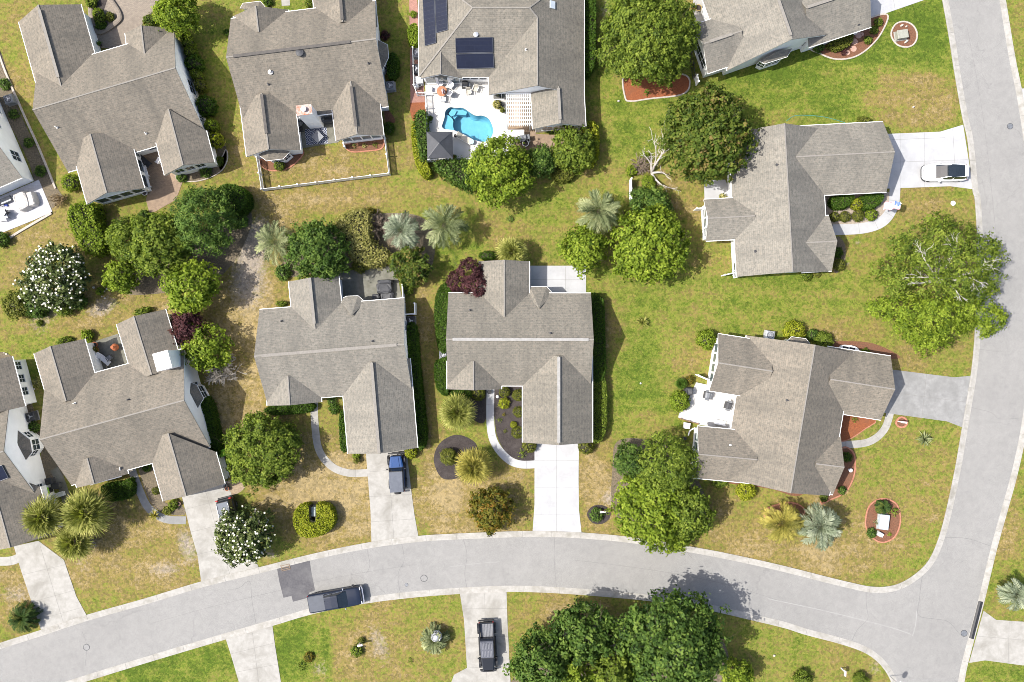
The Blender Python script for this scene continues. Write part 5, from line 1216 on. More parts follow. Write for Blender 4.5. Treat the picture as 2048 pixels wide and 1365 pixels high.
bare_shrub('bare grey twiggy shrub leaning over the lawn beside the left house', 436, 742, 40, 2.6, M('grey_twigs', (.36, .33, .29), (.22, .2, .17), 6, .9), n=24, depth=3, r0=.035, sweep_=(.45, .05, .3))
bare_shrub('leafless brown twiggy shrub between the mottled shrub and the silvery palm', 752, 452, 27, 1.8, M('brown_twigs', (.21, .165, .125), (.12, .09, .07), 6, .9), n=22, depth=3, r0=.025)
bare_shrub('dry brown grassy shrub at the corner of the white stone terrace', 118, 400, 18, 1.0, M('straw_twigs', (.30, .22, .11), (.17, .12, .06), 6, .9), n=24, depth=2, r0=.02)
bare_shrub('pinkish bare twigs over the palm cluster beside the grey roof', 66, 1000, 16, 3.2, M('pink_twigs', (.28, .18, .15), (.17, .11, .09), 6, .9), n=12, depth=2, r0=.03)
bare_shrub('tangle of grey brown twigs at the foot of the dead white tree', 1282, 332, 18, 1.0, M('brown_twigs', (.21, .165, .125), (.12, .09, .07), 6, .9), n=18, depth=3, r0=.02)
bare_shrub('dry dead fan fronds hanging under the palm cluster', 170, 1085, 17, 2.6, M('grey_twigs', (.36, .33, .29), (.22, .2, .17), 6, .9), n=18, depth=2, r0=.03)
# row along the white east wall of the top-left house
ROW = 'round shrubs along the white east wall'
for lab, x, y, r, st in (('topmost small round shrub along the white east wall, under the bright tree', 369, 70, 12, 'mid'), ('second round shrub down the white east wall', 378, 89, 12, 'mid'), ('third round shrub down the white east wall, close above the first big ball', 383, 107, 12, 'mid'),
        ('big dark ball shrub near the top of the white east wall', 390, 129, 18, 'hedge'), ('small shrub between two bigger ones halfway down the white east wall', 394, 152, 11, 'mid'), ('olive ball shrub above the biggest ball on the white east wall', 402, 173, 12, 'olive'),
        ('biggest dark ball shrub beside the white east wall', 413, 213, 21, 'hedge'), ('yellow green ball shrub below the biggest dark ball', 424, 252, 13, 'bright'), ('golden ball shrub at the bottom of the white east wall row', 432, 281, 15, 'gold')):
    shrub(lab, x, y, r, st, 'ball', max(1.15, 28/r), ROW)
shrub('dark round shrub at the garage corner inside the pale paver border', 200, 38, 13, 'mid', 'loose'); shrub('bright round shrub in the paver bordered bed by the garage', 197, 28, 11, 'bright', 'ball', seed=2)
shrub('yellow tinged shrub in the paver bordered bed', 218, 33, 10, 'olive', 'loose'); shrub('dark low shrub at the bottom of the paver bordered bed', 200, 51, 12, 'hedge', 'loose', .7); shrub('tall thin shrub at the top edge by the white garage wall', 182, 4, 12, 'mid', 'loose')
shrub('reddish shrub at the entrance gable under the bright tree', 297, 41, 14, 'redtip', 'loose')
shrub('bright green shrub at the west corner of the glazed garden room', 142, 366, 18, 'bright', 'ball', 1.0, None, 'shrub', 'shrub', .95)
hedge('tall bushy bright green hedge below the glazed garden room', [(141, 425), (150, 412), (170, 408), (190, 412), (192, 440), (208, 470), (210, 492), (195, 508), (172, 502), (158, 480), (145, 455)], 2.2, 'bright', ls=.24, jitter=.16)
hedge('big round clipped dark hedge ball at the top right of the backyard grove', [(430, 400), (436, 380), (455, 371), (478, 374), (494, 388), (495, 410), (482, 425), (455, 428), (438, 418)], 2.2, 'hedge', ls=.2)
shrub('low dark shrub below the paver courtyard with coral blooms', 286, 432, 13, 'dark', 'loose'); shrub('dark spreading juniper east of the backyard grove', 478, 440, 20, 'dark', 'big', .6)
for i, (lab, x, y, r) in enumerate((('leftmost dark shrub below the white end window gable', 362, 355, 11), ('middle flowering shrub below the white end window gable', 410, 343, 13), ('rightmost leafy shrub below the white end window gable', 436, 322, 11))): shrub(lab, x, y, r, ('dark', 'dark', 'redtip')[i], 'loose', .9)
for lab, x, y, r in (('topmost dark shrub in the leaf litter strip at the left edge', 8, 168, 12), ('dark shrub by the grey heat pump at the left edge', 26, 228, 11), ('middle dark shrub in the leaf litter strip', 56, 285, 11), ('lowest dark shrub in the leaf litter strip by the white gable wall', 79, 342, 12)): shrub(lab, x, y, r, 'dark', 'loose', .8, 'dark shrubs in the leaf litter strip')
shrub('green shrub cut by the left edge below the white stone terrace', 2, 480, 16, 'dark', 'loose')
# left backyard
shrub('olive green shrub left of the flowering backyard magnolia', 33, 610, 31, 'olive', 'big', .9); shrub('dark olive shrub touching the foot of the flowering backyard magnolia', 70, 612, 28, 'dark', 'big', .8); shrub('bright green leafy shrub below the flowering backyard magnolia', 126, 614, 21, 'mid', 'big', .9); shrub('dark shrub at the lower right of the flowering backyard magnolia', 155, 603, 19, 'dark', 'loose', .8)
shrub('tiny green shrub in the sandy patch of the left backyard', 78, 647, 7, 'mid', 'loose'); shrub('small green plant beside pale rocks in the left backyard', 199, 583, 9, 'bright', 'loose', .7)
shrub('bright bush at the notched patio corner', 173, 673, 14, 'bright', 'loose'); shrub('low foundation shrub along the north wall left of the notched patio', 128, 682, 17, 'mid', 'loose', .7, None, 'shrub', 'shrub', .5, .2); shrub('low foundation shrub behind the north gable of the left house', 285, 624, 20, 'mid', 'loose', .7, None, 'shrub', 'shrub', .5, .25); shrub('pale green bush along the west wall of the left house', 75, 765, 12, 'varieg', 'loose', .8)
shrub('dark bush left of the heat pump by the white wall', 66, 855, 12, 'dark', 'loose')
hedge('dark hedge along the east wall of the left house', [(403, 800), (418, 800), (432, 850), (440, 900), (437, 918), (425, 915), (415, 860)], 1.5, 'hedge')
hedge('dark low hedge under the front windows of the left house', [(205, 972), (245, 965), (262, 958), (266, 985), (250, 998), (215, 1000)], 1.0, 'hedge')
shrub('dark shrub in the corner between wing and front path of the left house', 292, 935, 10, 'hedge', 'loose'); shrub('round olive shrub against the garage wall by the front path', 312, 982, 8, 'olive', 'ball'); shrub('dark shrub in front of the garage gable of the left house', 346, 1010, 11, 'mid', 'loose'); shrub('brown green shrub right of the pale yucca', 334, 1022, 10, 'olive', 'loose', .8)
# second house
shrub('dark round shrub in the mulch bed below the bay window', 559, 331, 11, 'mid', 'ball'); shrub('tall dark shrub at the east corner inside the picket yard side', 778, 257, 11, 'hedge', 'ball', 1.2, None, 'shrub', 'shrub', 1.2, 0); hedge('clipped hedge by the east bay of the house with the white chimney', [(777, 112), (790, 108), (796, 125), (792, 152), (780, 156), (775, 140)], 1.3, 'hedge')
for lab, x, y, st in (('dark green clump at the left of the brick edged picket yard bed', 708, 293, 'dark'), ('pale clump in the middle of the brick edged picket yard bed', 728, 292, 'varieg'), ('bright green clump at the right of the brick edged picket yard bed', 750, 290, 'mid')): shrub(lab, x, y, 7, st, 'tuft', .7)
shrub('small shrub at the top edge left of the concrete front path', 535, 3, 10, 'hedge', 'loose'); shrub('small shrub at the top edge right of the concrete front path', 616, 6, 9, 'mid', 'loose'); shrub('dark narrow shrub by the west wall of the house with the white chimney', 454, 65, 8, 'hedge', 'loose'); shrub('dark purple shrub left of the east bay window', 770, 70, 10, 'purple', 'loose')
# pool house
shrub('bright bush beside the rose brick path near the top', 826, 28, 8, 'bright', 'loose'); hedge('bright green hedge between rose brick path and solar roof', [(818, 55), (832, 50), (836, 70), (834, 90), (822, 92), (817, 75)], 1.4, 'bright', ls=.2)
hedge('yellow green low hedge outside the west pool fence', [(824, 255), (833, 250), (840, 300), (856, 330), (862, 350), (850, 355), (835, 335), (827, 300)], 1.0, 'gold', ls=.2)
hedge('dark loose hedge directly against the west pool fence', [(832, 232), (850, 225), (853, 270), (853, 318), (842, 315), (834, 270)], 1.5, 'dark', ls=.22, jitter=.15)
hedge('dark hedge below the south pool fence', [(868, 328), (900, 322), (940, 325), (950, 350), (945, 378), (925, 372), (895, 355)], 1.6, 'dark', ls=.24, jitter=.2)
shrub('round bush at the corner where the two pool hedges meet', 856, 349, 11, 'mid', 'loose'); hedge('long dark hedge along the east wall of the pool house', [(1165, 0), (1188, -5), (1190, 60), (1190, 120), (1184, 140), (1168, 138)], 1.9, 'hedge', ls=.22)
hedge('yellow green hedge hugging the right side of the glossy tree', [(1172, 252), (1190, 250), (1195, 280), (1195, 308), (1182, 330), (1172, 320)], 1.6, 'gold', ls=.22, jitter=.14); hedge('low clipped olive disc hedge below the glossy tree', [(1102, 346), (1110, 333), (1128, 331), (1147, 340), (1148, 352), (1135, 363), (1115, 362)], .9, 'olive', ls=.16)
shrub('reddish potted plant at the gazebo corner', 907, 314, 5, 'rust', 'loose'); shrub('dark potted plant on the pool deck by the west fence', 860, 237, 6, 'dark', 'loose')
shrub('dark low shrubs under the three window gable of the pool wing', 1105, 263, 14, 'dark', 'loose', .6, None, 'shrub', 'shrub', .4, 0)
# backyard strip
hedge('pale yellow mottled shrub mass beside the dark dense tree', [(672, 450), (690, 432), (712, 422), (735, 424), (738, 460), (745, 490), (772, 505), (775, 520), (758, 530), (725, 528), (700, 505), (690, 480), (678, 465)], 2.0, 'varieg', ls=.2, jitter=.2)
shrub('olive shrub below the pale mottled shrub, against the mossy patio', 722, 528, 20, 'olive', 'big', .9); shrub('red brown low shrub at the north end of the mottled shrub', 742, 428, 14, 'rust', 'loose', .7); shrub('green round bush at the end of the white privacy fence', 815, 580, 12, 'mid', 'loose'); shrub('dark shrub below the left backyard palm', 565, 545, 17, 'dark', 'loose', .8); shrub('green foundation bush at the west wing of the centre left house', 563, 608, 13, 'mid', 'loose', .7, None, 'shrub', 'shrub', .5, 0)
shrub('small dark green tuft alone on the backyard lawn below the yellow green tree', 1021, 437, 10, 'dark', 'tuft', .5)
shrub('olive thicket below the dead white tree', 1263, 440, 22, 'olive', 'big', .8); shrub('bright bush at the left foot of the dead white tree', 1264, 343, 12, 'bright', 'loose'); shrub('yellow green bush below the dead white tree', 1297, 365, 16, 'bright', 'big', .9); shrub('small bright bush at the upper left of the dead white tree', 1291, 312, 9, 'bright', 'loose')
shrub('dark shrub at the north wall beside the purple three headed tree', 975, 512, 17, 'hedge', 'ball', .7, None, 'shrub', 'shrub', .6, 0)
# centre house hedges and beds
hedge('dark clipped hedge along the upper west wall of the centre house', [(872, 660), (870, 620), (874, 590), (886, 569), (900, 580), (896, 640), (893, 702), (878, 698)], 1.25); hedge('dark clipped hedge along the lower west wall of the centre house', [(870, 750), (872, 725), (890, 716), (897, 722), (897, 785), (885, 788), (874, 775)], 1.25)
hedge('long dark clipped hedge along the upper east wall of the centre house', [(1184, 598), (1200, 596), (1207, 606), (1209, 680), (1209, 750), (1184, 750)], 1.4); hedge('brighter lower hedge along the east garage wall of the centre house', [(1184, 756), (1206, 756), (1212, 775), (1212, 850), (1204, 878), (1190, 886), (1184, 870)], 1.2, 'mid', ls=.18)
shrub('round olive shrub at the right garage corner of the centre house', 1172, 893, 16, 'olive', 'ball', .9); shrub('round olive shrub at the left garage corner in black mulch', 1059, 890, 15, 'olive', 'ball', .9)
hedge('dark low hedge under the front gable of the centre house', [(905, 782), (940, 782), (940, 795), (905, 795)], .9); shrub('round olive shrub at the left of the white path start', 956, 788, 14, 'olive', 'ball', .9)
for lab, x, y, r, st, k in (('olive ball shrub tucked under the eave corner in black mulch', 1009, 784, 11, 'olive', 'ball'), ('olive ball shrub against the garage wall at its upper end', 1036, 791, 12, 'olive', 'ball'), ('golden loose shrub in the middle of the black mulch', 1008, 807, 12, 'gold', 'loose'), ('elongated olive shrub halfway down the garage wall', 1037, 824, 11, 'olive', 'ball'), ('pale yellow small ball shrub by the garage wall', 1027, 850, 7, 'gold', 'ball'), ('olive ball shrub low on the garage wall', 1035, 865, 12, 'olive', 'ball'),
        ('small bright green plant in the black mulch', 1000, 841, 6, 'mid', 'tuft'), ('small brownish plant in the black mulch', 1008, 830, 5, 'rust', 'tuft'), ('small olive plant low in the black mulch', 1011, 863, 5, 'olive', 'tuft'), ('two leaved bright clump at the bottom of the black mulch', 1044, 910, 10, 'bright', 'tuft')): shrub(lab, x, y, r, st, k, .95)
shrub('fine leaved olive shrub left of the yellow tipped fan palm in black mulch', 897, 914, 19, 'olive', 'big', .9); shrub('dark ball shrub around the white mailbox in black mulch', 1194, 1031, 15, 'dark', 'loose', .8)
# centre left house
hedge('long narrow dark hedge along the east wall of the centre left house', [(815, 655), (832, 654), (838, 720), (846, 800), (852, 860), (850, 890), (840, 898), (832, 860), (820, 740)], 1.3, 'hedge'); shrub('bright ball shrub at the garage corner near the blue off-roader', 822, 905, 13, 'gold', 'ball')
hedge('dark hedge under the front gable of the centre left house', [(537, 815), (622, 808), (622, 822), (580, 828), (538, 828)], .9); hedge('dark hedge along the inner garage wall of the centre left house', [(680, 830), (688, 828), (693, 890), (688, 905), (681, 890)], .9); shrub('dark shrub at the inner corner of the centre left front yard', 668, 818, 12, 'hedge', 'loose', .8); shrub('small dark shrub below the inner corner shrub', 664, 802, 11, 'dark', 'loose', .7); shrub('bright little shrub under the garage eave beside the terracotta pot', 713, 912, 9, 'bright', 'loose')
hedge('horseshoe shaped golden hedge around the green utility box', [(587, 1036), (596, 1015), (612, 1010), (619, 1012), (619, 1040), (633, 1044), (634, 1012), (640, 1008), (657, 1011), (668, 1028), (669, 1045), (657, 1062), (630, 1073), (605, 1073), (592, 1058)], 1.35, 'gold', ls=.18, smooth=2)
# right upper house
TG = 'clipped ball shrubs above the curved white walk'
for lab, x, y, r, st in (('leftmost ball shrub above the curved white walk, half under the eave', 1669, 434, 10, 'olive'), ('second ball shrub from the left above the curved white walk', 1690, 434, 11, 'olive'), ('third ball shrub from the left above the curved white walk', 1716, 432, 12, 'olive'), ('rightmost and brightest ball shrub above the curved white walk', 1743, 430, 12, 'bright')): shrub(lab, x, y, r, st, 'ball', .9, TG)
shrub('lime cone shaped shrub between two dark hedges at the inner corner', 1713, 409, 12, 'gold', 'ball', 1.3); hedge('dark hedge left of the lime cone shrub', [(1664, 396), (1705, 391), (1702, 405), (1690, 416), (1668, 416)], 1.1, 'hedge'); hedge('dark hedge right of the lime cone shrub', [(1722, 394), (1764, 389), (1761, 405), (1745, 417), (1728, 418)], 1.1, 'hedge')
shrub('dark bush on the east wall below the curved white walk', 1676, 505, 12, 'hedge', 'loose'); shrub('olive ball at the south east corner of the right upper house', 1678, 530, 12, 'olive', 'ball'); shrub('bright bush on the south wall of the right upper house', 1614, 552, 12, 'mid', 'loose'); shrub('small bush beside the bright bush on the south wall', 1636, 549, 7, 'olive', 'loose'); shrub('low bush on the north wall behind the garage', 1729, 240, 16, 'olive', 'loose', .6, None, 'shrub', 'shrub', .5, 0)
# right lower house
shrub('yellow green shrub at the north west corner of the right lower house', 1414, 680, 22, 'bright', 'big', 1.0); shrub('lime round shrub beside the heat pump on the north wall', 1588, 664, 24, 'gold', 'big', 1.0); shrub('green shrub right of the shallow bay on the north wall', 1648, 681, 20, 'mid', 'big', .9); shrub('dark thin shrub between the lime shrub and the green shrub', 1626, 670, 13, 'dark', 'loose'); shrub('small dark shrub in the brown mulch behind the garage wing', 1732, 706, 10, 'mid', 'loose')
shrub('large lime leafy shrub at the edge of the pale deck', 1360, 803, 23, 'bright', 'big', 1.0); palm('dark green small fan palm above the large lime shrub', 1362, 768, 14, 1.2, 'hedge', 'fan', n=20, trunk=False); shrub('orange tinged little shrub above the pale deck', 1381, 760, 9, 'rust', 'loose')
shrub('yellow green shrub under the south wall of the right lower house', 1492, 982, 22, 'gold', 'big', .8); shrub('green shrubs at the south west corner of the right lower house', 1440, 960, 18, 'mid', 'loose', .6); shrub('dark shrub in the curved brick edged bed by the front door', 1695, 915, 11, 'hedge', 'loose'); shrub('dark shrub at the lower end of the curved brick edged bed', 1685, 982, 9, 'dark', 'loose'); shrub('small green plant in the red mulch by the garage wing', 1710, 840, 8, 'mid', 'tuft', .7); shrub('low brown green shrub at the south corner of the right lower house', 1648, 996, 9, 'redtip', 'loose', .7)
shrub('green sword plant at the right of the oval bed cycad', 1790, 1024, 12, 'mid', 'tuft', .8); shrub('olive shrub at the lower left of the oval bed', 1744, 1067, 11, 'dark', 'loose', .8); shrub('grey green little plant left of the white utility box', 1754, 1045, 7, 'pindo', 'tuft', .8); shrub('bright little plant at the lower right of the oval bed', 1780, 1069, 6, 'bright', 'tuft', .6)
# top right beds
hedge('olive spreading hedge in the stepping stone bed', [(1658, 88), (1680, 76), (1700, 66), (1706, 75), (1698, 90), (1676, 100), (1662, 96)], .9, 'olive', ls=.2); shrub('dark shrub at the left end of the stepping stone bed', 1638, 95, 12, 'dark', 'loose', .8); shrub('near black purple shrub below the olive hedge', 1690, 102, 11, 'purple', 'tuft', .8)
for lab, x, y in (('upper round shrub at the outer rim of the stepping stone bed', 1758, 44), ('middle round shrub at the outer rim of the stepping stone bed', 1749, 60), ('lower round shrub at the outer rim of the stepping stone bed', 1737, 80)): shrub(lab, x, y, 9, 'mid', 'loose', .9, 'round shrubs at the rim of the stepping stone bed')
# bottom strip
shrub('round leafy shrub at the bottom edge below the street curve', 1606, 1360, 20, 'mid', 'big', 1.0); shrub('dark green shrub at the bottom edge right of the white mailbox', 1722, 1362, 17, 'mid', 'big', 1.0); shrub('bright low plants in the lawn left of the bottom driveway', 601, 1336, 13, 'mid', 'tuft', .7); shrub('brown shrub above the bright low plants in the bottom lawn', 617, 1316, 11, 'rust', 'loose', .7); shrub('dark ball shrub below the bent white mailbox', 713, 1303, 13, 'mid', 'loose', .8); shrub('thin green shrub above the bent white mailbox', 722, 1283, 8, 'olive', 'loose', .8); shrub('small green tuft in the bottom brown lawn', 820, 1322, 7, 'mid', 'tuft', .5)
# ------------------------------------------------------------------ vehicles
def paint(name, c, rough=.35, metal=.0): return M(name, c, tuple(x*.9 for x in c), 2, rough, metal, .3, coat=.2)
M_CARGLASS = M('car_glass', (.015, .02, .026), (.01, .014, .018), 2, .06, spec=.8)
M_LAMP = M('lamp_lens', (.65, .66, .68), (.5, .5, .52), 6, .15); M_TAIL = M('tail_lamp', (.35, .015, .012), (.25, .01, .01), 6, .2)
M_CHROME = M('chrome', (.62, .63, .65), (.5, .51, .53), 4, .15, metal=.9)
def sect(x, w, z0, z1, r=.12, top=.86):
    return [(x, y, z) for y, z in ((w*.90, z0), (w, z0+.16), (w, (z0+z1)/2), (w*.97, z1-r*.6), (w*top, z1), (-w*top, z1), (-w*.97, z1-r*.6), (-w, (z0+z1)/2), (-w, z0+.16), (-w*.90, z0))]
def csect(x, wb, wt, z0, z1):
    z1 = max(z1, z0+.03)
    return [(x, y, z) for y, z in ((wb, z0), (wb*.45+wt*.55, z0*.45+z1*.55), (wt, z1-.06*(z1-z0)), (wt*.9, z1), (-wt*.9, z1), (-wt, z1-.06*(z1-z0)), (-(wb*.45+wt*.55), z0*.45+z1*.55), (-wb, z0))]
def wheel(t, x, y, r, w=.24):
    mb = MB(); mb.lathe((x, y-w/2, r), [(r*.66, 0), (r*.94, .0), (r, .05), (r, w-.05), (r*.94, w), (r*.66, w)], 18, 0, 'y')
    o = mb.build('wheel', M_RUBBER, t)
    mb = MB(); s = 1 if y > 0 else -1
    mb.lathe((x, y-w*.42 if s > 0 else y-w*.44, r), [(r*.2, 0), (r*.64, .0), (r*.64, w*.86), (r*.2, w*.86)], 14, 0, 'y')
    for k in range(5):
        a = 2*math.pi*k/5; yy = y+s*w*.46
        mb.beam((x, yy, r), (x+math.cos(a)*r*.6, yy, r+math.sin(a)*r*.6), .05, .06)
    mb.build('rim', M_RIM, o)
def piece(t, name, mat, fn, smooth=False):
    mb = MB(); fn(mb); return mb.build(name, mat, t, smooth=smooth)
def two(t, name, mat, c, size, bev=.03):
    for s in (1, -1): piece(t, name, mat, lambda mb: mb.box((c[0], c[1]*s, c[2]), size, 0, 0, bev))
def vehicle(label, cat, name, c, heading, body, cabin, roofp, paintm, roofm, W2, wheels, wr, L, extra=None, cabm=None):
    t = thing(name, label, cat, (0, 0, 0))
    piece(t, 'body', paintm, lambda mb: mb.loft([sect(*s) for s in body]), True)
    if cabin: piece(t, 'windows', cabm or M_CARGLASS, lambda mb: mb.loft([csect(*s) for s in cabin]))
    if roofp:
        def rf(mb):
            mb.loft([[(x, y, z) for y, z in ((w, z0-.07), (w*.97, z0), (w*.8, z0+.035), (-w*.8, z0+.035), (-w*.97, z0), (-w, z0-.07))] for x, w, z0 in roofp])
        piece(t, 'roof', roofm, rf)
    for x in wheels:
        for s in (1, -1): wheel(t, x, s*(W2-.14), wr)
    if extra: extra(t)
    t.location = W(*c, .6); t.location.z = .012; t.rotation_euler.z = heading
    return t
def arches(t, mat, xs, W2, r, w=.16, z=0):
    for x in xs:
        for s in (1, -1):
            pts = [(x+math.cos(a)*r, s*(W2-w*.35), .36+math.sin(a)*r*.95) for a in [math.pi*k/8 for k in range(9)]]
            piece(t, 'fender', mat, lambda mb: mb.loft([[(p[0]+(p[0]-x)*k, p[1]+dy, p[2]+(p[2]-.36)*k) for k, dy in ((0, -w/2), (.14, -w/2), (.14, w/2), (0, w/2))] for p in pts]))
def pillars(t, mat, pts):
    def f(mb):
        for a, b in pts:
            for s in (1, -1): mb.beam((a[0], a[1]*s, a[2]), (b[0], b[1]*s, b[2]), .07, .05)
    piece(t, 'pillar', mat, f)
# white crossover with dark glass roof
PW = paint('white_paint', (.74, .75, .77), .25, 0); PN = paint('navy_black_paint', (.010, .015, .030)); PB = paint('blue_paint', (.013, .048, .155)); PK = paint('black_paint', (.010, .012, .017)); PG = paint('black_green_paint', (.016, .018, .02))
def ex_white(t):
    pillars(t, PW, [((1.0, .78, 1.02), (.12, .62, 1.60)), ((-2.0, .74, 1.08), (-1.72, .60, 1.55)), ((.1, .62, 1.62), (-1.7, .62, 1.62)), ((-.55, .84, 1.05), (-.6, .66, 1.56))])
    piece(t, 'tailgate', PW, lambda mb: mb.box((-1.80, 0, 1.655), (.40, 1.22, .05), 0, 0, .02, .12))
    two(t, 'headlight', M_LAMP, (2.06, .66, .80), (.26, .26, .10)); two(t, 'tail_light', M_TAIL, (-2.24, .70, .86), (.10, .26, .10)); two(t, 'mirror', PW, (.78, 1.0, 1.1), (.16, .2, .14))
    piece(t, 'grille', M_BLACK, lambda mb: mb.box((2.3, 0, .62), (.06, .9, .22), 0, 0, .02)); piece(t, 'bumper', M_CHAR, lambda mb: mb.loft([[(x, y, z) for y, z in ((w, .30), (w, .40), (-w, .40), (-w, .30))] for x, w in ((2.0, .90), (2.28, .72), (2.40, .45))]))
vehicle('white car with black glass roof parked on the white driveway, nose towards the house', 'car', 'parked_car', (1888.5, 346), math.pi,
        [(-2.38, .60, .42, .86, .1, .8), (-2.28, .80, .32, 1.0), (-1.9, .90, .26, 1.06), (-.4, .93, .24, 1.05), (.9, .93, .24, 1.02), (1.5, .92, .25, .96), (2.0, .82, .28, .86), (2.28, .64, .32, .74, .1, .8), (2.36, .48, .38, .64, .1, .8)],
        [(-2.24, .72, .60, 1.0, 1.04), (-1.95, .78, .64, 1.0, 1.58), (-1.3, .82, .67, 1.0, 1.66), (-.3, .84, .68, 1.0, 1.68), (.2, .83, .66, 1.0, 1.58), (.75, .80, .66, 1.0, 1.22), (1.1, .76, .66, .98, 1.02)],
        [(-1.62, .61, 1.665), (-.6, .63, 1.69), (.12, .61, 1.64)], PW, M_CARGLASS, .93, (-1.42, 1.42), .35, 4.75, ex_white)
# navy crew cab pickup with bed cover on the street
def ex_pick(t):
    piece(t, 'bed_cover', M('bed_cover_vinyl', (.062, .07, .088), (.05, .056, .07), 2, .6), lambda mb: mb.box((-2.02, 0, 1.155), (1.72, 1.66, .05), 0, 0, .03))
    pillars(t, PN, [((1.16, .80, 1.12), (.42, .66, 1.80)), ((-1.04, .82, 1.15), (-.98, .66, 1.80)), ((-.2, .86, 1.14), (-.24, .68, 1.82))])
    piece(t, 'roof_trim', M_CHROME, lambda mb: [mb.beam((-.95, s*.80, 1.42), (.9, s*.84, 1.16), .03, .03) for s in (1, -1)])
    piece(t, 'front_bumper', M_CHROME, lambda mb: mb.loft([[(x, y, z) for y, z in ((w, .42), (w, .68), (w*.96, .74), (-w*.96, .74), (-w, .68), (-w, .42))] for x, w in ((2.72, .98), (2.86, .94), (2.96, .72))]))
    piece(t, 'grille', M_BLACK, lambda mb: mb.box((2.76, 0, .94), (.07, 1.1, .32), 0, 0, .02)); piece(t, 'tailgate', PN, lambda mb: mb.box((-2.9, 0, .86), (.08, 1.6, .56), 0, 0, .03)); piece(t, 'rear_bumper', M_CHROME, lambda mb: mb.box((-2.98, 0, .54), (.16, 1.8, .18), 0, 0, .04))
    two(t, 'headlight', M_LAMP, (2.72, .74, .92), (.10, .30, .2)); two(t, 'tail_light', M_TAIL, (-2.9, .88, .90), (.08, .10, .34)); two(t, 'mirror', M_CHROME, (.98, 1.05, 1.22), (.12, .22, .16))
    piece(t, 'antenna', M_BLACK, lambda mb: mb.tube([(-.9, .3, 1.88), (-1.0, .3, 2.0)], .015, 5))
vehicle('navy black crew cab pickup with grey covered bed parked along the lower kerb', 'pickup truck', 'pickup_truck', (673, 1198), math.radians(9.8),
        [(-2.94, .88, .50, 1.10), (-2.8, .97, .45, 1.14), (-1.2, .99, .42, 1.13), (-1.0, .99, .42, 1.14), (1.0, .99, .42, 1.14), (1.25, .99, .42, 1.12), (2.2, .97, .43, 1.08), (2.62, .90, .45, 1.03), (2.80, .80, .50, .96)],
        [(-1.12, .84, .74, 1.08, 1.2), (-1.04, .85, .70, 1.08, 1.78), (-.3, .87, .71, 1.08, 1.84), (.38, .86, .69, 1.08, 1.80), (.85, .84, .74, 1.08, 1.46), (1.28, .82, .78, 1.06, 1.12)],
        [(-1.02, .69, 1.82), (-.3, .70, 1.835), (.38, .68, 1.825)], PN, PN, 1.0, (-1.75, 1.85), .40, 5.8, ex_pick)
# blue short off-roader, grey hard top, spare wheel
def ex_jeep(t):
    arches(t, M_BLACK, (-1.28, 1.25), .93, .48, .24)
    piece(t, 'hood', PB, lambda mb: mb.loft([[(x, y, z) for y, z in ((w, .9), (w, 1.14), (w*.82, 1.20), (-w*.82, 1.20), (-w, 1.14), (-w, .9))] for x, w in ((.55, .74), (1.2, .66), (1.72, .56))]))
    piece(t, 'hood_bulge', PB, lambda mb: mb.loft([[(x, y, z) for y, z in ((w, 1.19), (w*.9, 1.25), (-w*.9, 1.25), (-w, 1.19))] for x, w in ((.65, .40), (1.66, .30))]))
    piece(t, 'hard_top', M('grey_soft_top', (.098, .108, .13), (.07, .078, .098), 3, .8, bmp=.2), lambda mb: mb.loft([[(x, y, z) for y, z in ((.76, 1.10), (.72, zt-.05), (.66, zt), (-.66, zt), (-.72, zt-.05), (-.76, 1.10))] for x, zt in ((-1.98, 1.80), (-1.8, 1.84), (-.4, 1.86), (.18, 1.83))]))
    piece(t, 'windshield_frame', M_BLACK, lambda mb: [mb.beam((.55, s*.70, 1.15), (.22, s*.66, 1.82), .07, .06) for s in (1, -1)]+[mb.beam((.22, -.68, 1.82), (.22, .68, 1.82), .07, .06), mb.beam((.56, -.72, 1.17), (.56, .72, 1.17), .07, .05)])
    piece(t, 'front_bumper', M_BLACK, lambda mb: [mb.box((2.0, 0, .58), (.16, 1.76, .18), 0, 0, .04), mb.tube([(2.04, -.4, .66), (2.1, -.3, .9), (2.1, .3, .9), (2.04, .4, .66)], .03, 6)])
    piece(t, 'grille', M_CHAR, lambda mb: mb.box((1.80, 0, .95), (.1, 1.08, .40), 0, 0, .05)); two(t, 'headlight', M_LAMP, (1.85, .42, .98), (.06, .2, .2)); two(t, 'mirror', M_BLACK, (.42, .94, 1.3), (.12, .2, .16)); two(t, 'tail_light', M_TAIL, (-2.02, .70, .95), (.08, .14, .2)); two(t, 'running_board', M_BLACK, (0, .86, .40), (1.5, .16, .06))
    mb = MB(); mb.lathe((-2.30, 0, 1.02), [(.12, -.11), (.3, -.12), (.38, -.08), (.38, .08), (.3, .12), (.12, .11)], 16)
    mb.v = [(-2.18+(v[2]-1.02), v[1], 1.02+(v[0]+2.30)) for v in mb.v]; mb.build('spare_wheel', M_RUBBER, t)
vehicle('small blue off-roader with grey top and rear spare wheel on the driveway', 'off-road car', 'off_road_car', (794.5, 944), math.radians(93.5),
        [(-2.0, .74, .52, 1.08), (-1.9, .78, .48, 1.12), (.5, .79, .46, 1.12), (.7, .74, .46, 1.10), (1.74, .58, .48, 1.04)], [(-1.9, .745, .73, 1.08, 1.78), (.2, .745, .70, 1.08, 1.78), (.56, .72, .70, 1.08, 1.16)], None, PB, None, .93, (-1.28, 1.25), .40, 4.2, ex_jeep)
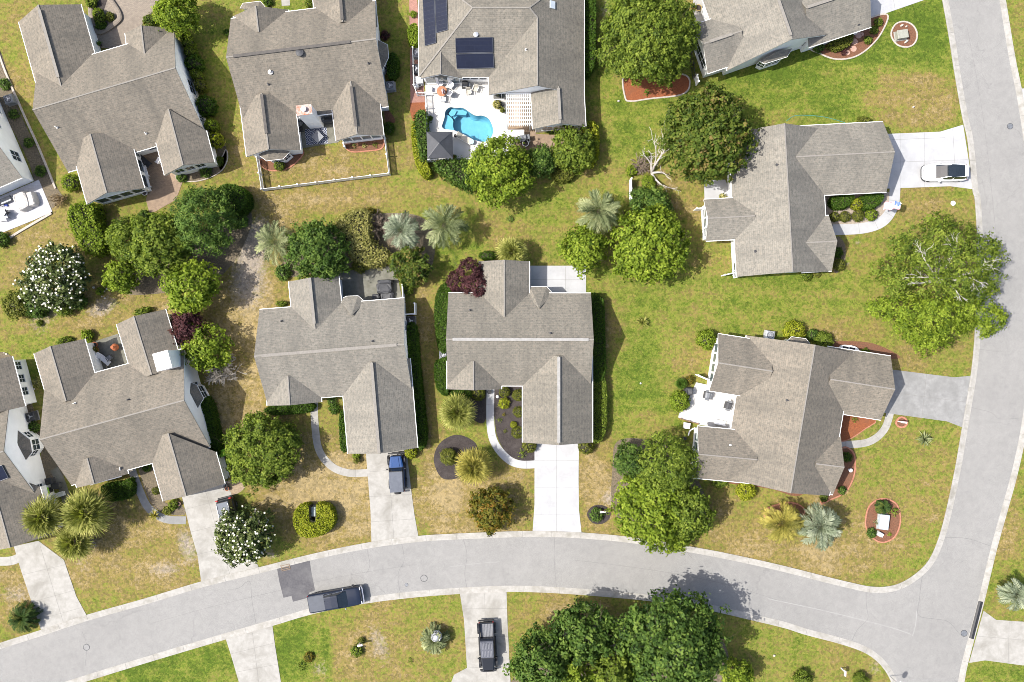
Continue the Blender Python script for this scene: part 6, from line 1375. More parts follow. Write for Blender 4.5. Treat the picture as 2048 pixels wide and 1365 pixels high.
# black open bed off-road truck
def ex_glad(t):
    arches(t, M_BLACK, (-1.9, 1.72), .96, .50, .26)
    bedm = M('ribbed_bed_liner', (.16, .165, .18), (.11, .115, .13), 5, .6)
    piece(t, 'bed_floor', bedm, lambda mb: [mb.box((-1.86, 0, .72), (1.5, 1.36, .04))]+[mb.box((-1.86, -.56+.16*k, .755), (1.48, .07, .035)) for k in range(8)])
    piece(t, 'bed_side', PK, lambda mb: [mb.box((-1.86, s*.76, .95), (1.7, .12, .46), 0, 0, .03) for s in (1, -1)]+[mb.box((-1.06, 0, .95), (.08, 1.4, .46))])
    piece(t, 'tailgate', PK, lambda mb: mb.box((-2.68, 0, .95), (.10, 1.56, .46), 0, 0, .03))
    piece(t, 'roof', M('charcoal_hard_top', (.075, .08, .10), (.055, .06, .076), 3, .6), lambda mb: mb.loft([[(x, y, z) for y, z in ((.74, 1.10), (.70, zt-.05), (.64, zt), (-.64, zt), (-.70, zt-.05), (-.74, 1.10))] for x, zt in ((-1.0, 1.72), (-.9, 1.80), (.2, 1.84), (.72, 1.82))]))
    piece(t, 'roof_rib', M('grey_roof_rib', (.22, .225, .25), (.16, .165, .185), 5, .6), lambda mb: [mb.box((x, -.48+.16*k, 1.84), (.62, .035, .04)) for k in range(7) for x in (-.50, .30)])
    piece(t, 'hood', PK, lambda mb: mb.loft([[(x, y, z) for y, z in ((w, .9), (w, 1.15), (w*.82, 1.22), (-w*.82, 1.22), (-w, 1.15), (-w, .9))] for x, w in ((1.05, .73), (1.8, .66), (2.3, .58))]))
    piece(t, 'windshield_frame', M_BLACK, lambda mb: [mb.beam((1.08, s*.70, 1.15), (.74, s*.66, 1.80), .07, .06) for s in (1, -1)]+[mb.beam((.76, -.68, 1.80), (.76, .68, 1.80), .07, .06)])
    piece(t, 'front_bumper', M_BLACK, lambda mb: mb.loft([[(x, y, z) for y, z in ((w, .46), (w, .66), (-w, .66), (-w, .46))] for x, w in ((2.44, .92), (2.6, .86), (2.7, .5))])); piece(t, 'rear_bumper', M_BLACK, lambda mb: mb.box((-2.80, 0, .56), (.14, 1.7, .18), 0, 0, .03))
    piece(t, 'grille', M_CHAR, lambda mb: mb.box((2.36, 0, .95), (.1, 1.08, .40), 0, 0, .05)); two(t, 'headlight', M_LAMP, (2.40, .42, .98), (.06, .2, .2)); two(t, 'mirror', M_BLACK, (.95, .96, 1.3), (.12, .24, .16)); two(t, 'tail_light', M_TAIL, (-2.72, .74, .95), (.06, .12, .26)); two(t, 'running_board', M_BLACK, (0, .88, .42), (2.0, .14, .06))
vehicle('black open bed off-road truck on the bottom driveway, nose towards the bottom edge', 'pickup truck', 'pickup_truck', (975, 1293.5), math.radians(-87),
        [(-1.02, .80, .50, 1.12), (1.0, .80, .46, 1.12), (1.2, .74, .46, 1.10), (2.3, .60, .48, 1.05)], [(-.96, .745, .71, 1.08, 1.70), (.7, .745, .68, 1.08, 1.74), (1.10, .72, .70, 1.08, 1.16)], None, PK, None, .96, (-1.9, 1.72), .43, 5.5, ex_glad)
# black people carrier under the magnolia, roof colour painted pale for sky reflection
def ex_suv(t):
    piece(t, 'roof_rail', M_CHROME, lambda mb: [mb.beam((-1.9, s*.62, 1.86), (.2, s*.62, 1.86), .05, .05) for s in (1, -1)])
    two(t, 'tail_light', M_TAIL, (-2.30, .72, 1.15), (.14, .26, .3)); two(t, 'headlight', M_LAMP, (2.2, .66, .8), (.26, .34, .16)); two(t, 'mirror', PG, (.85, 1.02, 1.15), (.16, .2, .16))
    piece(t, 'rear_wiper', M_BLACK, lambda mb: mb.beam((-2.2, 0, 1.4), (-2.26, .35, 1.25), .03, .03)); piece(t, 'rear_bumper', PG, lambda mb: mb.box((-2.42, 0, .55), (.16, 1.6, .24), 0, 0, .05))
    pillars(t, PG, [((1.05, .80, 1.06), (.25, .66, 1.74)), ((-2.1, .80, 1.1), (-2.0, .64, 1.74)), ((-.5, .87, 1.08), (-.55, .68, 1.76))])
vehicle('black family car with sky reflection painted on its ribbed roof, front half hidden under the kerbside magnolia', 'car', 'parked_car', (461, 1039), math.radians(-76),
        [(-2.40, .72, .45, .95), (-2.3, .86, .35, 1.06), (-1.8, .93, .28, 1.10), (0, .95, .25, 1.08), (1.0, .94, .25, 1.04), (1.7, .90, .27, .96), (2.2, .74, .32, .84), (2.36, .56, .38, .7)],
        [(-2.3, .80, .66, 1.04, 1.12), (-2.1, .82, .66, 1.04, 1.74), (-1.0, .86, .69, 1.04, 1.82), (.2, .85, .67, 1.04, 1.76), (.75, .82, .70, 1.04, 1.36), (1.2, .78, .70, 1.0, 1.05)],
        [(-2.05, .64, 1.75), (-1.0, .68, 1.82), (.22, .66, 1.77)], PG, M('roof_sky_reflection', (.10, .115, .14), (.08, .092, .115), 2, .5, 0, .2), .95, (-1.4, 1.45), .36, 4.8, ex_suv)

# ------------------------------------------------------------------ garden and street things
def at(px, py, z=0): return W(px, py, z)
def single(name, mats, label, cat, px, py, fn, z=0, rz=0, group=None):
    c = at(px, py, z); mb = MB(); fn(mb); o = mb.build(name, mats, None, None); o.location = (c.x, c.y, z if z < .5 else 0); o.rotation_euler.z = rz
    return tag(o, label, cat, group)
# heat pumps
def heat_pump(label, px, py, rz, m=M_GREYM):
    c = at(px, py, .8); t = thing('heat_pump', label, 'heat pump', (c.x, c.y, 0), 'heat pumps beside the house walls')
    def cab(mb):
        mb.box((0, 0, .46), (.92, .92, .72), 0, 0, .08)
        for k in range(9): mb.box((0, 0, .18+.07*k), (.935, .935, .025), 0, 0, .08)
    off = Vector((c.x, c.y, 0))
    def mk(name, mat, fn, par=t):
        mb = MB(); fn(mb); mb.v = [tuple(Vector(v)+off) for v in mb.v]; return mb.build(name, mat, par)
    mk('cabinet', m, cab); mk('base_pad', M_CONC, lambda mb: mb.box((0, 0, .05), (1.05, 1.05, .1)))
    g = mk('fan_guard', M_BLACK, lambda mb: [mb.lathe((0, 0, .81), [(.36, 0), (.36, .03), (.32, .03), (.32, 0)], 20)]+[mb.tube([(r*math.cos(a), r*math.sin(a), .85) for a in [2*math.pi*k/20 for k in range(21)]], .008, 4) for r in (.12, .2, .28)])
    mk('fan', M_STEEL, lambda mb: [mb.lathe((0, 0, .82), [(.09, 0), (.09, .03)], 12)]+[mb.box((.17*math.cos(a), .17*math.sin(a), .825), (.24, .13, .02), a, 0) for a in (0, 2.1, 4.2)], g)
    t.rotation_euler.z = rz; return t
heat_pump('grey heat pump in the litter strip at the left edge', 16, 198, .3); heat_pump('dark heat pump beside the white wall of the lower left house', 60, 834, .25, M_CHAR)
heat_pump('heat pump east of the house with the white chimney', 780, 171, .1); heat_pump('heat pump below the white privacy fence', 821, 642, 0, M_CHAR); heat_pump('small heat pump at the gap in the west hedge of the centre house', 887, 709, .05); heat_pump('pale heat pump on the north wall of the right lower house', 1541, 671, -.15, M_STEEL)
heat_pump('upper heat pump in the narrow yard between brick path and pool house', 833, 105, 0); heat_pump('lower heat pump in the narrow yard between brick path and pool house', 833, 137, 0, M_CHAR)
# picket fence of the yard, pool rail, privacy screens
def fence(label, pts, h, mat=M_TRIM, kind='picket', step=1.9, name='fence', cat='fence'):
    path = [W(p[0], p[1], h) for p in pts]; path = [Vector((p.x, p.y, 0)) for p in path]
    t = thing(name, label, cat, path[0]); mb = MB(); rl = MB()
    for a, b in zip(path[:-1], path[1:]):
        d = b-a; L = d.length; d.normalize(); n = max(1, round(L/step))
        for k in range(n+(1 if b is path[-1] else 0)):
            p = a+d*L*k/n; pm = MB(); pm.box((p.x, p.y, h/2+.03), (.11, .11, h+.06), math.atan2(d.y, d.x), 0, .012); pm.box((p.x, p.y, h+.08), (.15, .15, .04), math.atan2(d.y, d.x)); pm.build('post', mat, t)
        for z in ((.22, h-.18) if kind == 'picket' else (.12, h-.05)): rl.beam(a+Vector((0, 0, z)), b+Vector((0, 0, z)), .05 if kind != 'solid' else .09, .10)
        if kind == 'solid': mb.beam(a+Vector((0, 0, h/2)), b+Vector((0, 0, h/2)), .04, h-.1)
        else:
            m = int(L/(.12 if kind == 'picket' else .13)); w = .085 if kind == 'picket' else .03
            for k in range(1, m):
                p = a+d*L*k/m; mb.box((p.x, p.y, h/2), (w, .03, h-.1), math.atan2(d.y, d.x))
    rl.build('rail', mat, t); mb.build('pickets' if kind != 'solid' else 'panel', mat, t); return t
fence('white picket fence round the back lawn of the house with the white chimney', [(512, 314), (522, 378), (777, 346), (768, 272)], 1.2)
fence('white rail fence along the west and south of the pool terrace', [(825, 95), (827, 170), (833, 186), (850, 186), (853, 240), (856, 320), (940, 318)], 1.1, kind='rail')
fence('white rail fence at the lower right corner of the pool deck', [(1018, 278), (1030, 278), (1029, 320)], 1.1, kind='rail')
fence('white L shaped privacy fence beside the heat pump of the centre left house', [(809, 629), (829, 628), (829, 607)], 1.5, kind='solid', step=1.2); fence('white privacy panel at the end of the mossy patio', [(804, 570), (806, 602)], 1.5, kind='solid', step=1.3); fence('white privacy panel on the upper left of the mossy patio', [(677, 560), (680, 600)], 1.6, kind='solid', step=1.5)
fence('short white fence panel standing alone left of the dead tree', [(1263, 357), (1263, 398)], 1.3, kind='solid', step=1.1); fence('short white screen on the west corner of the right upper house', [(1394, 417), (1411, 416)], 1.4, kind='solid', step=.8); fence('short white screen at the lower west corner of the right upper house', [(1450, 550), (1468, 546)], 1.4, kind='solid', step=.8)
fence('slim white screen jutting from the glazed west wall of the right lower house', [(1397, 751), (1418, 760)], 1.4, kind='solid', step=.9); fence('white screen at the corner of the house by the red mulch bed', [(1395, 150), (1398, 163)], 1.4, kind='solid', step=.7); fence('white fence stub at the picket yard corner of the patterned rug patio', [(686, 286), (688, 293)], 1.0, kind='solid', step=.5)
fence('dark metal pickets between the great tree and the red mulch corner wall', [(1384, 105), (1391, 150)], 1.3, M_BLACK, 'rail', 1.2)
def wall_border():
    t = MB(); sweep(t, catmull(PX([(-4, 100), (12, 145), (45, 222), (80, 300), (112, 378)]), 6), [(-.1, -.05), (-.1, .14), (.1, .14), (.1, -.05)])
    tag(t.build('garden_border', M_BORDER, None, (0, 0, 0)), 'long low pale border between lawn and leaf litter strip', 'garden border')
    t = MB(); sweep(t, catmull(PX([(-4, 492), (40, 464), (104, 427)]), 4), [(-.12, -.05), (-.12, .16), (.12, .16), (.12, -.05)])
    tag(t.build('terrace_kerb', M_BORDER, None, (0, 0, 0)), 'pale kerb along the lower side of the white stone terrace', 'kerb')
wall_border()
hose = MB(); hose.tube([(p.x, p.y, .03) for p in catmull(PX([(1572, 243), (1590, 232), (1625, 232), (1655, 236), (1690, 246)]), 6)], .03, 5); tag(hose.build('garden_hose', M('teal_hose', (.05, .22, .19), (.035, .16, .14), 4, .5), None, (0, 0, 0)), 'thin teal garden hose lying on the lawn north of the right upper house', 'garden hose')
# solar panels
M_PV = paver_mat('solar_cells', (.010, .013, .028), (.008, .010, .022), .98, .42, (.018, .022, .036)); M_PV.node_tree.nodes['Principled BSDF'].inputs['Roughness'].default_value = .35; M_PV.node_tree.nodes['Principled BSDF'].inputs['Specular IOR Level'].default_value = .25
def solar(label, corners, zf, mat=M_PV):
    """corners in photo pixels clockwise from upper left, lying on the roof plane z=zf(x,y)"""
    P = []
    for c in corners:
        z = 4
        for _ in range(14): p = W(*c, z); z = zf(p)+.12
        P.append(W(*c, z))
    c = sum(P, Vector())/4; t = thing('solar_panel', label, 'solar panel', c, 'solar panels on the roofs')
    mb = MB(); mb.add(P+[p-Vector((0, 0, .05)) for p in P], [(3, 2, 1, 0), (4, 5, 6, 7), (0, 1, 5, 4), (1, 2, 6, 5), (2, 3, 7, 6), (3, 0, 4, 7)]); mb.build('cells', mat, t)
    fr = MB()
    for i in range(4): fr.beam(P[i], P[(i+1) % 4], .05, .07)
    fr.build('frame', M('dark_frame', (.06, .065, .08), (.045, .05, .06), 4, .5), t)
fB = lambda p: ZE+PITCH*(p.y-YB); fL = lambda p: ZE+PITCH*(p.x-XL)
solar('narrow long solar panel nearest the west eave', [(845, -14), (868, -14), (872, 86), (850, 92)], fL); solar('shorter solar panel second from the west eave', [(869.5, -14), (893, -14), (895, 60), (873, 66)], fL)
solar('upper of the two wide solar panels over the pool terrace', [(911, 77), (985.5, 75), (986, 105), (912, 107)], fB); solar('lower of the two wide solar panels over the pool terrace', [(912, 109), (986, 107), (988, 136), (914, 138)], fB)
gq = H11.gs[0]; fq = lambda p: gq.zr-PITCH*abs((p-gq.a).dot(gq.n))
solar('small solar panel on the roof at the left edge', [(-16, 936), (4, 931), (17, 956), (-4, 964)], fq)
# gazebo and pergola
def gazebo():
    P = [W(853, 264, 2.5), W(905, 264, 2.5), W(906, 317, 2.5), W(855, 317, 2.5)]; c = sum(P, Vector())/4; t = thing('gazebo', 'square gazebo with dark ribbed metal roof in the corner of the pool terrace', 'gazebo', (c.x, c.y, 0)); top = Vector((c.x, c.y, 3.35))
    mb = MB()
    for i in range(4):
        a, b = P[i], P[(i+1) % 4]
        mb.face([a, b, top][::-1]); mb.face([a-Vector((0, 0, .06)), b-Vector((0, 0, .06)), top-Vector((0, 0, .06))]); mb.face([a-Vector((0, 0, .06)), b-Vector((0, 0, .06)), b, a])
        for k in range(1, 12):
            f = k/12; s = a+(b-a)*f; g = abs(2*f-1); e = s+(top-((a+b)/2))*(1-g) if False else (a+(b-a)*.5+(top-(a+b)/2)*(1-g)) + (s-(a+b)/2)*1.0
            e = s+((top-(a+b)/2))*(1-g); mb.beam(s, e, .035, .03)
        mb.beam(a, top, .07, .05)
    mb.build('roof', M('dark_metal_roof', (.068, .07, .078), (.05, .052, .058), 3, .5, metal=.3), t)
    for p in P:
        q = p+(c-p)*.12; pm = MB(); pm.box((q.x, q.y, 1.25), (.12, .12, 2.36), 0, 0, .02); pm.build('post', M_TRIM, t)
    fm = MB()
    for i in range(4):
        a, b = P[i]+(c-P[i])*.10, P[(i+1) % 4]+(c-P[(i+1) % 4])*.10; a.z = b.z = 2.38; fm.beam(a, b, .1, .14)
    fm.build('beam', M_TRIM, t)
gazebo()
def pergola():
    x0, y0 = W(1013, 250, 2.6).xy; x1, y1 = W(1062.5, 186, 2.6).xy; t = thing('pergola', 'white slatted pergola beside the pool house wing', 'pergola', ((x0+x1)/2, (y0+y1)/2, 0))
    for x in (x0+.1, x1-.1):
        for y in (y0+.15, y1-.2): m = MB(); m.box((x, y, 1.22), (.14, .14, 2.44), 0, 0, .02); m.build('post', M_TRIM, t)
    m = MB()
    for y in (y0+.15, y1-.2): m.box(((x0+x1)/2, y, 2.42), (x1-x0+.2, .09, .2))
    m.build('beam', M_TRIM, t); m = MB(); n = 14
    for k in range(n): m.box((x0+(x1-x0)*k/(n-1), (y0+y1)/2, 2.58), (.06, y1-y0+.3, .14))
    m.build('rafters', M_TRIM, t); m = MB()
    for k in range(9): m.box(((x0+x1)/2, y0+(y1-y0)*(k+.2)/8.5, 2.68), (x1-x0+.1, .10, .04))
    m.build('slats', M_TRIM, t)
pergola()
# furniture prototypes
def local(t, name, mat, fn, par=None):
    mb = MB(); fn(mb); o = WL[t.name]; mb.v = [tuple(Vector(v)+o) for v in mb.v]; return mb.build(name, mat, par or t)
def chair(label, px, py, rz, m, fm=M_WHITEP, group=None, low=0):
    c = at(px, py, .5); t = thing('garden_chair', label, 'chair', (c.x, c.y, .07), group)
    local(t, 'seat', m, lambda mb: mb.box((0, 0, .42-low), (.52, .52, .07), 0, 0, .02)); local(t, 'backrest', m, lambda mb: mb.box((-.27, 0, .70-low), (.07, .52, .52), 0, 0, .02, -.2))
    for x in (-.22, .22):
        for y in (-.22, .22): local(t, 'leg', fm, lambda mb: mb.tube([(x, y, 0), (x, y, .40-low)], .025, 6))
    for y in (-.29, .29): local(t, 'armrest', fm, lambda mb: mb.box((-.02, y, .62-low), (.5, .06, .04), 0, 0, .01))
    t.rotation_euler.z = rz; return t
def lounger(label, px, py, rz, m=M_FABRIC, fm=M_WHITEP, group=None):
    c = at(px, py, .4); t = thing('sun_lounger', label, 'sun lounger', (c.x, c.y, .07), group)
    local(t, 'mattress', m, lambda mb: mb.box((.2, 0, .36), (1.2, .58, .08), 0, 0, .03)); local(t, 'backrest', m, lambda mb: mb.box((-.65, 0, .56), (.62, .58, .08), 0, 0, .03, .65)); local(t, 'frame', fm, lambda mb: [mb.box((0, s*.3, .29), (1.7, .05, .06)) for s in (1, -1)])
    for x in (-.7, .7):
        for y in (-.28, .28): local(t, 'leg', fm, lambda mb: mb.tube([(x, y, 0), (x, y, .28)], .025, 6))
    t.rotation_euler.z = rz; return t
def table(label, px, py, r, m, legm=M_WHITEP, square=None, h=.72, rz=0):
    c = at(px, py, h); t = thing('garden_table', label, 'table', (c.x, c.y, .06))
    local(t, 'table_top', m, (lambda mb: mb.box((0, 0, h-.03), (square[0], square[1], .05), 0, 0, .015)) if square else (lambda mb: mb.lathe((0, 0, h-.06), [(r*.95, 0), (r, .02), (r, .05), (r*.97, .06)], 22)))
    k = r*.6 if not square else 0
    for i in range(4):
        a = math.pi/4+i*math.pi/2; x, y = ((square[0]*.42*(1 if i in (0, 3) else -1), square[1]*.42*(1 if i < 2 else -1)) if square else (k*math.cos(a), k*math.sin(a)))
        local(t, 'leg', legm, lambda mb: mb.tube([(x, y, 0), (x, y, h-.05)], .03, 6))
    t.rotation_euler.z = rz; return t
CG = 'white chairs round the wooden pool terrace table'
table('round reddish wooden table with folded striped parasol on the pool terrace', 884, 183, .55, M('red_wood', (.33, .15, .075), (.24, .10, .05), 4, .6))
def parasol():
    c = at(886, 181, 1.6); t = thing('folded_parasol', 'folded red and white striped parasol through the wooden table', 'parasol', (c.x, c.y, .07))
    for k in range(10):
        a = 2*math.pi*k/10; local(t, 'canopy_fold', (M('red_cloth', (.30, .06, .05), (.22, .045, .04), 4, .9), M('white_cloth', (.7, .68, .66), (.58, .56, .55), 4, .9))[k % 2], lambda mb: mb.tube([(.03*math.cos(a), .03*math.sin(a), 1.95), (.13*math.cos(a), .13*math.sin(a), 1.5), (.17*math.cos(a), .17*math.sin(a), .95)], [.02, .06, .075], 6))
    local(t, 'pole', M_STEEL, lambda mb: mb.tube([(0, 0, 0), (0, 0, 2.05)], .022, 8))
parasol()
for lab, x, y, a in (('white chair left of the wooden pool terrace table', 870, 181, 0), ('white chair at the upper left of the wooden pool terrace table', 880, 168, -1.1), ('white chair at the upper right of the wooden pool terrace table', 901, 172, -2.3), ('white chair at the lower right of the wooden pool terrace table', 899, 188, 2.6), ('white chair below the wooden pool terrace table', 886, 199, 1.4)): chair(lab, x, y, a, M_WHITEP, group=CG)
chair('greenish garden chair by the pool house glass doors, right one', 951, 178, -1.9, M_FABRIC); chair('greenish garden chair below the black grill', 937, 184, -1.5, M_FABRIC)
lounger('sun lounger with dark headrest at the pool edge', 929, 277, -.5, M_FABRIC); table('small round pale teal side table at the foot of the sun lounger', 943, 284, .28, M('pale_teal', (.33, .45, .44), (.25, .35, .34), 4, .8), h=.45)
def grill(label, px, py, rz, hood, z=.05, w=1.2):
    c = at(px, py, 1); t = thing('barbecue_grill', label, 'grill', (c.x, c.y, z)); local(t, 'cart', M_CHAR, lambda mb: mb.box((0, 0, .42), (w*.9, .55, .78), 0, 0, .03)); local(t, 'lid', hood, lambda mb: mb.loft([[(x, y, zz) for y, zz in ((.28, .82), (.27, 1.0), (.12, 1.12), (-.12, 1.12), (-.27, 1.0), (-.28, .82))] for x in (-w*.36, w*.36)])); local(t, 'handle', M_STEEL, lambda mb: mb.tube([(-w*.25, -.33, .98), (w*.25, -.33, .98)], .02, 6))
    for s in (1, -1): local(t, 'side_shelf', M_GREYM, lambda mb: mb.box((s*w*.55, 0, .84), (w*.3, .5, .04), 0, 0, .01))
    t.rotation_euler.z = rz; return t
grill('black barbecue grill against the pool house wall', 930, 168, 0, M_BLACK, .07, .8); grill('grey barbecue grill beside the white counter at the pool deck corner', 1044, 276, .2, M_GREYM); grill('black covered barbecue at the right side of the pale deck', 1457, 812, 1.3, M_CHAR, .25, .8); grill('grey covered barbecue at the top of the pale deck', 1415, 791, 1.4, M_GREYM, .25, .8); grill('dark barbecue in the corner behind the tall white chimney', 656, 239, 3.2, M_BLACK)
def counter():
    c = at(1031, 267, .9); t = thing('serving_counter', 'white outdoor serving counter below the pergola', 'counter', (c.x, c.y, .05)); local(t, 'cabinet', M_WHITEP, lambda mb: mb.box((0, 0, .44), (1.75, .62, .84), 0, 0, .02)); local(t, 'counter_top', M_TRIM, lambda mb: mb.box((0, 0, .90), (1.85, .72, .06), 0, 0, .015)); local(t, 'sink', M_STEEL, lambda mb: [mb.box((.25, .18, .94), (.6, .12, .02)), mb.box((.25, -.18, .94), (.6, .12, .02))])
counter()
def pot(label, px, py, r, h, m, z=.05, plant=None, group=None):
    c = at(px, py, h); t = thing('plant_pot', label, 'plant pot', (c.x, c.y, z), group); local(t, 'pot', m, lambda mb: mb.lathe((0, 0, 0), [(r*.65, 0), (r*.95, h*.85), (r*1.05, h*.86), (r*1.05, h), (r*.88, h), (r*.85, h*.8)], 16)); local(t, 'soil', M_MULCHK, lambda mb: mb.lathe((0, 0, h*.8), [(r*.85, 0), (r*.8, .02)], 12))
    if plant:
        rng = np.random.default_rng(int(px*7+py)); V, T, _, _ = leaf_cloud([((0, 0, h+r*.7), (r*1.1, r*1.1, r*.9))], rng, .16, .15, 1.5, .3); new_obj('foliage', quads_mesh('foliage', V, T, [LF[plant]]), t)
    return t
pot('larger white rimmed pot on the tan pavers', 1051, 287, .34, .5, M_WHITEP); pot('smaller white rimmed pot on the tan pavers', 1056, 282, .22, .4, M_WHITEP); pot('terracotta pot with plant beside the garage of the centre left house', 713.5, 921, .26, .4, M_TERRA, 0, 'olive'); pot('upper terracotta pot by the notched patio wall', 189, 690, .3, .45, M_TERRA); pot('lower terracotta pot by the notched patio wall', 191, 700, .32, .4, M_TERRA, .05, 'rust'); pot('red pot at the garage corner behind the black family car', 454, 978, .22, .35, M_TERRA, .03); pot('pale pot leaning at the driveway corner of the left house', 357, 1008, .2, .35, M('rose_pot', (.35, .2, .17), (.25, .14, .12), 4, .8), 0); pot('round white planter at the corner of the glazed garden room', 289, 386, .28, .4, M_WHITEP, .03); pot('green pot by the white garage wall of the top left house', 199, 88, .2, .35, M_CHAR, .03, 'dark')
pot('stone planter at the pool deck right side', 993, 211, .36, .42, M('sand_pot', (.3, .27, .2), (.2, .18, .13), 4, .8), .07, 'varieg'); pot('small dark pot below the fire bowl', 1005, 222, .22, .35, M_CHAR, .07, 'olive'); pot('dark urn beside the sun lounger', 911, 272, .18, .4, M_GREYM, .07); pot('small planter on the patio of the right upper house', 1444, 395, .3, .4, M_CHAR, .05, 'varieg'); pot('gold glazed pot on the patio right of the broad tree', 1397, 16, .35, .45, M('gold_glaze', (.36, .26, .1), (.26, .19, .08), 4, .4), .05); pot('small red flower pot right of the broad tree', 1388, 14, .22, .4, M_TERRA, .05, 'redtip')
def fire_bowl():
    c = at(1000, 209, .5); t = thing('fire_bowl', 'square dark fire bowl on the pool deck', 'fire bowl', (c.x, c.y, .07)); local(t, 'base', M_CHAR, lambda mb: mb.box((0, 0, .22), (.62, .62, .42), 0, 0, .04)); local(t, 'bowl', M_BLACK, lambda mb: mb.lathe((0, 0, .42), [(.2, 0), (.3, .1), (.27, .1), (.18, .04)], 14)); t.rotation_euler.z = .7
fire_bowl()
# patterned rug with table, chairs, white chimney patio
def rug():
    m, nt, b, _ = base_mat('rug_pattern'); co = N(nt, 'ShaderNodeTexCoord').outputs['Object']
    sp = N(nt, 'ShaderNodeSeparateXYZ'); nt.links.new(co, sp.inputs[0])
    def tri(x): return math_(nt, 'ABSOLUTE', math_(nt, 'SUBTRACT', math_(nt, 'FRACT', x, 0), .5), 0)
    u = tri(math_(nt, 'MULTIPLY', sp.outputs[0], 1.9)); v = tri(math_(nt, 'MULTIPLY', sp.outputs[1], 1.45)); d = math_(nt, 'ADD', u, v)
    w = math_(nt, 'SINE', math_(nt, 'MULTIPLY', d, 20), 0)
    nt.links.new(ramp(nt, w, [(.42, (.022, .03, .06)), (.58, (.42, .43, .46))]), b.inputs['Base Color']); b.inputs['Roughness'].default_value = .95
    c = at(633, 273); mb = MB(); mb.box((0, 0, .062), (2.35, 1.75, .02)); o = mb.build('outdoor_rug', m, None, None); o.location = (c.x, c.y, 0); o.rotation_euler.z = math.radians(5); tag(o, 'navy and white lattice patterned rug below the tall white chimney', 'rug')
rug(); table('square grey table set diagonally on the patterned rug', 635, 274, .5, M_GREYM, M_CHAR, (1.0, 1.0), .6, .8)
chair('pale wicker chair in the corner left of the tall white chimney', 600, 247, -.5, M_GREYM, M_CHAR); chair('black egg shaped chair below the wicker chair', 601, 259, .2, M_BLACK, M_BLACK)
# left house patio, courtyard things
lounger('white cushioned lounger in the shade of the notched patio', 208, 719, -.7, M_WHITEP, M_CHAR); chair('dark framed chair behind the white lounger on the notched patio', 219, 716, 2.2, M_GREYM, M_CHAR)
def chiminea():
    c = at(227, 695, .8); t = thing('chiminea', 'orange terracotta chiminea stove on the notched patio', 'chiminea', (c.x, c.y, .04)); local(t, 'body', M_TERRA, lambda mb: mb.lathe((0, 0, .1), [(.2, 0), (.36, .2), (.4, .42), (.3, .62), (.14, .78), (.12, 1.0), (.16, 1.04), (.10, 1.04)], 18)); local(t, 'mouth', M_BLACK, lambda mb: mb.box((-.33, .1, .45), (.12, .26, .26), .2, 0, .04)); local(t, 'stand', M_BLACK, lambda mb: [mb.tube([(.22*math.cos(a), .22*math.sin(a), 0), (.22*math.cos(a), .22*math.sin(a), .2)], .02, 5) for a in (0, 2.1, 4.2)])
chiminea()
def wheelie(label, px, py, rz, lid):
    c = at(px, py, 1.0); t = thing('rubbish_bin', label, 'bin', (c.x, c.y, .02)); local(t, 'body', M_CHAR, lambda mb: mb.loft([[(x*k, y*k, z) for x, y in ((-.28, -.3), (.28, -.3), (.28, .3), (-.28, .3))] for z, k in ((.08, .82), (.95, 1.0))])); local(t, 'lid', lid, lambda mb: mb.loft([[(x*k, y*k, z) for x, y in ((-.36, -.36), (.34, -.36), (.34, .36), (-.36, .36))] for z, k in ((.96, 1.0), (1.02, 1.0), (1.06, .86))]))
    for s in (1, -1): local(t, 'wheel', M_RUBBER, lambda mb: mb.lathe((-.26, s*.28-.03, .1), [(.05, 0), (.1, 0), (.1, .06), (.05, .06)], 12, 0, 'y'))
    t.rotation_euler.z = rz; return t
wheelie('lime lidded bin by the white wall near the palm cluster', 92, 983, .3, M_LIME); wheelie('lime lidded bin between the garage wall and the large round tree', 444, 907, .3, M_LIME); wheelie('black lidded bin on the mossy slab near the white wall', 97, 963, .2, M_BLACK)
def bench(label, px, py, rz, m):
    c = at(px, py, .5); t = thing('garden_bench', label, 'bench', (c.x, c.y, .03)); local(t, 'seat', m, lambda mb: mb.box((0, 0, .43), (1.2, .45, .06), 0, 0, .015)); local(t, 'backrest', m, lambda mb: mb.box((0, .24, .68), (1.2, .06, .44), 0, 0, .015))
    for x in (-.5, .5): local(t, 'leg', m, lambda mb: mb.box((x, 0, .2), (.08, .42, .4)))
    t.rotation_euler.z = rz; return t
bench('upper grey white bench along the glazed wall of the paver courtyard', 290, 343, 1.85, M_WHITEP); bench('lower grey white bench along the glazed wall of the paver courtyard', 294, 365, 1.85, M_WHITEP); bench('white bench under the eave at the lower side of the pale deck', 1440, 845, 2.95, M_WHITEP); bench('white bench near the lime lidded bin by the palm cluster', 116, 991, .3, M_WHITEP)
lounger('dark lounger in the shade of the paver courtyard', 288, 322, -.7, M_CHAR, M_BLACK); chair('pale chair under the eave of the paver courtyard', 317, 322, 2.6, M_WHITEP)
table('black glass table on the mossy slab beside the bin', 110, 972, .4, M_BLACK, M_CHAR, (.9, .7))
